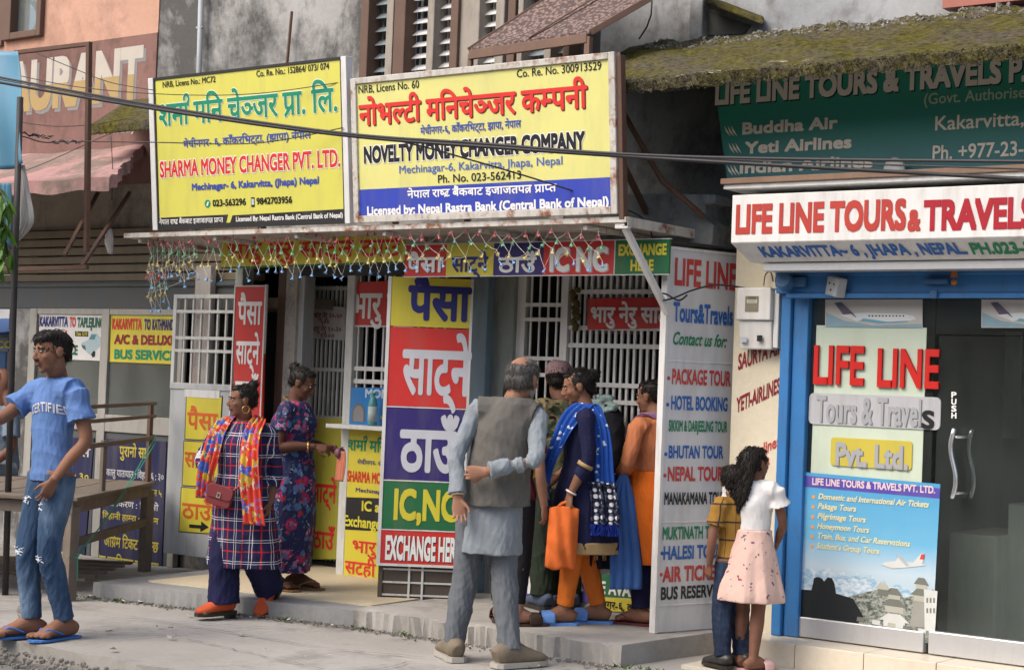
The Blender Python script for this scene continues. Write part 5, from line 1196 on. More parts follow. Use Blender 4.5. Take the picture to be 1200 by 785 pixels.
    def foot(s, mb, an, yaw, pitch, sg):
        H = s.H; y, p = math.radians(yaw), math.radians(pitch)
        f = np.array([-math.sin(y)*math.cos(p), math.cos(y)*math.cos(p), -math.sin(p)]); r = np.array([math.cos(y), math.sin(y), 0]); u = np.cross(r, f)
        o = an-u*.048*H+u*.002*H
        q = lambda a, b, c: o+f*a*H+r*b*H+u*c*H
        loft(mb, [q(-.048, 0, .020), q(-.03, 0, .026), q(.01, 0, .033), q(.055, 0, .024), q(.085, sg*.003, .016), q(.105, sg*.004, .012)], np.array([.014, .022, .023, .027, .029, .026])*H, np.array([.018, .025, .033, .022, .015, .010])*H, side=r, n=14)
        for k in range(5):
            x = (.026-.013*k)*-sg; l = [.030, .030, .026, .021, .015][k]; w = .0105 if k == 0 else .0068
            loft(mb, [q(.098-.004*k, x, .010), q(.098+l*.6-.004*k, x*1.08, .010), q(.098+l-.004*k, x*1.1, .008)], np.array([w, w, w*.7])*H, n=8, sub=2, side=r)
        s.__dict__.setdefault('feet', []).append((o, f, r, u))
    def child(s, name, mb, mat, smooth=True): return obj(name, mb, mat, s.root, 0, smooth)
    def face(s):
        h, hp = s.HS, s.hp; dark = ink('eye_dark', (.012,.009,.008), .15); wh = ink('eye_white', (.55,.52,.48), .2)
        mb = MB(); mi = MB(); br = MB(); lp = MB()
        for sx in (-1, 1):
            mb.ell(hp(sx*.125, .352, .025), np.array([.062, .035, .026])*h, s.R, 12, 8); mi.ell(hp(sx*.125, .374, .025), np.array([.027, .016, .025])*h, s.R, 10, 8)
            br.tube([hp(sx*.05, .388, .098), hp(sx*.12, .392, .118), hp(sx*.20, .345, .10)], [.012*h, .018*h, .008*h], 6)
            br.tube([hp(sx*.065, .376, .035), hp(sx*.125, .39, .056), hp(sx*.185, .362, .035)], [.004*h, .009*h, .006*h], 6)
        s.child('eyes', mb, wh); s.child('irises', mi, dark); s.child('eyebrows', br, hair_mat())
        lp.ell(hp(0, .392, -.238), np.array([.092, .036, .020])*h, s.R, 12, 8).ell(hp(0, .388, -.283), np.array([.078, .034, .024])*h, s.R, 12, 8)
        s.child('lips', lp, s.lipmat if hasattr(s, 'lipmat') else ink('lip_brown', (.16,.065,.055), .45))
    def hair(s, parts=None, mat=None, vox=.005, noise=.0, freq=22, tow=None, nst=420, lift=1.0):
        """cap of hair plus extra ellipsoids (centre, radii) or lofts in head units"""
        mb = MB(); h = s.HS
        E = lambda c, r: mb.ell(s.hp(*c), np.array(r)*h, s.R, 18, 12)
        for p in parts:
            if p[0] == 'E': E(p[1], p[2])
            else: loft(mb, [s.hp(*q) for q in p[1]], np.array(p[2])*h, np.array(p[3] if len(p) > 3 else p[2])*h, side=s.R@[1, 0, 0], n=12)
        o = s.child('hair', remesh(mb, vox, 2, noise*.4, freq), mat or hair_mat()); me = o.data; n = len(me.vertices); m2 = MB(); rg = np.random.default_rng(n)
        tgt = s.hp(*tow) if tow is not None else None
        for i in rg.integers(0, n, nst):     # loose locks lying over the cap so its outline is not smooth
            v = me.vertices[int(i)]; p = np.array(v.co); no = np.array(v.normal); d = (tgt-p) if tgt is not None else np.array([0, 0, -1.0])+s.R@np.array([0, rg.choice([-1, 1])*.6, 0])
            d = unit(d+rg.normal(0, .12, 3)*np.linalg.norm(d)); d = unit(d-no*(d@no)); l = rg.uniform(.02, .05)*s.HS/.23; k = rg.uniform(.5, 1.3)*lift
            m2.tube([p-no*.003, p+d*l*.5+no*.0035*k, p+d*l+no*.002*k+np.array([0, 0, -.1*l])], [.0016, .0022, .0006], 4)
        obj('strands', m2, mat or hair_mat(), o, 0, True); return o
    # garments ------------------------------------------------------
    def arm_sleeve(s, mb, e, frac, ext, cuff=0.0, wid=1.0):
        J = s.J; H = s.H; k = H*s.b**.5*(.95 if s.fem else 1); sh, el, wr = J['sh'+e], J['el'+e], J['wr'+e]
        path = [J['che']*.45+sh*.55, sh+[0, 0, .002*H], sh*.6+el*.4, el]; rad = [.034, .0335, .0305, .026]
        if frac <= 1: path[-1] = sh+(el-sh)*frac; path[2] = sh+(el-sh)*frac*.5; rad = [.034, .0345, .0345, .034+cuff]
        else: path += [el*.5+wr*.5, el+(wr-el)*(frac-1)]; rad += [.0255, .0205+cuff]
        loft(mb, path, np.array(rad)*k*wid+ext*H, None, side=(1, .3, .2), n=16)
    def top(s, name, mat, ext=.008, sleeve=.5, hem=.50, cuff=0, st=None, noise=.004, fold=None, vox=.0075, freq=7, wid=1.0, both=(1, 1)):
        mb = MB()
        if st is None: s.torso(mb, ext, hem)
        else: s.torso(mb, ext, 0, st, fold)
        if sleeve:
            for e, f in zip('LR', both):
                if f: s.arm_sleeve(mb, e, sleeve, ext*.7, cuff, wid)
        s.nseed = getattr(s, 'nseed', 0)+1
        return s.child(name, remesh(mb, vox, 2, noise, freq, s.nseed*7+int(s.H*1000)), mat)
    def pants(s, name, mat, ext=.008, ankle=.034, end=1.0, rise=.56, noise=.005, knee=.044, vox=.0075, thigh=1.0):
        mb = MB(); J = s.J; H = s.H; k = H*s.b**.5
        loft(mb, [s.c(z*H) for z in (.44, .48, .52, rise)], np.array([.078, .085, .083, .077])*H*s.b+ext*H, np.array([.056, .064, .063, .059])*H*s.b+ext*H, side=s.side(), n=24, axes=(0, 0, 1))
        for e in 'LR':
            hi, kn, an = J['hi'+e], J['kn'+e], J['an'+e]; an2 = kn+(an-kn)*end
            loft(mb, [hi+[0, 0, .02*H], hi*.65+kn*.35, kn, kn*.55+an2*.45, an2], np.array([.055, .052*thigh, knee+.002, (knee+ankle)/2+.002, ankle])*k+ext*H*.6, np.array([.059, .055*thigh, knee+.004, (knee+ankle)/2+.004, ankle+.002])*k+ext*H*.6, n=18)
        s.nseed = getattr(s, 'nseed', 0)+1
        return s.child(name, remesh(mb, vox, 2, noise, 8, s.nseed*5+int(s.H*900)), mat)
    def cap_ring(s, name, p, axis, r, th, mat):
        mb = MB(); ax = unit(axis); x = unit(np.cross(ax, [0, .3, 1])); y = np.cross(ax, x); n = 24
        mb.tube([np.asarray(p)+r*(math.cos(2*math.pi*k/n)*x+math.sin(2*math.pi*k/n)*y) for k in range(n+1)], th, 8); return s.child(name, mb, mat)
    def flipflops(s, mat, strapmat, kind='thong', th=.011):
        for o, f, r, u in s.feet:
            mb = MB(); H = s.H; pts = [(-.058, .016), (-.045, .026), (-.01, .025), (.04, .029), (.09, .036), (.118, .033), (.136, .016)]
            loop = [(a, b) for a, b in pts]+[(a, -b) for a, b in pts[::-1]]; n = len(loop)
            vs = [o+f*a*H+r*b*H+u*z for z in (-th-.001, -.001) for a, b in loop]
            mb.add(vs, [list(range(n))[::-1], list(range(n, 2*n))]+[[i, (i+1) % n, n+(i+1) % n, n+i] for i in range(n)])
            sole = s.child('sandal', mb, mat, False); m2 = MB()
            if kind == 'thong':
                for sg in (-1, 1): loft(m2, [o+f*.098*H+u*.012*H, o+f*.08*H+r*sg*.018*H+u*.030*H, o+f*.03*H+r*sg*.032*H+u*.012*H], [.006*H]*3, [.003*H]*3, n=8)
            else: loft(m2, [o+f*.07*H+r*-.035*H, o+f*.068*H+r*-.03*H+u*.03*H, o+f*.066*H+u*.043*H, o+f*.068*H+r*.03*H+u*.03*H, o+f*.07*H+r*.035*H], [.028*H]*5, [.004*H]*5, side=f, n=10)
            obj('strap', m2, strapmat, sole, 0, True)
    def shoes(s, mat, solemat, ext=.006, heel=0.0, name='shoe', high=.05):
        for o, f, r, u in s.feet:
            H = s.H; mb = MB(); q = lambda a, b, c: o+f*a*H+r*b*H+u*c*H
            loft(mb, [q(-.054, 0, .026), q(-.035, 0, .034), q(.01, 0, .038), q(.06, 0, .028), q(.10, 0, .02), q(.128, 0, .016), q(.14, 0, .014)], np.array([.018, .03, .031, .036, .037, .028, .012])*H, np.array([.026, .036, .040, .028, .021, .016, .010])*H, side=r, n=18)
            if high: loft(mb, [q(-.012, 0, .02), q(-.012, 0, high+.02)], [.036*H]*2, [.036*H]*2, side=r, n=16)
            sh = s.child(name, remesh(mb, .006, 1), mat); m2 = MB()
            pts = [(-.06, .02), (-.045, .034), (-.01, .033), (.04, .036), (.09, .041), (.125, .034), (.145, .014)]; loop = pts+[(a, -b) for a, b in pts[::-1]]; n = len(loop)
            m2.add([o+f*a*H+r*b*H+u*z*H for z in (-.006, .010) for a, b in loop], [list(range(n))[::-1], list(range(n, 2*n))]+[[i, (i+1) % n, n+(i+1) % n, n+i] for i in range(n)])
            if heel: m2.hexa([q(a, b, c) for c in (-heel, 0) for a, b in ((-.055, -.02), (-.02, -.02), (-.02, .02), (-.055, .02))])
            obj('sole', m2, solemat, sh)
def ribbon(s, name, pts, wid, mat, n=18, sub=6, ripple=.010, waves=3.5, thick=.006, taper=None):
    """a hanging cloth band: pts are (centre, width direction, outward direction)"""
    C = catmull([p[0] for p in pts], sub); Wd = catmull([unit(p[1]) for p in pts], sub); O = catmull([unit(p[2]) for p in pts], sub)
    wd = catmull(np.column_stack([np.asarray(wid)*np.ones(len(pts))]), sub)[:, 0]; m = len(C); vs = []; uv = []
    L = np.concatenate([[0], np.cumsum(np.linalg.norm(np.diff(C, axis=0), axis=1))])
    for i in range(m):
        for k in range(n+1):
            t = k/n-.5; r = ripple*math.sin(waves*2*math.pi*t+.8*math.sin(i*.25))*(1+.3*math.sin(i*.5+k))
            vs.append(C[i]+unit(Wd[i])*wd[i]*t+unit(O[i])*(r+.004)); uv.append((t*wd[i], L[i]))
    fs = [[i*(n+1)+k, i*(n+1)+k+1, (i+1)*(n+1)+k+1, (i+1)*(n+1)+k] for i in range(m-1) for k in range(n)]
    o = s.child(name, MB().add(vs, fs), mat); me = o.data; ul = me.uv_layers.new(name='cloth')
    for lp in me.loops: ul.data[lp.index].uv = uv[lp.vertex_index]
    md = o.modifiers.new('thick', 'SOLIDIFY'); md.thickness = thick; md.offset = 0; return o

# cloth patterns
def cyl(t):     # cylinder coordinates around the wearer: arc length, height
    sx = t.n('SeparateXYZ'); t.l(t.coord(), sx.inputs[0]); a = t.math('MULTIPLY', t.math('ARCTAN2', sx.outputs[0], sx.outputs[1]), .19); return a, sx.outputs[2], sx.outputs[1]
def lines(t, x, period, w, ph=0.0):
    f = t.math('FRACT', t.math('ADD', t.math('DIVIDE', x, period), ph)); return t.math('LESS_THAN', f, w)
def plaid_mat():
    t = NT('navy_plaid'); a, z, _ = cyl(t); n = t.noise(t.coord(), 5, 3); wob = t.math('MULTIPLY', t.math('SUBTRACT', n, .5), .02)
    a = t.math('ADD', a, wob); z = t.math('ADD', z, wob)
    red = t.math('MAXIMUM', lines(t, a, .115, .07), lines(t, z, .135, .06)); wh = t.math('MAXIMUM', t.math('MAXIMUM', lines(t, a, .115, .030, .42), lines(t, a, .115, .030, .56)), t.math('MAXIMUM', lines(t, z, .135, .028, .45), lines(t, z, .135, .028, .56)))
    c = t.mix(red, t.mix(n, (.016,.016,.055), (.03,.03,.09)), (.42,.03,.035)); c = t.mix(wh, c, (.60,.58,.60)); t.bump(t.noise(t.coord((1, 1, .5)), 11, 4), .35, .02); return t.out(c, .85, spec=.15)
def floral(name, base, cols, scale, co_kind='Object', thr=.42):
    t = NT(name); co = t.coord((1, 1, 1), co_kind); nz_ = t.n('TexNoise'); t.l(co, nz_.inputs[0]); nz_.inputs['Scale'].default_value = scale*2.4; nz_.inputs['Detail'].default_value = 3
    cc = t.mix(.035, co, nz_.outputs[1], 'LINEAR_LIGHT'); c = base
    for k, (col, th, sc) in enumerate(cols):
        v = t.n('TexVoronoi'); t.l(cc, v.inputs[0]); v.inputs['Scale'].default_value = scale*sc; v.inputs['Randomness'].default_value = 1
        sx = t.n('SeparateColor'); t.l(v.outputs['Color'], sx.inputs[0])
        sel = t.math('MULTIPLY', t.math('LESS_THAN', v.outputs['Distance'], th), t.math('GREATER_THAN', sx.outputs[k % 3], thr))
        inner = t.ramp(v.outputs['Distance'], [(0.0, 1.0), (th*.7, .55), (th, .8)]); cl = t.mix(inner, tuple(x*.45 for x in col), col); c = t.mix(sel, c, cl)
    t.bump(t.noise(t.coord((1, 1, .5)), 12, 4), .35, .02); return t.out(c if not isinstance(c, tuple) else c, .8, spec=.2)
def camo_mat():
    t = NT('camouflage'); co = t.coord((1, 1, 1.3)); c = (.10,.10,.055)
    for k, (col, th) in enumerate((((.20,.16,.09), .54), ((.035,.05,.028), .57), ((.012,.012,.01), .62))): c = t.mix(t.ramp(t.noise(t.coord((1+.1*k, 1, 1.5), rot=(k, k*2, 0)), 9+2*k, 2, .4), [(th-.005, 0.0), (th+.005, 1.0)]), c, col)
    return t.out(c, .9, spec=.1)
def denim_mat(name, base, worn, thr=.45):
    t = NT(name); co = t.coord(); n = t.noise(t.coord((1, 1, .5)), 5, 5); f = t.noise(t.coord((1, 1, .2)), 160, 2)
    c = t.mix(t.ramp(n, [(thr, 0.0), (thr+.25, 1.0)]), base, worn); c = t.mix(.25, c, t.mix(f, (.02,.03,.05), (.5,.55,.6)), 'OVERLAY'); t.bump(t.math('ADD', t.noise(t.coord((1, 1, .6)), 14, 4), t.math('MULTIPLY', f, .2)), .5, .02); return t.out(c, .85, spec=.15)
SK_A = skin_mat('brown_skin', (.235,.115,.07)); SK_B = skin_mat('dark_brown_skin', (.115,.052,.033)); SK_C = skin_mat('tan_skin', (.29,.15,.098)); SK_D = skin_mat('warm_brown_skin', (.18,.085,.055))
CAMD = unit(np.array([.598, -.80, 0])); SL = np.array([-.80, -.598, 0])     # toward the viewer, toward picture left
def heading(toward, left): d = CAMD*toward+SL*left; return unit(d)

SHORT = [('E', (0, -.095, .165), (.355, .425, .37)), ('E', (0, .12, .38), (.25, .24, .13)), ('E', (.14, .06, .34), (.2, .27, .17)), ('E', (-.14, .06, .34), (.2, .27, .17)), ('E', (.25, -.08, .14), (.11, .2, .2)), ('E', (-.25, -.08, .14), (.11, .2, .2)), ('E', (0, -.3, -.05), (.26, .18, .2))]
TIED = [('E', (0, -.11, .15), (.352, .415, .37)), ('E', (0, -.28, -.03), (.27, .2, .24)), ('E', (.24, -.06, .16), (.11, .25, .22)), ('E', (-.24, -.06, .16), (.11, .25, .22)), ('E', (0, .1, .36), (.24, .24, .12))]

# 1 the man at the left in the blue T-shirt
p = at(54, 746, z=0.0)
m1 = Person('man in blue printed T-shirt and ripped jeans holding the dark pole', (p[0], p[1], .014), heading(.72, .70), 1.76, SK_A,
    dict(pel=(.01, 0, .52), wai=(.018, .0, .61), che=(.022, -.004, .72), nek=(.008, .0, .835), hed=(-.008, .032, .925), shL=(-.088, -.012, .803), elL=(-.128, -.035, .645), wrL=(-.088, .052, .512),
         shR=(.118, .01, .79), elR=(.138, .125, .70), wrR=(.165, .275, .690), hiL=(-.04, 0, .505), hiR=(.058, 0, .505), knL=(-.05, .035, .285), anL=(-.062, -.03, .046), knR=(.045, .055, .28), anR=(.022, .045, .046)),
    head=(-4, 4, 4), build=.84, hands=dict(L=dict(d=(.25, .3, -.9), p=(.9, -.1, .2), curl=.3), R=dict(d=(.25, .9, .1), p=(-.8, .3, -.1), curl=.75)), footyaw=(8, -8))
T_BLUE = cloth('blue_tshirt', (.11,.20,.43), .14, .5)
m1.top('t_shirt', T_BLUE, .014, .62, .478, .010, noise=.007)
JE = denim_mat('washed_denim', (.04,.075,.14), (.16,.24,.34)); m1.pants('jeans', JE, .004, .034, .97, .54, noise=.008, knee=.040)
m1.hair(SHORT+[('E', (.12, .26, .30), (.17, .13, .10)), ('E', (-.08, .27, .32), (.17, .13, .10))], noise=.006, freq=26)
mb = MB(); mb.tube([m1.hp(-.10, .385, -.20), m1.hp(-.05, .425, -.185), m1.hp(0, .425, -.19), m1.hp(.05, .425, -.185), m1.hp(.10, .385, -.20)], [.008*m1.HS, .02*m1.HS, .018*m1.HS, .02*m1.HS, .008*m1.HS], 6)
m1.child('moustache', mb, hair_mat())
m1.flipflops(cloth('blue_rubber', (.06,.17,.42)), cloth('blue_strap', (.04,.14,.45)))
# rips in the jeans: frayed pale threads over bare skin patches
def on_surface(pobj, d0, d1, steps=1):
    pass
def surf(root, child_names, o, d):
    """first hit on the named children from o along d, in the person's own space"""
    best = None
    for ch in root.children:
        if ch.name.split('.')[0] in child_names and ch.type == 'MESH':
            ok, loc, nor, _ = ch.ray_cast(Vector(o), Vector(d))
            if ok and (best is None or (loc-Vector(o)).length < best[0]): best = ((loc-Vector(o)).length, np.array(loc), np.array(nor))
    return best
bpy.context.view_layer.update()
fwd_l = np.array([.0, 1, 0]); vd = unit(np.array([-.15, -1.0, 0.0]))
mt = MB(); ms = MB()
for (x, z, w, h) in ((.045, .275, .05, .02), (-.05, .255, .045, .025), (.045, .44, .032, .018), (-.03, .425, .022, .03)):
    for k in range(13):
        xx, zz = x*1.76+RNG.uniform(-w, w)*.7, z*1.76+RNG.uniform(-h, h)*1.0
        hit = surf(m1.root, ('jeans',), (xx, 1.0, zz), (0, -1, 0))
        if hit:
            _, l, n_ = hit; d = unit(np.array([RNG.normal(1, .3), 0, RNG.normal(0, .5)])); d = unit(d-n_*(d@n_)); e = np.cross(n_, d)*RNG.uniform(.001, .003); ln = RNG.uniform(.006, .018); q = l+n_*.004
            mt.add([q-d*ln-e, q+d*ln-e, q+d*ln+e+n_*RNG.uniform(0, .006), q-d*ln+e], [(0, 1, 2, 3)])
m1.child('frayed_threads', mt, ink('denim_thread', (.55,.60,.64)), False)
# chest print: letters wrapped on the shirt
def print_on(root, names, txt, x0, x1, zf, h, mat, bold=.05, y=1.0):
    v, f = _text_mesh(txt, 0.0); cap = _text_mesh('H')[0][:, 1].max(); a, b = v[:, 0].min(), v[:, 0].max(); out = []
    mb = MB(); t = (v[:, 0]-a)/(b-a); ok = True
    for dx, dz in ((0, 0), (bold*h, 0), (-bold*h, 0), (0, bold*h), (0, -bold*h)):
        vs = []
        for i in range(len(v)):
            xx = x0+(x1-x0)*t[i]+dx; zz = zf(t[i])+v[i, 1]/cap*h+dz; hit = surf(root, names, (xx, y, zz), (0, -1 if y > 0 else 1, 0))
            vs.append(hit[1]+hit[2]*(.003+.0003*len(out)) if hit else (xx, 0, zz))
        out.append(1); mb.add(vs, f)
    return obj('lettering', mb, mat, [c for c in root.children if c.name.split('.')[0] == names[0]][0])
print_on(m1.root, ('t_shirt',), 'CERTIFIED', .115, -.135, lambda t: 1.255+.03*math.sin(math.pi*t), .052, ink('shirt_print', (.62,.63,.66)), .05) if 0 else print_on(m1.root, ('t_shirt',), 'CERTIFIED', .085, -.145, lambda t: 1.262+.025*math.sin(math.pi*t), .05, ink('shirt_print', (.62,.63,.66)), .025)

# 2 the woman with the shawl and red bag, stepping down
p = at(276, 724, z=0.0)
m2 = Person('woman in navy checked dress with bright floral scarf stepping off the platform', (p[0], p[1], .03), heading(.95, .30), 1.47, SK_D,
    dict(pel=(-.01, 0, .52), wai=(-.01, .012, .615), che=(-.004, .014, .72), hed=(.0, .028, .925), shL=(-.112, -.004, .798), elL=(-.150, -.035, .63), wrL=(-.145, .01, .49), shR=(.108, .0, .80), elR=(.215, -.03, .66), wrR=(.13, .045, .575),
         knR=(.05, .03, .28), anR=(.045, .03, .048), knL=(-.065, .0, .285), anL=(-.085, -.15, .105)), head=(-48, 2, 0), arm=.8, female=True, build=1.22,
    hands=dict(R=dict(d=(-.8, .2, -.4), p=(-.3, -.9, 0), curl=.5), L=dict(p=(.9, .2, 0), curl=.4)), footpitch=(42, 0), footyaw=(-5, -25))
st2 = [(.20, .150, .115), (.26, .145, .112), (.34, .135, .108), (.42, .125, .102), (.50, .118, .098), (.56, .108, .094), (.62, .096, .084), (.68, .098, .084), (.735, .100, .090), (.785, .096, .068), (.82, .076, .050), (.838, .040, .038)]
fold2 = lambda a, t: 1+.05*max(0, .5-t)*2*math.sin(5*a+1)+.03*max(0, .4-t)*2*math.sin(9*a)
m2.b = 1.08; m2.top('checked_dress', plaid_mat(), .008, 1.55, .2, .006, st=st2, fold=fold2, noise=.006)
NV = cloth('navy_trousers', (.016,.017,.055), .2, .5); m2.pants('trousers', NV, .006, .066, 1.02, .5, noise=.008, knee=.058)
m2.hair(TIED+[('E', (0, -.36, .46), (.17, .16, .15)), ('E', (.02, -.38, .56), (.11, .11, .08))], noise=.004, tow=(0, -.38, .5))
OR = cloth('orange_suede', (.50,.09,.035), .15, .2); m2.shoes(OR, ink('dark_sole', (.03,.025,.02)), heel=.025, high=0)
GOLD = paint('gold_metal', (.75,.50,.16), .3, .05, 5, .1, metal=.9)
m2.cap_ring('earring', m2.hp(-.37, -.02, -.27), m2.R@np.array([1, .1, 0]), .024, .0018, GOLD); m2.cap_ring('earring', m2.hp(.37, -.02, -.27), m2.R@np.array([1, .1, 0]), .024, .0018, GOLD)
SCARF = floral('bright_floral_scarf', (.55,.05,.03), [((.62,.42,.05), .40, .8), ((.06,.14,.50), .40, .75), ((.62,.58,.56), .30, 1.3), ((.55,.10,.28), .30, 1.1), ((.62,.45,.08), .28, 1.6), ((.10,.22,.55), .24, 1.5)], 15, thr=.40)
H_ = 1.47
def ribH(s, name, L, wid, mat, **k): return ribbon(s, name, [(np.array(a)*s.H, b, c) for a, b, c in L], np.asarray(wid)*s.H, mat, **k)
ribH(m2, 'scarf', [((.115, .125, .50), (1, .1, 0), (.2, 1, 0)), ((.105, .135, .60), (1, .05, 0), (.1, 1, 0)), ((.085, .125, .70), (1, .1, 0), (.1, 1, 0)), ((.075, .085, .79), (1, .2, -.2), (.2, .9, .4)), ((.065, .0, .846), (.9, .4, -.3), (.2, 0, 1)), ((.035, -.06, .83), (.7, .7, 0), (0, -1, .4)), ((-.035, -.06, .83), (.7, -.7, 0), (0, -1, .4)),
    ((-.075, .0, .846), (.9, -.4, .3), (-.2, 0, 1)), ((-.085, .085, .79), (1, -.2, .2), (-.2, .9, .4)), ((-.095, .128, .70), (1, -.1, 0), (-.1, 1, 0)), ((-.105, .14, .60), (1, 0, 0), (-.1, 1, 0)), ((-.12, .135, .50), (1, -.1, 0), (-.1, 1, 0)), ((-.135, .13, .40), (1, -.1, 0), (-.2, 1, 0))],
    [.075, .085, .085, .085, .08, .07, .07, .08, .09, .095, .1, .105, .11], SCARF, ripple=.012)
MAR = paint('maroon_leather', (.20,.035,.04), .45, .12, 6, .1)
c = np.array([.035, .150, .515])*H_
bag = thing('shoulder_bag', 'small maroon leather shoulder bag worn across the checked dress', 'bag'); bag.location = m2.root.location; bag.rotation_euler = m2.root.rotation_euler
Rb = rotm(8, 0, -14); PBg = Plane(c-Rb@np.array([-.075, 0, .06]), Rb@np.array([-1, 0, 0]), Rb@np.array([0, 0, 1]))
rr = lambda x0, y0, x1, y1, r: [(x1-r+r*math.cos(q), y0+r+r*math.sin(q)) for q in np.linspace(-math.pi/2, 0, 5)]+[(x1-r+r*math.cos(q), y1-r+r*math.sin(q)) for q in np.linspace(0, math.pi/2, 5)]+[(x0+r+r*math.cos(q), y1-r+r*math.sin(q)) for q in np.linspace(math.pi/2, math.pi, 5)]+[(x0+r+r*math.cos(q), y0+r+r*math.sin(q)) for q in np.linspace(math.pi, 1.5*math.pi, 5)]
obj('pouch', MB().prism(PBg, rr(0, 0, .165, .125, .02), -.05, 0), MAR, bag, .004); obj('flap', MB().prism(PBg, rr(-.004, .045, .169, .13, .03), .0005, .008), MAR, bag, .003)
bk = obj('buckle', MB().obox(PBg, .07, .05, .095, .058, .0085, .013).obox(PBg, .07, .078, .095, .086, .0085, .013).obox(PBg, .07, .0585, .076, .0775, .0085, .013).obox(PBg, .089, .0585, .095, .0775, .0085, .013), paint('pale_buckle', (.65,.60,.5), .3, metal=.7), bag)
obj('strap', MB().tube([PBg.w(0, .12, -.02), PBg.w(.0, .12, -.02)+[.01, .0, .06], np.array([.085, .135, .66])*H_, np.array([.09, .10, .77])*H_, np.array([.09, .01, .845])*H_], .008, 6).tube([PBg.w(.16, .12, -.02), np.array([-.09, .13, .585])*H_, np.array([-.135, .05, .60])*H_], .008, 6), MAR, bag)

# 3 the woman in the floral dress at the doorway
p = at(334, 690, z=.12)
m3 = Person('woman in dark floral dress looking down into her purse by the left doorway', (p[0], p[1], .134), heading(.28, -.95), 1.50, SK_B,
    dict(hed=(0, .045, .918), nek=(0, .012, .832), che=(0, .01, .72), shR=(.104, .015, .80), elR=(.135, .0, .64), wrR=(.075, .15, .64), shL=(-.104, .01, .80), elL=(-.125, .03, .645), wrL=(-.03, .165, .635), anL=(-.055, .03, .046), anR=(.055, -.04, .046)), head=(0, 22, 0), female=True, build=1.12,
    hands=dict(R=dict(d=(-.3, .9, -.15), p=(-.6, -.1, -.6), curl=.6), L=dict(d=(.2, .95, 0), p=(.6, 0, -.6), curl=.6)))
st3 = [(.07, .105, .095), (.15, .112, .10), (.28, .118, .105), (.40, .116, .104), (.50, .110, .100), (.58, .098, .088), (.63, .090, .080), (.69, .094, .082), (.735, .098, .09), (.785, .094, .068), (.82, .074, .05), (.838, .038, .036)]
FL = floral('dark_floral', (.025,.028,.085), [((.42,.03,.12), .42, .7), ((.10,.18,.36), .36, 1.0), ((.5,.16,.28), .26, .9), ((.50,.46,.48), .2, 1.6), ((.38,.05,.04), .28, 1.2), ((.05,.16,.2), .26, 1.7)], 15, thr=.42)
m3.top('floral_dress', FL, .007, .62, .07, .006, st=st3, fold=lambda a, t: 1+.045*max(0, .55-t)*math.sin(6*a+.5)*2, noise=.006)
m3.hair(TIED+[('E', (0, -.46, .34), (.19, .17, .17))], noise=.004, tow=(0, -.46, .34))
m3.cap_ring('bangle', m3.J['wrR']*.8+m3.J['elR']*.2, m3.J['wrR']-m3.J['elR'], .030, .005, GOLD)
m3.flipflops(cloth('tan_sandal', (.25,.14,.07)), cloth('tan_strap', (.3,.2,.1)))
ribH(m3, 'collar_band', [((.045, .06, .73), (1, 0, 0), (0, 1, .2)), ((.05, .03, .80), (1, .2, 0), (.2, .8, .5)), ((.045, -.02, .845), (.7, .7, 0), (0, 0, 1)), ((0, -.045, .85), (0, 1, 0), (0, 0, 1)), ((-.045, -.02, .845), (.7, -.7, 0), (0, 0, 1)), ((-.05, .03, .80), (1, -.2, 0), (-.2, .8, .5)), ((-.045, .06, .73), (1, 0, 0), (0, 1, .2))], .012, cloth('gold_braid', (.32,.18,.06)), n=4, ripple=0)
wr = (m3.J['wrR']+m3.J['wrL'])/2
purse = thing('purse', 'small mauve purse held by the woman at the left doorway', 'purse'); purse.location = m3.root.location; purse.rotation_euler = m3.root.rotation_euler
mb = MB(); loft(mb, [wr+[-.05, .13, -.03], wr+[0, .14, -.035], wr+[.05, .13, -.03]], [.028, .04, .028], [.02, .028, .02], side=(0, 0, 1)); obj('pouch', mb, paint('mauve_leather', (.14,.06,.09), .5), purse, 0, True); obj('clasp', MB().tube([wr+[-.045, .14, .005], wr+[.045, .15, .003]], .004), GOLD, purse)
cl = thing('folded_cloth', 'peach folded cloth hanging from the hands of the woman in floral dress', 'cloth'); cl.location = m3.root.location; cl.rotation_euler = m3.root.rotation_euler
class _C: pass
fc = _C(); fc.child = lambda name, mb, mat, smooth=True: obj(name, mb, mat, cl, 0, smooth)
ribbon(fc, 'sheet', [(wr+[.03, .16, -.02], (.5, 1, 0), (1, -.5, 0)), (wr+[.03, .16, -.10], (.5, 1, 0), (1, -.5, 0)), (wr+[.03, .15, -.22], (.5, 1, 0), (1, -.5, 0))], [.07, .08, .075], cloth('peach_cloth', (.55,.20,.12)), ripple=.006)

# 4 the old man with his hands behind his back
p = at(566, 778, z=0.0)
m4 = Person('old balding man in grey waistcoat and pale blue kurta, hands behind his back', (p[0], p[1], .012), heading(-.97, -.20), 1.74, SK_C,
    dict(pel=(.018, .0, .52), wai=(.026, .004, .61), che=(.04, .014, .72), nek=(.066, .02, .832), hed=(.088, .042, .908), shL=(-.050, .004, .803), elL=(-.100, -.055, .655), wrL=(-.080, -.100, .525), shR=(.146, .01, .788), elR=(.158, -.085, .655), wrR=(.012, -.135, .612),
         hiL=(-.05, 0, .505), hiR=(.05, 0, .505), knL=(-.072, .02, .28), anL=(-.105, .03, .048), knR=(.058, .005, .28), anR=(.090, -.03, .048)), head=(-22, 6, 4), arm=.72, build=.92,
    hands=dict(R=dict(d=(-.95, .05, -.1), p=(0, 1, .1), curl=.5), L=dict(d=(.15, -.10, -.95), p=(.15, -1, 0), curl=.35)), footyaw=(28, -42))
KB = cloth('pale_blue_cotton', (.215,.245,.27), .1, .55); GV = cloth('grey_wool', (.115,.11,.10), .14, .45, 3)
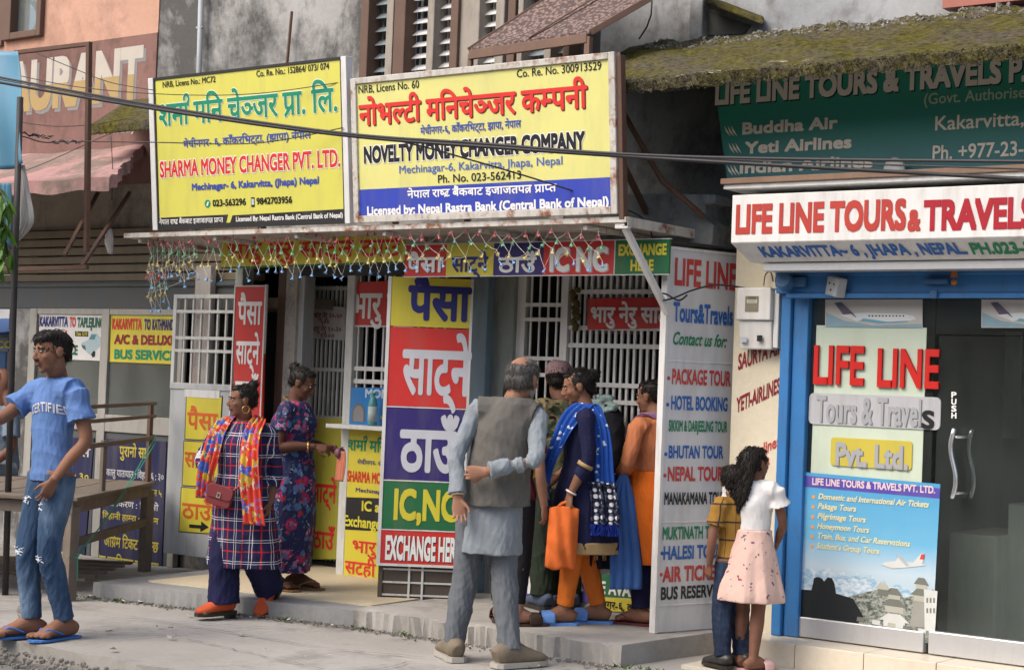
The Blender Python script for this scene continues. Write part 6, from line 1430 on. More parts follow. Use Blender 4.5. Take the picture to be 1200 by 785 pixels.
stk = [(.345, .106, .090), (.40, .103, .087), (.48, .097, .080), (.56, .089, .072), (.62, .084, .067), (.68, .087, .069), (.74, .091, .070), (.785, .090, .060), (.82, .072, .050), (.842, .040, .040)]
m4.top('kurta', KB, .006, 1.93, .33, .010, st=stk, fold=lambda a, t: 1+.03*max(0, .5-t)*2*math.sin(5*a), noise=.009, wid=1.0)
stv = [(.50, .108, .092), (.56, .101, .085), (.62, .096, .078), (.68, .098, .079), (.74, .100, .079), (.785, .098, .068), (.822, .080, .058), (.848, .045, .046)]
mb = MB(); m4.torso(mb, .0165, 0, stv, lambda a, t: 1+.025*max(0, .3-t)*3*math.sin(4*a+1)); m4.child('waistcoat', remesh(mb, .0075, 3, .008, 6, 3), GV)
m4.child('collar', remesh(loft(MB(), [m4.c(.83*1.7)+[.0, .0, 0], m4.c(.835*1.7)+[.008, .004, .03]], [.075, .062], [.075, .066], n=20), .006, 2), GV)
m4.pants('trousers', cloth('grey_blue_trousers', (.125,.138,.155), .12, .6), .005, .036, 1.0, .5, noise=.010, knee=.044)
t = NT('grey_hair'); n_ = t.noise(t.coord((1, 1, .3)), 60, 4, .6); n2_ = t.noise(t.coord(), 6, 3); t.bump(n_, .6, .008); GH = t.out(t.mix(n_, t.mix(n2_, (.02,.019,.018), (.06,.057,.055)), (.13,.125,.12)), .6, spec=.2)
m4.hair([('E', (0, -.26, -.06), (.30, .23, .25)), ('E', (.22, -.12, .0), (.125, .27, .20)), ('E', (-.22, -.12, .0), (.125, .27, .20)), ('E', (0, -.20, .14), (.335, .31, .24)), ('E', (.12, -.05, .20), (.24, .3, .27))], GH, noise=.004)
mb = MB(); mb.ell(m4.hp(0, .22, -.36), np.array([.19, .17, .13])*m4.HS, m4.R).ell(m4.hp(.2, .12, -.25), np.array([.06, .12, .16])*m4.HS, m4.R).ell(m4.hp(-.2, .12, -.25), np.array([.06, .12, .16])*m4.HS, m4.R); m4.child('beard', mb, ink('grey_stubble', (.30,.27,.25), .8))
m4.shoes(paint('dusty_suede', (.17,.14,.10), .8, .25, 12, .4), ink('pale_sole', (.38,.36,.32)), high=.0)
m4.cap_ring('wrist_watch', m4.J['wrL']*.93+m4.J['elL']*.07, m4.J['wrL']-m4.J['elL'], .031, .007, paint('pale_watch', (.60,.52,.38), .35, metal=.5))

# 5 the man in camouflage jacket and patterned cap
p = at(650, 713, z=.122)
m5 = Person('man in camouflage jacket and pinkish cloth cap at the barred counter window', (p[0], p[1], .128), heading(-.80, .35), 1.60, SK_D, dict(elL=(-.15, .0, .63), wrL=(-.12, .09, .515), elR=(.15, .01, .63), wrR=(.13, .1, .52), hed=(.0, .045, .915), nek=(0, .01, .832)), head=(-30, 10, 0), arm=.8)
m5.top('camouflage_jacket', camo_mat(), .016, 1.9, .45, .01, noise=.008); m5.pants('trousers', cloth('dark_green_trousers', (.020,.028,.020), .2, .5), .012, .048, .99, .5, knee=.054, noise=.009); m5.hair(SHORT)
mb = MB(); h = m5.HS; loft(mb, [m5.hp(0, -.05, .14), m5.hp(0, -.05, .30), m5.hp(.02, -.08, .50), m5.hp(.03, -.10, .60)], np.array([.40, .39, .33, .20])*h, np.array([.475, .46, .38, .22])*h, side=m5.R@[1, 0, 0], n=24)
t = NT('woven_cap'); v_ = t.n('TexVoronoi'); t.l(t.coord(), v_.inputs[0]); v_.inputs['Scale'].default_value = 90; t.bump(v_.outputs[0], .3, .004); CAPM = t.out(t.mix(t.ramp(v_.outputs[0], [(.3, 0.0), (.6, 1.0)]), (.36,.22,.22), (.24,.17,.17)), .85, spec=.1)
m5.child('cloth_cap', mb, CAPM); m5.shoes(paint('navy_canvas', (.05,.07,.12), .8), ink('dark_sole', (.03,.025,.02)), high=0)

# 6 woman almost hidden by the old man
p = at(593, 731, z=.122)
m6 = Person('person in black leggings and sandals standing hidden behind the old man', (p[0], p[1], .136), heading(-.75, -.35), 1.46, SK_C, dict(anL=(-.06, .05, .046), anR=(.06, -.02, .046), elL=(-.13, .03, .63), wrL=(-.06, .12, .60)), head=(0, 10, 0), female=True, footyaw=(25, -45))
BLK = cloth('black_leggings', (.012,.012,.015), .2, .4); m6.top('tunic', cloth('dark_red_tunic', (.12,.02,.025)), .008, .6, .48, st=None); m6.pants('leggings', BLK, .003, .028, .86, .5, knee=.038, noise=.003); m6.hair(TIED)
m6.flipflops(cloth('brown_sandal', (.07,.04,.03)), cloth('brown_strap', (.05,.03,.025)), 'slide'); m6.cap_ring('anklet', m6.J['anL']+[0, 0, .035], (0, 0, 1), .04, .004, paint('silver_chain', (.6,.58,.54), .3, metal=.8))

# 7 the woman with the blue shawl and the orange bag
p = at(678, 731, z=.122)
m7 = Person('woman in navy dress and bright blue patterned shawl carrying an orange cloth bag', (p[0], p[1], .140), heading(-.10, .99), 1.55, SK_A,
    dict(hed=(-.0, .040, .915), nek=(0, .008, .832), shL=(-.104, -.005, .80), elL=(-.132, -.02, .635), wrL=(-.13, .045, .50), elR=(.135, .02, .63), wrR=(.11, .11, .56), anL=(-.05, .055, .046), knL=(-.05, .03, .28), anR=(.055, -.075, .046), knR=(.055, -.01, .275)), head=(10, 14, 0), female=True, build=1.05,
    hands=dict(L=dict(d=(.0, .15, -1), p=(.5, -.5, 0), curl=.75)), footyaw=(18, 0))
ND = cloth('navy_dress', (.014,.016,.05), .25, .5); DEN = cloth('denim_blue_skirt', (.02,.035,.085), .3, .5)
st7 = [(.285, .105, .135), (.34, .105, .128), (.42, .106, .118), (.50, .106, .104), (.56, .096, .088), (.62, .084, .074), (.68, .088, .076), (.735, .094, .086), (.785, .092, .066), (.82, .072, .050), (.838, .038, .036)]
m7.top('navy_dress', ND, .006, 1.1, .28, .004, st=st7, fold=lambda a, t: 1+.05*max(0, .5-t)*2*math.sin(4*a+2), noise=.006)
ORL = cloth('orange_leggings', (.62,.16,.025), .12, .5); m7.pants('leggings', ORL, .003, .030, .93, .5, knee=.040, noise=.006)
mb = MB(); m7.torso(mb, .0105, 0, [(.272, .107, .138), (.315, .107, .133)]); mbx = MB(); loft(mbx, [m7.c(.268*1.55), m7.c(.318*1.55)], [.107*1.55+.018]*2, [.132*1.55+.022]*2, side=m7.side(), n=30, sub=1, axes=(0, 0, 1)); m7.child('gold_hem', remesh(mbx, .0075, 1, .004, 6), cloth('dull_gold_hem', (.36,.25,.12)))
m7.hair(TIED+[('E', (0, -.48, .22), (.21, .20, .21)), ('E', (.03, -.60, .20), (.12, .12, .14)), ('E', (0, -.38, -.12), (.2, .15, .22))], noise=.009, freq=20, tow=(0, -.5, .2), lift=2.5)
def shawl_mat():
    t = NT('blue_shawl'); uvn = t.n('UVMap'); sx = t.n('SeparateXYZ'); t.l(uvn.outputs[0], sx.inputs[0]); n = t.noise(t.coord(), 8, 3)
    c = t.mix(n, (.010,.045,.26), (.02,.10,.42)); v = t.n('TexVoronoi'); t.l(uvn.outputs[0], v.inputs[0]); v.inputs['Scale'].default_value = 26; nn = t.noise(uvn.outputs[0], 9, 2)
    dots = t.math('MULTIPLY', t.math('LESS_THAN', v.outputs['Distance'], .30), t.math('GREATER_THAN', nn, .5)); c = t.mix(dots, c, (.55,.60,.68)); t.bump(t.noise(t.coord((1, 1, .5)), 14, 4), .4, .02); return t.out(c, .75, spec=.2)
def shawl_end_mat():
    t = NT('dark_shawl_end'); uvn = t.n('UVMap'); v = t.n('TexVoronoi', feature='F1'); t.l(uvn.outputs[0], v.inputs[0]); v.inputs['Scale'].default_value = 25; v.inputs['Randomness'].default_value = .35
    n = t.noise(uvn.outputs[0], 40, 3); sx = t.n('SeparateXYZ'); t.l(uvn.outputs[0], sx.inputs[0]); mid_ = t.math('LESS_THAN', t.math('ABSOLUTE', sx.outputs[0]), .027)
    fl = t.math('MULTIPLY', t.math('LESS_THAN', t.math('ADD', v.outputs['Distance'], t.math('MULTIPLY', n, .25)), .46), mid_)
    return t.out(t.mix(fl, t.mix(t.ramp(n, [(.5, 0.0), (.6, 1.0)]), (.01,.012,.03), (.09,.11,.16)), (.62,.62,.66)), .8, spec=.15)
SHW = shawl_mat(); SHE = shawl_end_mat(); FRG = cloth('blue_fringe', (.012,.03,.22))
ribH(m7, 'shawl', [((-.045, .155, .50), (.5, .4, 0), (-.8, .7, 0)), ((-.07, .135, .60), (.6, .5, 0), (-.7, .8, 0)), ((-.085, .10, .70), (.5, .8, 0), (-.8, .6, 0)), ((-.09, .055, .79), (.3, .9, .3), (-.8, .3, .5)), ((-.075, .0, .845), (0, 1, 0), (-.3, 0, 1)), ((-.085, -.045, .80), (0, 1, .5), (-.6, -.6, .6)), ((-.092, -.070, .70), (.1, .9, 0), (-1, -.3, 0)), ((-.095, -.08, .60), (.1, .9, 0), (-1, -.2, 0)), ((-.097, -.085, .545), (.1, .9, 0), (-1, -.2, 0))], [.075, .075, .075, .08, .08, .075, .07, .075, .08], SHW, ripple=.009)
for dy in (-.118, -.062):
    ribH(m7, 'shawl_end', [((-.105, dy+.015, .55), (.1, 1, 0), (-1, -.1, 0)), ((-.112, dy, .47), (.1, 1, 0), (-1, -.1, 0)), ((-.12, dy-.005, .39), (.1, 1, 0), (-1, -.1, 0))], [.048, .052, .054], SHE, ripple=.009, n=14, waves=2.2)
    mbf = MB()
    for k in range(26):
        q = np.array([-.122+RNG.normal(0, .004), dy-.030+.055*k/26, .392])*1.55; mbf.tube([q, q+[RNG.normal(0, .006), RNG.normal(0, .006), -.03], q+[RNG.normal(0, .008), RNG.normal(0, .01), -.07]], .0035, 4)
    m7.child('fringe', mbf, FRG, False)
ribH(m7, 'shawl_front', [((-.075, .14, .54), (.7, .4, 0), (-.7, .8, 0)), ((-.07, .135, .46), (.7, .4, 0), (-.7, .8, 0)), ((-.065, .125, .40), (.7, .4, 0), (-.7, .8, 0))], [.085, .08, .07], SHE, ripple=.008, n=10)
m7.cap_ring('bangle', m7.J['wrL']*.93+m7.J['elL']*.07, m7.J['wrL']-m7.J['elL'], .030, .006, ink('white_bangle', (.72,.70,.66), .3)); loft(mb := MB(), [m7.J['elL']*.9+m7.J['wrL']*.1, m7.J['elL']*.80+m7.J['wrL']*.2], [.052*1.0]*2, [.05]*2, sub=1); m7.child('sleeve_band', mb, cloth('dull_gold_hem', (.36,.25,.12)))
SBL = cloth('sky_blue_rubber', (.13,.27,.60)); m7.flipflops(SBL, SBL, 'slide', .022)
bag = thing('cloth_bag', 'bright orange cloth carrier bag held by the woman in the blue shawl', 'bag'); bag.location = m7.root.location; bag.rotation_euler = m7.root.rotation_euler
wr = m7.J['wrL']+np.array([0, .02, -.085]); nu, nv = 26, 30; vs = []
for sd in (-1, 1):
    for j in range(nv+1):
        for i in range(nu+1):
            t = i/nu-.5; v_ = j/nv; bul = (1-(2*t)**4)*(.006+.040*math.sin(math.pi*min(1, v_*.85+.04)))
            pin_ = 1-.06*v_*0+.04*v_; vs.append((wr[0]+sd*bul+.006*math.sin(t*14+v_*5)+.004*math.sin(v_*17+t*7), wr[1]+.01+t*.175*pin_+.012*v_, wr[2]+.015-v_*.37+.014*(2*t)**2*(1-v_)*-1-.008*math.sin(t*9)*v_))
n = (nu+1)*(nv+1); q = lambda l, j, i: l*n+j*(nu+1)+i
fs = [[q(0, j, i), q(0, j+1, i), q(0, j+1, i+1), q(0, j, i+1)] for j in range(nv) for i in range(nu)]+[[q(1, j, i), q(1, j, i+1), q(1, j+1, i+1), q(1, j+1, i)] for j in range(nv) for i in range(nu)]
fs += [[q(0, j, e), q(1, j, e), q(1, j+1, e), q(0, j+1, e)] for j in range(nv) for e in (0, nu)]+[[q(0, nv, i), q(1, nv, i), q(1, nv, i+1), q(0, nv, i+1)] for i in range(nu)]
ob = obj('pouch', MB().add(vs, fs), cloth('orange_bag_cloth', (.66,.15,.035), .1, .6, 9), bag, 0, True); ob.modifiers.new('s', 'SOLIDIFY').thickness = .004
obj('handle', MB().tube([wr+[0, -.04, .005], wr+[.0, -.025, .03], wr+[0, 0, .04], wr+[0, .025, .03], wr+[0, .05, .005]], .010, 8), cloth('orange_bag_cloth', (.66,.15,.035)), bag, 0, True)

# 8 the woman in orange half hidden by the white board
p = np.array([-5.565, 8.975, .122])
m8 = Person('woman in orange top and long orange tunic partly hidden by the white tour list board', (p[0], p[1], .134), heading(-.55, .55), 1.50, SK_A, dict(hed=(.0, .03, .92), shL=(-.106, 0, .80), elL=(-.165, .0, .65), wrL=(-.10, .10, .575), elR=(.15, .01, .63), wrR=(.1, .1, .58)), head=(12, 8, 0), arm=.8, female=True, build=1.05, footyaw=(15, -20))
PEA = cloth('faded_orange_top', (.46,.165,.075), .1, .45); ORT = cloth('orange_tunic', (.60,.13,.015), .1, .45)
m8.top('orange_top', PEA, .010, 1.6, .56, .006, noise=.006)
mb = MB(); m8.torso(mb, .007, 0, [(.245, .098, .10), (.34, .102, .102), (.44, .106, .102), (.52, .106, .096), (.58, .094, .084), (.62, .085, .074)], lambda a, t: 1+.04*(1-t)*math.sin(5*a)); 
mbs = MB(); loft(mbs, [m8.c(z*1.5) for z in (.24, .34, .44, .52, .58, .62)], np.array([.108, .112, .116, .114, .100, .09])*1.5+.014, np.array([.108, .110, .110, .104, .09, .08])*1.5+.014, side=m8.side(), n=30, fold=lambda a, t: 1+.04*(1-t)*math.sin(5*a), axes=(0, 0, 1)); m8.child('tunic', remesh(mbs, .0075, 2, .005, 7, 4), ORT)
m8.pants('trousers', NV, .004, .036, .95, .5, knee=.042); m8.hair(TIED+[('E', (0, -.40, .25), (.2, .18, .18)), ('E', (.0, -.5, .22), (.12, .1, .12))], noise=.006, tow=(0, -.45, .2))
m8.flipflops(cloth('maroon_sandal', (.12,.03,.04)), cloth('maroon_strap', (.16,.04,.05)))
LIL = cloth('lilac_scarf', (.26,.15,.25)); ribH(m8, 'scarf', [((.06, .05, .79), (1, 0, 0), (.2, 1, .3)), ((.062, -.01, .845), (.7, .6, 0), (.2, 0, 1)), ((0, -.055, .84), (0, .6, .8), (0, -1, .5)), ((-.062, -.01, .845), (.7, -.6, 0), (-.2, 0, 1)), ((-.06, .06, .79), (1, 0, 0), (-.2, 1, .3))], .05, LIL)
# dark dupatta with an orange border hanging from her left arm
DP = cloth('dark_dupatta', (.02,.018,.035), .2, .5); t = NT('orange_brocade'); nn = t.noise(t.coord(), 60, 3, .7); BRO = t.out(t.mix(t.ramp(nn, [(.45, 0.0), (.55, 1.0)]), (.35,.09,.02), (.5,.38,.2)), .8)
ribH(m8, 'dupatta', [((-.15, .05, .60), (.7, -.7, 0), (-.7, -.7, 0)), ((-.16, .075, .45), (.7, -.7, 0), (-.7, -.7, 0)), ((-.165, .09, .30), (.7, -.7, 0), (-.7, -.7, 0)), ((-.165, .09, .215), (.7, -.7, 0), (-.7, -.7, 0))], [.06, .11, .135, .14], DP, ripple=.014)
ribH(m8, 'dupatta_border', [((-.172, .098, .40), (.7, -.7, 0), (-.7, -.7, 0)), ((-.178, .104, .32), (.7, -.7, 0), (-.7, -.7, 0)), ((-.178, .104, .25), (.7, -.7, 0), (-.7, -.7, 0))], [.05, .085, .10], BRO, ripple=.010)
bg = thing('blue_cloth_bag', 'limp blue cloth bag hanging beside the woman in orange', 'bag'); bg.location = m8.root.location; bg.rotation_euler = m8.root.rotation_euler; fc2 = _C(); fc2.child = lambda name, mb, mat, smooth=True: obj(name, mb, mat, bg, 0, smooth)
bg.location = (0, 0, 0); bg.rotation_euler = (0, 0, 0); yb_ = 8.74
ribbon(fc2, 'pouch', [(at(u, v, y=yb_), RIGHT, CAMD) for u, v in ((731, 556), (729, 585), (731, 625), (733, 665), (733, 690))], [.03, .15, .17, .19, .19], cloth('bag_blue', (.05,.12,.32)), ripple=.010, thick=.02)
# 9 boy and 10 girl by the right step
p = at(836, 784, z=.022)
m9 = Person('small boy in mustard shirt and dark jeans pressed against the white board', (p[0]+.05, p[1]+.10, .036), heading(-.75, .45), 1.12, SK_D, dict(hed=(0, .03, .912), elL=(-.14, .0, .64), wrL=(-.13, .03, .50)), head=(-35, 0, 0), headscale=1.2)
t = NT('mustard_check'); a_, z_, _y = cyl(t); MUS = t.out(t.mix(t.math('MAXIMUM', lines(t, z_, .10, .10), lines(t, a_, .12, .06)), (.28,.15,.03), (.05,.035,.03)), .85, spec=.15)
m9.top('mustard_shirt', MUS, .014, .65, .47, .006, noise=.005); m9.pants('jeans', denim_mat('dark_denim', (.018,.028,.055), (.05,.075,.13)), .008, .040, .98, .5, knee=.048, noise=.007); m9.hair(SHORT); m9.shoes(paint('black_shoe', (.025,.025,.025), .4), ink('dark_sole', (.03,.025,.02)), high=.03)
p = at(876, 785, z=.022)
m10 = Person('little girl in white top and pink flowered skirt with long dark hair seen from behind', (p[0], p[1], .036), heading(-.85, -.45), 1.24, SK_D, dict(hed=(.0, .012, .912), elL=(-.125, .03, .64), wrL=(-.11, .085, .52), elR=(.125, .05, .65), wrR=(.08, .12, .56), anL=(-.045, .02, .046), anR=(.04, -.04, .046), knL=(-.045, .02, .26), knR=(.042, -.005, .26)), head=(-25, -6, 0), headscale=1.12, female=True, build=.9, footyaw=(25, -30))
m10.top('white_top', cloth('white_cotton', (.66,.66,.66), .06, .4), .012, .45, .58, .020, noise=.004)
PK = floral('pink_flowered', (.60,.42,.36), [((.20,.13,.22), .17, 2.0), ((.38,.08,.12), .15, 2.3), ((.10,.12,.20), .13, 2.6)], 9, thr=.45)
mbs = MB(); loft(mbs, [m10.c(z*1.24) for z in (.30, .34, .42, .50, .57, .62)], np.array([.150, .148, .128, .110, .092, .084])*1.24+.006, np.array([.135, .133, .115, .10, .082, .074])*1.24+.006, side=m10.side(), n=40, fold=lambda a, t: 1+.06*(1-t)*math.sin(8*a+1)+.03*(1-t)*math.sin(13*a), axes=(0, 0, 1)); m10.child('flowered_skirt', remesh(mbs, .007, 1, .003, 7, 5), PK)
m10.hair(TIED+[('L', [(0, -.28, .2), (-.02, -.44, -.2), (-.06, -.60, -.7), (-.09, -.66, -1.0), (-.11, -.70, -1.22), (-.12, -.73, -1.40)], [.32, .37, .36, .30, .16, .04], [.24, .19, .14, .11, .07, .03]), ('L', [(-.22, -.34, -.1), (-.32, -.56, -.7), (-.33, -.64, -1.1)], [.13, .11, .03])], noise=.007, freq=16, tow=(-.12, -.95, -2.8), nst=1100, lift=1.6)
PKS = cloth('pale_pink_shoe', (.62,.40,.38)); m10.flipflops(PKS, PKS, 'slide', .018)

# 11 men sitting on the wooden table at the far left
p = at(-6, 600, y=8.45)
m11 = Person('seated person in grey blue lungi on the wooden table behind the left man', (p[0], p[1], .17), heading(.75, .62), 1.62, SK_D, dict(pel=(0, -.02, .345), wai=(0, -.02, .44), che=(0, .0, .55), nek=(0, .01, .665), hed=(0, .03, .757), shL=(-.106, 0, .632), shR=(.106, 0, .632), elL=(-.135, .02, .455), wrL=(-.11, .12, .365), elR=(.14, .02, .46), wrR=(.09, .13, .36), hiL=(-.05, .0, .335), hiR=(.05, .0, .335), knL=(-.07, .20, .325), knR=(.07, .20, .325), anL=(-.07, .19, .07), anR=(.07, .21, .07)), head=(10, 5, 0), footyaw=(5, -5))
def seat_top(s, name, mat, ext): 
    mb = MB(); st = [(.31, .095, .075), (.36, .100, .075), (.44, .088, .066), (.51, .094, .07), (.57, .10, .074), (.615, .10, .062), (.65, .08, .05), (.67, .036, .038)]; loft(mb, [s.c(x[0]*s.H) for x in st], [x[1]*s.H+ext for x in st], [x[2]*s.H+ext for x in st], side=s.side(), n=24, axes=(0, 0, 1)); loft(mb, [s.J['shL'], s.c(.63*s.H), s.J['shR']], [.04*s.H]*3, [.038*s.H]*3, side=(0, 1, 0)); [s.arm_sleeve(mb, e, .7, .008, .004) for e in 'LR']; return s.child(name, remesh(mb, .008, 2, .005, 7), mat)
def seat_legs(s, name, mat, ext, end=.95):
    mb = MB()
    for e in 'LR': hi, kn, an = s.J['hi'+e], s.J['kn'+e], s.J['an'+e]; loft(mb, [hi-[0, .06, 0], hi*.5+kn*.5, kn, kn*.5+an*.5, kn+(an-kn)*end], np.array([.066, .06, .05, .046, .042])*s.H+ext, n=16)
    return s.child(name, remesh(mb, .008, 2, .006, 8), mat)
seat_top(m11, 'shirt', cloth('dusty_blue_shirt', (.15,.20,.26)), .012); seat_legs(m11, 'lungi', cloth('grey_blue_lungi', (.17,.21,.24)), .016); m11.hair(SHORT); m11.flipflops(cloth('brown_sandal', (.07,.04,.03)), cloth('brown_strap', (.05,.03,.025)))
# ------------------------------------------------------------------ street furniture and small things
# dark pole, tarpaulin, empty sign frame at the left
pb = at(6, 697, z=0.0)
YP = pb[1]; pt = at(22, 150, y=YP)
tag(obj('pole', MB().tube([pb, (pb[0]*.4+pt[0]*.6, YP, pt[2]*.6), (pt[0], YP, 3.4)], .022, 12), paint('dark_pole', (.03,.028,.03), .55, .3, 8, .3), None, 0, True), 'thin dark metal pole gripped by the man in blue T-shirt', 'pole')
tp = thing('tarpaulin', 'sky blue tarpaulin hanging from the top of the pole frame', 'tarpaulin')
fcx = _C(); fcx.child = lambda name, mb, mat, smooth=True: obj(name, mb, mat, tp, 0, smooth)
YT = YP+.04
tarpm = paint('blue_tarp', (.085,.24,.36), .5, .12, 3, .2, (.3,.35,.38))
nu, nv = 30, 24; vs = []
c00, c10, c01, c11 = at(-90, 60, y=YT), at(20, 60, y=YT), at(-90, 215, y=YT), at(34, 193, y=YT)
for j in range(nv+1):
    for i in range(nu+1):
        s_, t_ = i/nu, j/nv; q = (c00*(1-s_)+c10*s_)*(1-t_)+(c01*(1-s_)+c11*s_)*t_; q = q+np.array([0, .03*math.sin(s_*22+t_*2)*(.3+t_)+.02*math.sin(s_*9-t_*5), 0]); vs.append(q)
o_ = obj('sheet', MB().add(vs, [[j*(nu+1)+i, j*(nu+1)+i+1, (j+1)*(nu+1)+i+1, (j+1)*(nu+1)+i] for j in range(nv) for i in range(nu)]), tarpm, tp, 0, True); o_.modifiers.new('s', 'SOLIDIFY').thickness = .004
ribbon(fcx, 'lower_flap', [(at(26, 195, y=YT+.03), (1, 0, .3), (0, -1, 0)), (at(28, 225, y=YT+.03), (1, 0, .2), (0, -1, 0)), (at(30, 262, y=YT+.03), (1, .3, .2), (0, -1, 0)), (at(18, 285, y=YT+.03), (1, .3, .6), (0, -1, 0))], [.05, .10, .13, .05], paint('grey_tarp_lining', (.42,.40,.38), .6, .15, 4, .3), ripple=.01)
ribbon(fcx, 'lower_flap', [(at(4, 215, y=YT+.05), (1, 0, 0), (0, -1, 0)), (at(5, 250, y=YT+.05), (1, 0, 0), (0, -1, 0)), (at(6, 290, y=YT+.05), (1, 0, 0), (0, -1, 0))], [.16, .14, .10], tarpm, ripple=.012)
YFm = 7.9
f = lambda u, v: at(u, v, y=YFm)
mf = MB().bar(f(104.5, 50), f(101.5, 295), .035).bar(f(18, 62), f(106.5, 51.5), .03).bar(f(-60, 318), f(103, 313), .03).bar(f(-50, 70), f(-62, 318), .03)
fr = thing('sign_frame', 'empty rusty rectangular sign frame projecting above the bus office', 'sign frame')
obj('frame', mf, M_RUST, fr, .003)
for (a, b) in (((118, 220), (75, 300)), ((152, 226), (96, 312))): obj('brace', MB().bar(f(b[0], b[1]), at(a[0], a[1], y=9.2), .025), M_RUST, fr)
# young tree at the far left, its leafy twigs hanging into view
tr = thing('young_tree', 'leafy green tree with long drooping leaves at the left edge', 'tree')
tb = at(-70, 640, y=7.0); M_LEAF = None
t = NT('leaf_green'); n_ = t.noise(t.coord(), 6, 3); t.b.inputs['Transmission Weight'].default_value = 0; M_LEAF = t.out(t.mix(n_, (.035,.10,.012), (.12,.24,.03)), .45, spec=.4)
tt = at(-60, 220, y=7.0)
obj('trunk', MB().tube([(tb[0], 7, 0), (tb[0]+.02, 7, 1.2), tt, tt+[.05, 0, .8]], [.05, .04, .03, .015], 10), paint('bark', (.12,.09,.06), .9, .3, 9), tr, 0, True)
br = MB(); lf = MB()
for k in range(16):
    e = at(RNG.uniform(-50, 14), RNG.uniform(235, 330), y=7.0+RNG.uniform(-.2, .15)); s_ = tt+[0, 0, RNG.uniform(-.1, .5)]
    m_ = (s_+e)/2+[0, 0, .12]; pts = catmull([s_, m_, e], 6); br.tube(pts, np.linspace(.010, .003, len(pts)), 5)
    for j in range(26):
        p0 = pts[int(RNG.integers(6, len(pts)))]+RNG.normal(0, .015, 3); l = RNG.uniform(.09, .19); d = unit([RNG.normal(.1, .5), RNG.normal(-.1, .4), -1.0]); w = unit(np.cross(d, RNG.normal(0, 1, 3)))*l*.17; nn = np.cross(d, w)
        a_, b_ = p0+d*l*.33, p0+d*l*.66+nn*.15
        lf.add([p0, a_+w, b_+w*.8, p0+d*l+nn*.5, b_-w*.8, a_-w, a_+nn*.4, b_+nn*.4], [(0, 6, 1), (1, 6, 7, 2), (2, 7, 3), (0, 5, 6), (5, 4, 7, 6), (4, 3, 7)])
obj('branch', br, paint('bark', (.12,.09,.06)), tr); obj('crown', lf, M_LEAF, tr)
# blue street kiosk far behind at the left, between tree and office
kk = thing('street_kiosk', 'blue street kiosk with yellow lettered board beyond the bus office', 'kiosk')
yk = 12.0
k0, k1 = px_x(-120, 440, yk), px_x(36, 440, yk); KZ = lambda v: px_z(10, v, yk)
obj('roof', MB().hexa([(k0, yk-.5, KZ(395)), (k1, yk-.5, KZ(395)), (k1, yk+1.5, KZ(372)), (k0, yk+1.5, KZ(372)), (k0, yk-.5, KZ(392)), (k1, yk-.5, KZ(392)), (k1, yk+1.5, KZ(366)), (k0, yk+1.5, KZ(366))]), paint('blue_sheet', (.05,.13,.33), .5), kk)
Pk = Plane((k0, yk, 1)); S = Sign('kiosk_board', '', '', Pk, root=kk)
S.part('board', MB().box((k0, yk, KZ(412)), (k1, yk+.04, KZ(396))), paint('dull_blue_board', (.13,.20,.30), .5)); S.text('WELCOME', (-32, 408), (33, 408), 9, I_YEL, .08); S.done()
mb = MB()
for k in range(10): a, b = k0+(k1-k0)*k/10, k0+(k1-k0)*(k+.9)/10; mb.box((a, yk+.05, KZ(433)-.05*(k % 3)), (b, yk+.08, KZ(413)))
obj('hanging_goods', mb, paint('blue_goods', (.06,.17,.42), .6, .4, 3), kk)
obj('counter', MB().box((k0, yk+.02, 0), (k1, yk+.6, KZ(458))), paint('dark_green_counter', (.03,.12,.05), .6), kk)
obj('back_wall', MB().box((k0, yk+1.4, 0), (k1, yk+1.5, KZ(370))), M_DARK, kk); obj('canopy_pole', MB().box((k1-.06, yk-.05, 0), (k1-.02, yk-.01, KZ(392))), M_GRILLE, kk)
struct('far_street_wall', MB().box((-60, 22, -.2), (-15, 22.5, 5)), M_PALEWALL)

# wooden table with back rails and green cord
tb = thing('wooden_table', 'weathered wooden vending table with back rails and slatted shelf', 'table')
A = at(80, 704, z=0); B_ = at(169, 669, z=0); ex = unit([B_[0]-A[0], B_[1]-A[1], 0]); ey = np.array([-ex[1], ex[0], 0]); ey = ey if ey[0] < 0 else -ey
LN = np.linalg.norm(B_[:2]-A[:2]); zt = Plane(A, ex).L(80, 583)[1]
W = lambda a, b, z: A+ex*a+ey*b+np.array([0, 0, z])
WD = 1.5
def wbar(a, b, w, h, name='rail'): return obj(name, MB().bar(a, b, w, h), M_WOOD, tb, .004)
for a, b in ((0, 0), (LN, 0), (0, WD), (LN, WD)): wbar(W(a, b, -.01), W(a, b, zt-.065), .075, .075, 'leg')
for k in range(5): obj('plank', MB().hexa([W(a, b, z) for z in (zt-.025, zt) for a, b in ((-.06, -.05+k*.32), (LN+.06, -.05+k*.32), (LN+.06, .255+k*.32), (-.06, .255+k*.32))]), M_WOOD, tb, .004)
for b in (0, WD): wbar(W(-.05, b, zt-.07), W(LN+.05, b, zt-.07), .035, .085, 'apron')
for a in (0, LN): wbar(W(a, 0, zt-.072), W(a, WD, zt-.072), .035, .08, 'apron')
wbar(W(0, 0, zt*.55), W(LN, 0, zt*.55), .03, .06)
for k in range(6): wbar(W(LN*.25+k*LN*.12, .02, .09), W(LN*.25+k*LN*.12, WD, .09), .07, .02, 'shelf_slat')
for a in (.35*LN, LN*.99): obj('upright', MB().bar(W(a, .0, zt), W(a, .0, zt+.62 if a > LN*.6 else zt+.36), .035), M_BROWNWOOD if a > LN*.6 else M_WOOD, tb, .003)
for z, th in ((.33, .035), (.50, .028), (.60, .028)): wbar(W(-.0 if z < .4 else .1, -.025, zt+z), W(LN+.04, -.025, zt+z+.01), .016, th)
GC = ink('green_cord', (.05,.30,.22), .6)
mb = MB()
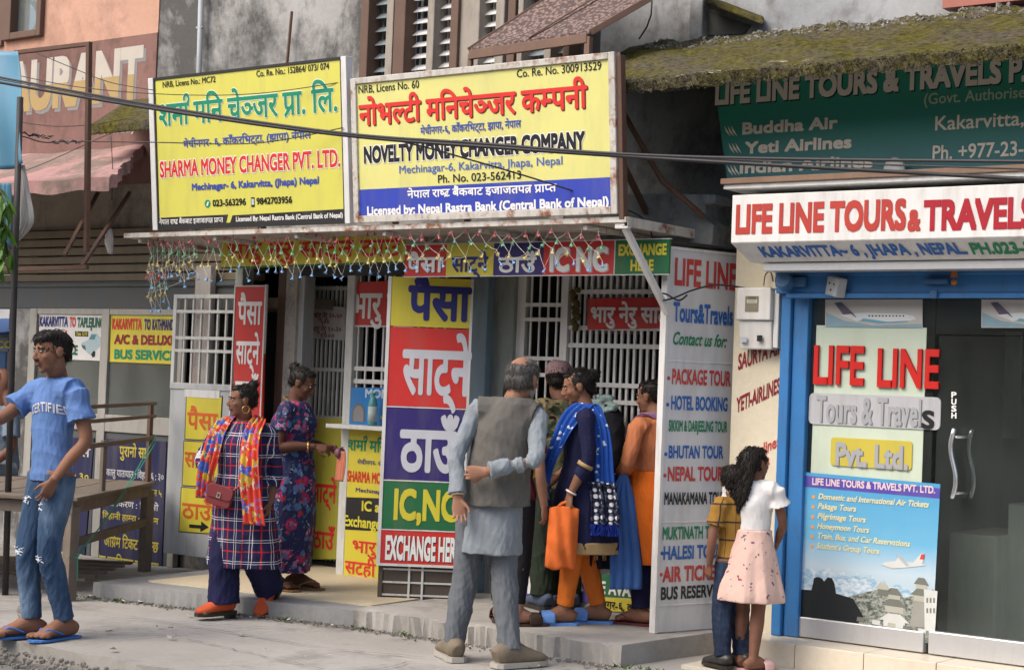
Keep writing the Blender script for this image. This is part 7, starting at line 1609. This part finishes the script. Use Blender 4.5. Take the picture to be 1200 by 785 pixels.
for dz in (0, .035):
    a, b = W(-.02, -.05, zt*.42+dz), W(LN, -.045, zt+.36-dz); mb.tube([a+(b-a)*k/8-[0, 0, .05*math.sin(math.pi*k/8)+dz*.5] for k in range(9)], .0045, 5)
mb.tube([W(0, -.05, zt*.42), W(-.045, 0, zt*.43), W(0, .05, zt*.42), W(.045, 0, zt*.41), W(0, -.05, zt*.42), W(.01, -.05, zt*.2)], .005, 5)
tag(obj('cord', mb, GC), 'green plastic cord stretched across the wooden table', 'cord')

# overhead cables
M_CAB = paint('dark_cable', (.022,.022,.026), .5, .2, 9, .2)
def cable(pxs, y, r, label, y2=None, mat=M_CAB):
    y2 = y if y2 is None else y2; us = [p[0] for p in pxs]; P = [at(u, v, y=y+(y2-y)*(u-us[0])/(us[-1]-us[0])) for u, v in pxs]
    return tag(obj('cable', MB().tube(catmull(P, 10), r, 8), mat, None, 0, True), label, 'cable', 'overhead cables')
cable([(-60, 84), (0, 97), (200, 131), (400, 158.5), (600, 174.5), (800, 187.5), (1000, 199), (1260, 213)], 6.8, .0088, 'thickest black cable sweeping across the yellow billboards')
cable([(-60, 78), (0, 91), (200, 127), (400, 156), (560, 168), (720, 180), (900, 186), (1260, 190)], 6.75, .0070, 'upper black cable running just above the thickest one')
cable([(-60, 82), (0, 93.5), (200, 129), (400, 157.5), (600, 171), (760, 182.5), (900, 189), (1260, 200)], 6.85, .004, 'thin black cable squeezed between the two heavy ones')
cable([(400, 158), (470, 166), (560, 190), (650, 217), (735, 246), (758, 262), (766, 288), (764, 310)], 6.9, .005, 'thin cable branching down across the right billboard to the canopy corner', 8.6)
cable([(-40, 146), (0, 154), (30, 161), (52, 167), (90, 166), (180, 167), (300, 168), (402, 150)], 7.4, .004, 'thin wire crossing the left billboard at mid height', 8.1)
cable([(-40, 76), (0, 84), (90, 102), (200, 111), (300, 110), (404, 96)], 7.6, .003, 'thin wire crossing the left billboard below its top lines', 8.1)
cable([(42, 62), (90, 82), (130, 97), (180, 106)], 8.0, .003, 'thin wire sagging over the painted maroon wall')
cable([(-40, 130), (0, 139), (60, 148), (110, 146), (150, 140), (172, 148)], 8.0, .003, 'thin drooping wire in front of the empty sign frame')
cable([(30, 200), (60, 188), (110, 165), (140, 152)], 8.3, .003, 'thin slanting wire above the pink slab')
cable([(130, 160), (132, 200), (131, 235)], 8.6, .003, 'short hanging wire dangling above the bus office')
mb = MB()
for k in range(40):
    u = 4+k*2.3; p_ = at(u, 154+ (u-4)*.14 if u < 60 else 166.5, y=7.45); mb.tube([p_+[0, -.008, -.012*math.sin(k)], p_+[.02, .008, .014*math.cos(k*1.3)]], .0045, 5)
tag(obj('cable_knot', mb, M_CAB), 'twisted wire splice on the thin wire near the tarpaulin', 'wire splice')
rag = _C(); rgt = thing('rag', 'grey rag tied to the wire above the bus office', 'rag'); rag.child = lambda name, mb, mat, smooth=True: obj(name, mb, mat, rgt, 0, smooth)
ribbon(rag, 'sheet', [(at(129, 268, y=8.6), (1, 0, 0), (0, -1, 0)), (at(128, 282, y=8.6), (1, 0, .3), (0, -1, 0)), (at(130, 298, y=8.6), (1, 0, -.2), (0, -1, 0))], [.02, .08, .03], cloth('grey_rag', (.35,.34,.33)), ripple=.01)
mb = MB(); pts = [at(768, 349, y=8.6), at(776, 352, y=8.55), at(790, 349, y=8.6), at(812, 340, y=8.75), at(838, 334, y=8.85), at(862, 336, y=8.95), at(874, 338, y=8.98)]
tag(obj('cable', MB().tube(catmull(pts, 8), .006, 6).tube(catmull([at(762, 348, y=8.58), at(778, 344, y=8.55), at(795, 352, y=8.62), at(805, 346, y=8.7)], 6), .006, 6).tube(catmull([at(895, 335, y=9.0), at(897, 322, y=9.02), at(903, 319, y=9.03), at(906, 330, y=9.03)], 6), .004, 6), M_CAB, None, 0, True), 'black wire tangled round the canopy brace and running to the meter box', 'cable')

# electricity meter box on the cream strip
ym = 9.055; mx0, mx1 = px_x(862, 380, 8.93), px_x(902, 380, 8.93); MZ = lambda v: px_z(884, v, 8.93)
mtb = thing('meter_box', 'white electricity meter box on the cream wall strip', 'meter box')
MW = paint('meter_white', (.62,.62,.60), .4, .05, 4, .2)
obj('case', MB().box((mx0, 8.93, MZ(375)), (mx1, ym, MZ(337))), MW, mtb, .008); obj('lower_case', MB().hexa([(mx0+.012, 8.97, MZ(409)), (mx1-.004, 8.97, MZ(409)), (mx1-.004, ym, MZ(409)), (mx0+.012, ym, MZ(409)), (mx0+.006, 8.95, MZ(375.5)), (mx1-.002, 8.95, MZ(375.5)), (mx1-.002, ym, MZ(375.5)), (mx0+.006, ym, MZ(375.5))]), MW, mtb, .008)
obj('side_case', MB().box((mx1+.001, 8.97, MZ(407)), (mx1+.035, ym, MZ(340))), MW, mtb, .006)
Pm = Plane((mx0, 8.928, 1.5)); a, b = Pm.L(873, 365), Pm.L(889, 347)
obj('window', MB().obox(Pm, a[0], a[1], b[0], b[1], -.002, .002), ink('meter_window', (.22,.20,.15), .2), mtb); obj('window', MB().obox(Pm, a[0]+.012, a[1]+.05, b[0]-.008, b[1]-.02, .002, .003), ink('meter_dial', (.5,.48,.40)), mtb)
for k in range(3): obj('dial_mark', MB().obox(Pm, a[0]+.02, a[1]+.058+.012*k, b[0]-.015, a[1]+.061+.012*k, .003, .0035), I_BLACK, mtb)
Pm2 = Plane((mx0, 8.955, 1.5)); 
for k in range(2): a, b = Pm2.L(868+k*20, 401-k), Pm2.L(876+k*18, 395-k*2); obj('tag', MB().obox(Pm2, a[0], a[1], b[0], b[1], .006, .012), [I_GREY, I_BLACK][k], mtb)
# small junction box on the blue beam
jb = thing('socket_box', 'small grey tilted socket box on the blue beam', 'socket box'); c = at(980, 336, y=8.86); R_ = rotm(-25, 0, 12)
mb = MB(); q = np.array([(x, y, z) for z in (-.055, .055) for x, y in ((-.05, -.035), (.05, -.035), (.05, .035), (-.05, .035))]); mb.hexa([c+R_@v for v in q]); obj('case', mb, paint('socket_grey', (.36,.38,.40), .5), jb, .008)
for dx, dz in ((-.02, .015), (.02, .015), (0, -.02)): obj('socket_hole', MB().lathe(c+R_@np.array([dx, -.0355, dz]), [(.006, 0), (.006, .002)], 8, R_@np.array([0, -1, 0])), I_BLACK, jb)
# bottle on the ledge
c = at(436, 499, y=YF-.08); c[2] = px_z(420, 498, YF-.1)
bt = thing('water_bottle', 'green capped plastic drink bottle on the left counter ledge', 'bottle')
obj('bottle', MB().lathe(c, [(.032, 0), (.034, .02), (.034, .08), (.031, .09), (.034, .10), (.034, .16), (.022, .20), (.014, .215)], 18), ink('bottle_teal', (.10,.30,.34), .15), bt, 0, True); obj('label', MB().lathe(c+[0, 0, .03], [(.0347, 0), (.0347, .11)], 18), ink('bottle_label', (.40,.50,.50)), bt, 0, True); obj('cap', MB().lathe(c+[0, 0, .216], [(.016, 0), (.016, .022)], 14), ink('bottle_cap', (.02,.35,.22)), bt)
# teal jacket and dark pack on the counter behind the woman in blue
tj = at(712, 478, y=9.25); bz = thing('backpack', 'dark pack with a pale teal ruffled cloth on top at the right counter', 'bag')
mb = MB(); loft(mb, [tj+[0, 0, -.42], tj+[0, 0, -.3], tj+[.01, 0, -.1], tj+[0, 0, .02]], [.10, .13, .12, .06], [.07, .09, .08, .05], n=18); obj('pack', remesh(mb, .009, 2, .006, 8), cloth('black_pack', (.016,.016,.02)), bz)
mb = MB()
for k in range(30):
    a_ = RNG.uniform(0, 6.28); p_ = tj+np.array([.09*math.cos(a_)*RNG.uniform(.3, 1), -.04, .02+.06*math.sin(a_)*RNG.uniform(.3, 1)]); mb.ell(p_, (.03, .022, .026), rotm(RNG.uniform(0, 90), RNG.uniform(0, 90), 0), 10, 6)
obj('ruffle', remesh(mb, .006, 1, .006, 25), cloth('pale_teal', (.27,.38,.36)), bz)

# string lights: two nets of coloured flower bulbs hung from the canopy edge
bulb_mats = [ink('bulb_red', (.55,.12,.13), .4), ink('bulb_green', (.14,.38,.20), .4), ink('bulb_yellow', (.62,.50,.16), .4), ink('bulb_blue', (.20,.38,.62), .4)]
def bulb_mesh(mat):
    mb = MB(); n = 5
    mb.lathe((0, 0, 0), [(.004, .028), (.006, .012), (.007, .0)], 6)
    for k in range(n):
        a = 2*math.pi*k/n; d = np.array([math.cos(a), math.sin(a), 0]); w = np.array([-d[1], d[0], 0])
        mb.add([d*.004+w*.004, d*.014+w*.009+[0, 0, -.012], d*.021+[0, 0, -.020], d*.014-w*.009+[0, 0, -.012], d*.004-w*.004, d*.010+[0, 0, -.004]], [(0, 1, 5), (1, 2, 5), (2, 3, 5), (3, 4, 5), (4, 0, 5)])
    me = mb.mesh('bulb'); me.materials.append(mat); return me
bulb_me = [bulb_mesh(m) for m in bulb_mats]; M_WIRE = ink('pale_wire', (.58,.58,.52), .6)
def net(label, cols, wiremat):
    g = thing('string_lights', label, 'string lights', 'string lights under the canopy'); wires = MB(); nb = 0; N = []
    for (u, v0, v1, y) in cols:       # diamond net: odd rows sit half a mesh to the side
        N.append([at(u+(5.5 if r % 2 else 0)+RNG.normal(0, .9), v0+(v1-v0)*r/3+RNG.normal(0, 1.6), y=y+RNG.normal(0, .012)) for r in range(4)])
    def link(a, b): wires.tube([a, (a+b)/2-[0, 0, .006], b], .0011, 4)
    for i, c in enumerate(N):
        for r in range(3):
            link(c[r], c[r+1])
            if r % 2 == 0 and i: link(N[i-1][r+1], c[r])
            if r % 2 == 1 and i+1 < len(N): link(c[r], N[i+1][r+1])
        if i: link(N[i-1][0]+[0, 0, .03], c[0]+[0, 0, .03])
        link(c[0]+[0, 0, .03], c[0])
        for r in range(4):
            if nb < 98:
                o = bpy.data.objects.new('bulb', bulb_me[r]); COL.objects.link(o); o.parent = g; o.location = c[r]-np.array([0, 0, .02]); o.scale = (.72,)*3; o.rotation_euler = (RNG.normal(0, .4), RNG.normal(0, .4), RNG.uniform(0, 6)); nb += 1
    obj('wire', wires, wiremat, g)
ye = CY0+.03
net('tangled bunch of coloured flower string lights at the left canopy corner', [(172+RNG.uniform(-2, 2)+k*4.2, 281+RNG.uniform(-2, 4), 318+RNG.uniform(-8, 14), ye+.03*(k % 3)) for k in range(14)]+[(172+k*5, 322+RNG.uniform(-3, 3), 352+RNG.uniform(-8, 8), ye) for k in range(5)], M_WIRE)
net('dense middle row of coloured flower string lights before the yellow fascia', [(235+k*10.2+RNG.uniform(-3, 3), 276+4*math.sin(k*.9)-.1*k+RNG.uniform(-3, 3), 318+5*math.sin(k*1.3)-.25*k+RNG.uniform(-4, 6), ye+RNG.uniform(0, .05)) for k in range(24)], M_WIRE)
net('sparser right row of coloured flower string lights before the five coloured fascia', [(478+k*17+RNG.uniform(-2, 2), 272+3*math.sin(k*1.1)-.15*k, 308+4*math.sin(k*1.7), ye) for k in range(14)], M_WIRE)
# dried flower garland on the bars, leaf scraps and litter
mb = MB()
for k in range(16): mb.ell(at(674+RNG.normal(0, 3), 340+k*3, y=YF-.03), .018+.006*RNG.random(), None, 8, 5)
tag(obj('flower_garland', mb, cloth('dried_flowers', (.10,.085,.03))), 'dried brown flower garland hung on the white window bars', 'garland')
